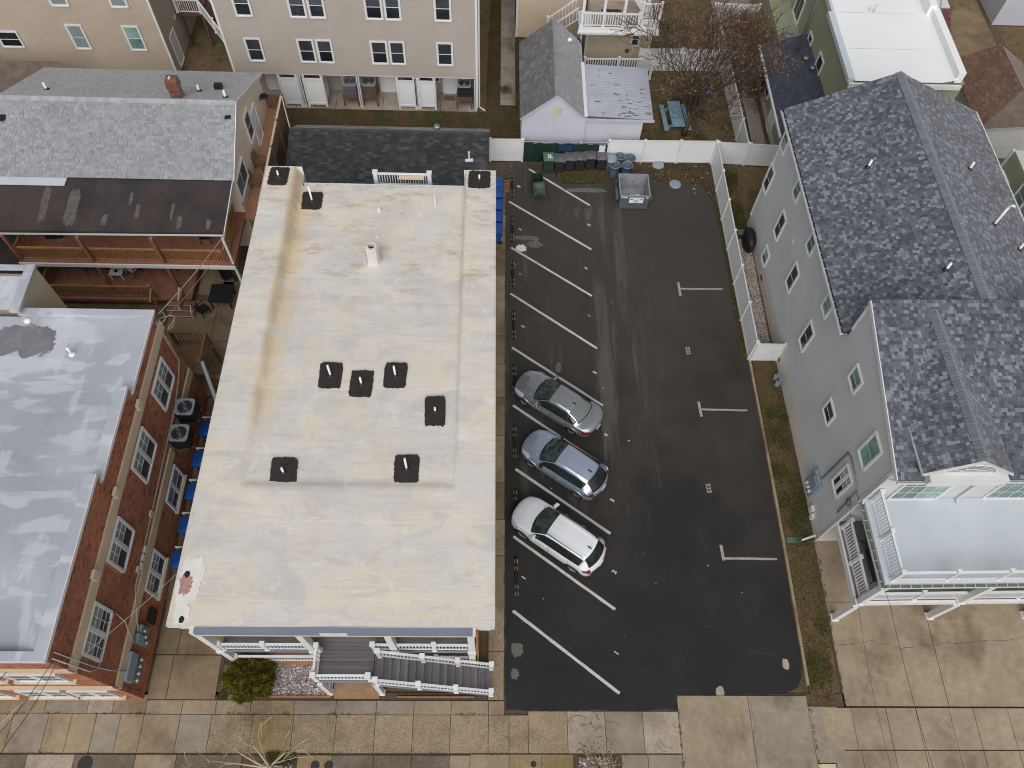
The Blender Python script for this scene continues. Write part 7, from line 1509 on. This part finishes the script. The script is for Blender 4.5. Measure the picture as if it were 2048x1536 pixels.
for k in range(21000):
    th = rs_.uniform(0,6.28); ph = math.acos(rs_.uniform(-.25,1)); lump = 1+.10*math.sin(th*5+ph*3)+.08*math.sin(th*9-ph*6)+.06*math.sin(ph*11); r = lump*rs_.uniform(.84,1.06)
    n_ = Vector((math.cos(th)*math.sin(ph), math.sin(th)*math.sin(ph), math.cos(ph))); c = Vector((-10.0,5.62,.42))+Vector((n_.x*.95, n_.y*.86, n_.z*.85))*r
    if c.z < .02: continue
    v = (n_+Vector((rs_.gauss(0,.5), rs_.gauss(0,.5), rs_.gauss(.25,.5)))).normalized()*rs_.uniform(.05,.13); w_ = v.orthogonal().normalized()*rs_.uniform(.016,.034); w_.rotate(Matrix.Rotation(rs_.uniform(0,6.28), 3, v.normalized()))
    sn.add([c-w_, c+w_, c+v], [(0,1,2)])
sn.obj('foliage', M.shrub, sh, kind='stuff')
st_ = thing('street_tree', 'low pale barked bare street tree in a planted pit', 'tree', T((-7.9, 2.15, 0))); t4 = MB(); tp4 = []; c4 = MB()
t4.tube([(-8.2,2.0,0),(-8.2,2.05,1.2),(-8.3,2.1,2.0)], [.12,.1,.09], 8).obj('trunk', M.twigp, st_, I4, True); rg4 = random.Random(9)
for dx_, dy_, L_ in ((-1.0,.25,1.5),(-.8,-.5,1.4),(-.5,.6,1.1),(.3,.5,.8),(-1,-.1,1.7),(.5,-.3,.9)): branch(c4, Vector((-8.3,2.1,1.9)), Vector((dx_,dy_,.35)), L_, .05, 3, rg4, tp4, .55, 4, 0, (2,3), .01)
c4.obj('crown', M.twigp, st_, kind='stuff')
s5 = thing('street_shrub', 'sparse bare street shrub above pale stones at the kerb', 'shrub', T((4.9, 2.2, 0))); c5 = MB(); tp5 = []
for k in range(8): branch(c5, Vector((4.75+rg4.gauss(0,.12),2.05+rg4.gauss(0,.1),0)), Vector((rg4.gauss(0,.5), rg4.gauss(.2,.4), .8)), rg4.uniform(.5,.9), .02, 3, rg4, tp5, .5, 3, .05, (2,3), .007)
c5.obj('branches', M.twigp, s5, kind='stuff')
l5 = MB()
for t_ in tp5:
    for k in range(2):
        c = t_+Vector((rg4.gauss(0,.06), rg4.gauss(0,.06), rg4.gauss(0,.05))); l5.add([c+Vector((.03,0,0)), c+Vector((-.02,.03,0)), c+Vector((-.02,-.03,.02))], [(0,1,2)])
l5.obj('leaves', M.shrub, s5, kind='stuff')
pit = [(3.7,1.4),(5.5,1.4),(5.5,2.68),(3.7,2.68)]; grid_sheet('planting_bed', pit, .0, M.mulch); scatter_stones('pale_stones', [(3.85,1.5),(5.1,1.5),(5.1,2.6),(3.85,2.6)], .01, M.pebw, 420, .06, 24); tufts('grass', pit, .0, M.blade, 150, .08, 26)
pit2 = [(-9.9,1.3),(-7.75,1.3),(-7.75,2.68),(-9.9,2.68)]; grid_sheet('planting_bed', pit2, .0, M.mulch); tufts('grass', [(-8.9,2.35),(-7.8,2.35),(-7.8,2.75),(-8.9,2.75)], .02, M.blade, 420, .12, 27); scatter_stones('pale_stones', [(-9.2,1.5),(-7.9,1.5),(-7.9,2.4),(-9.2,2.4)], .01, M.pebw, 260, .05, 28)
# ------------------------------------------------------------ kerb, covers, litter, wires
kb = thing('lot_kerb', 'worn pale edging beam along the right side of the black lot', 'kerb', T((13.85, 12, 0)))
for k in range(12):
    a, c = 5.45+1.62*k, 5.45+1.62*(k+1)-.02; xk = lambda y: 13.86+.06*math.sin((y-5)/16*3.1)-.005*(y-12)
    MB().add([(xk(a)-.065,a,-.05),(xk(a)+.065,a,-.05),(xk(c)+.065,c,-.05),(xk(c)-.065,c,-.05),(xk(a)-.06,a,.1),(xk(a)+.06,a,.1),(xk(c)+.06,c,.1),(xk(c)-.06,c,.1)], [(4,5,6,7),(0,1,5,4),(1,2,6,5),(2,3,7,6),(3,0,4,7)]).obj('beam', M.conc, kb)
for i, (x, y, r) in enumerate([(20.05,1.72,.17),(20.85,1.82,.17),(-16.2,2.35,.3),(-6.95,2.3,.18),(-6.4,2.3,.18),(1.95,2.35,.12)]):
    tag(MB().lathe([(r,0),(r,.03),(r*.86,.034),(r*.82,.028),(.001,.028)], 20, (x,y,0), cap=False).obj('access_cover', M.dump if i < 2 else M.wire), ['rusty round cover in the right sidewalk, the left one of two','rusty round cover in the right sidewalk, the right one of two','large dark round cover in the pale slab by the brick building','dark round cover in the kerb strip, the left one of two','dark round cover in the kerb strip, the right one of two','small ringed cover in the ochre kerb slab'][i], 'cover')
rgl = random.Random(77); lt_ = MB()
for k in range(52):
    if k < 34: x, y = rgl.uniform(8.5,13.3), rgl.uniform(33.6,36)
    elif k < 56: x, y = rgl.uniform(1,13.2), rgl.uniform(5.5,30)
    else: x, y = rgl.uniform(3.6,8), rgl.uniform(34.3,35.2)
    s = rgl.uniform(.015,.05); a = rgl.uniform(0,3); lt_.add([(x+s*math.cos(a+i*1.57)*rgl.uniform(.6,1.3), y+s*math.sin(a+i*1.57)*rgl.uniform(.6,1.3), .012+rgl.uniform(0,.03)) for i in range(4)], [(0,1,2,3)])
lt_.obj('litter', M.litter, None, kind='stuff')
def wire(label, pts, r, mat, sag=.0, name='overhead_cable'):
    P_ = []
    for a, b in zip(pts, pts[1:]):
        a, b = Vector(a), Vector(b)
        for k in range(8): t = k/8; q = a+(b-a)*t; q.z -= sag*4*t*(1-t); P_.append(q)
    P_.append(Vector(pts[-1])); tag(MB().tube(P_, r, 5).obj(name, mat), label, 'cable', 'overhead service cables')
wire('pale cable crossing the brick wall towards the street', [(-11.7,9.0,5.4),(-15.5,3.6,7.4),(-17.5,1.2,8.0),(-22,-5,8.6)], .011, M.wirel, .25)
wire('thin black cable from the brick corner to the street', [(-14.38,4.9,8.2),(-15.6,2.6,8.0),(-19,-5,8.8)], .012, M.wire, .15); wire('second thin black cable from the brick corner', [(-14.38,5.0,7.9),(-15.3,2.6,7.7),(-18.5,-5,8.5)], .012, M.wire, .2)
wire('black cable at the far left over the brick front', [(-16.5,4.75,6.9),(-17.6,3.2,7.2),(-23,-4,8.5)], .014, M.wire, .15)
wire('twisted pale cable from the porch roof corner to the brick building', [(-13.3,25.65,5.0),(-14.3,19.3,7.4)], .02, M.wirel, .12); wire('thin pale cable below the twisted one', [(-13.5,25.0,4.6),(-14.3,19.2,6.9)], .01, M.wirel, .15)
wire('tangle of loose pale cables on the brick corner', [(-14.35+.02*k+.32*math.sin(k*.55)*math.sin(k*.13+.4), 19.25+.3*math.cos(k*.5), 7.3-.03*k) for k in range(26)], .012, M.wirel, .0)
hpw = lambda x, y, z: tuple(HM @ Vector((x, y, z)))
wire('long dark cable from the slate roofed house mast to the street', [hpw(-.12,.4,5.35), hpw(-.3,-4.5,6.1), hpw(-.6,-10,6.8), hpw(-1,-18,8)], .008, M.wire, .12); wire('second dark cable from the slate roofed house mast', [hpw(-.1,.3,4.6), hpw(-.9,-3.2,5.0), hpw(-1.6,-8,5.8), hpw(-2,-18,7.5)], .006, M.wire, .12)
bt = thing('covered_grill', 'black covered grill at the back corner of the slate roofed house', 'grill', T((14.85, 30.0, 0))); MB().lathe([(.3,0),(.42,.3),(.42,.8),(.3,1.05),(.05,1.1)], 12, (14.8,29.7,0)).obj('cover', M.black, bt, T((14.8,29.7,0)) @ Matrix.Diagonal((.8,1.8,1,1)) @ T((-14.8,-29.7,0)), True); MB().box(14.2,14.6,30.1,30.5,.5,.55).obj('side_shelf', M.greenplas2, bt)
for k in range(10): tag(MB().box(14.0, 14.16, 22.6+.78*k, 23.05+.78*k, -.02, .12).obj('edging_block', M.wire), 'dark edging block between the gravel bed and the white fence', 'edging block', 'dark edging blocks along the gravel bed')
bh2 = MB(); bh2.lathe([(.2,0),(.34,.25),(.3,.5),(.1,.62)], 12, (14.0,42.4,.0)); tag(bh2.obj('tarpaulin_bundle', M.blueplas, None, I4, True), 'crumpled blue tarpaulin by the fence behind the bare tree', 'tarpaulin')
fs_ = thing('lawn_bench', 'dark slatted bench at the corner of the green house lawn', 'bench', T((15.9, 37.3, 0)))
for k in range(4): MB().box(15.6, 16.3, 36.9+.2*k, 37.03+.2*k, .4, .44).obj('slat', M.wire, fs_)
for x in (15.65,16.25): MB().box(x-.03, x+.03, 36.9, 37.6, 0, .4).obj('leg', M.wire, fs_)
dk_ = thing('outdoor_chair', 'dark outdoor chair on the grey back yard near the top edge', 'chair', T((17.9, 53, 0)))
MB().box(17.6,18.2,52.7,53.3,.4,.45).obj('seat', M.darkwood, dk_); MB().box(17.6,18.2,53.25,53.3,.45,1.1).obj('backrest', M.darkwood, dk_)
for x in (17.65,18.15): MB().box(x-.03,x+.03,52.7,53.3,0,.4).obj('leg', M.darkwood, dk_)
dm_ = MB().box(-14.2,-13.55,40.9,41.3,0,.0).v and None
for x, y, l in [(-13.95,41.25,'dark doormat at the left apartment door'),(-2.95,41.5,'dark doormat at the right apartment door')]: tag(MB().box(x-.35, x+.35, y-.22, y+.22, .035, .05).obj('doormat', M.brass), l, 'doormat')
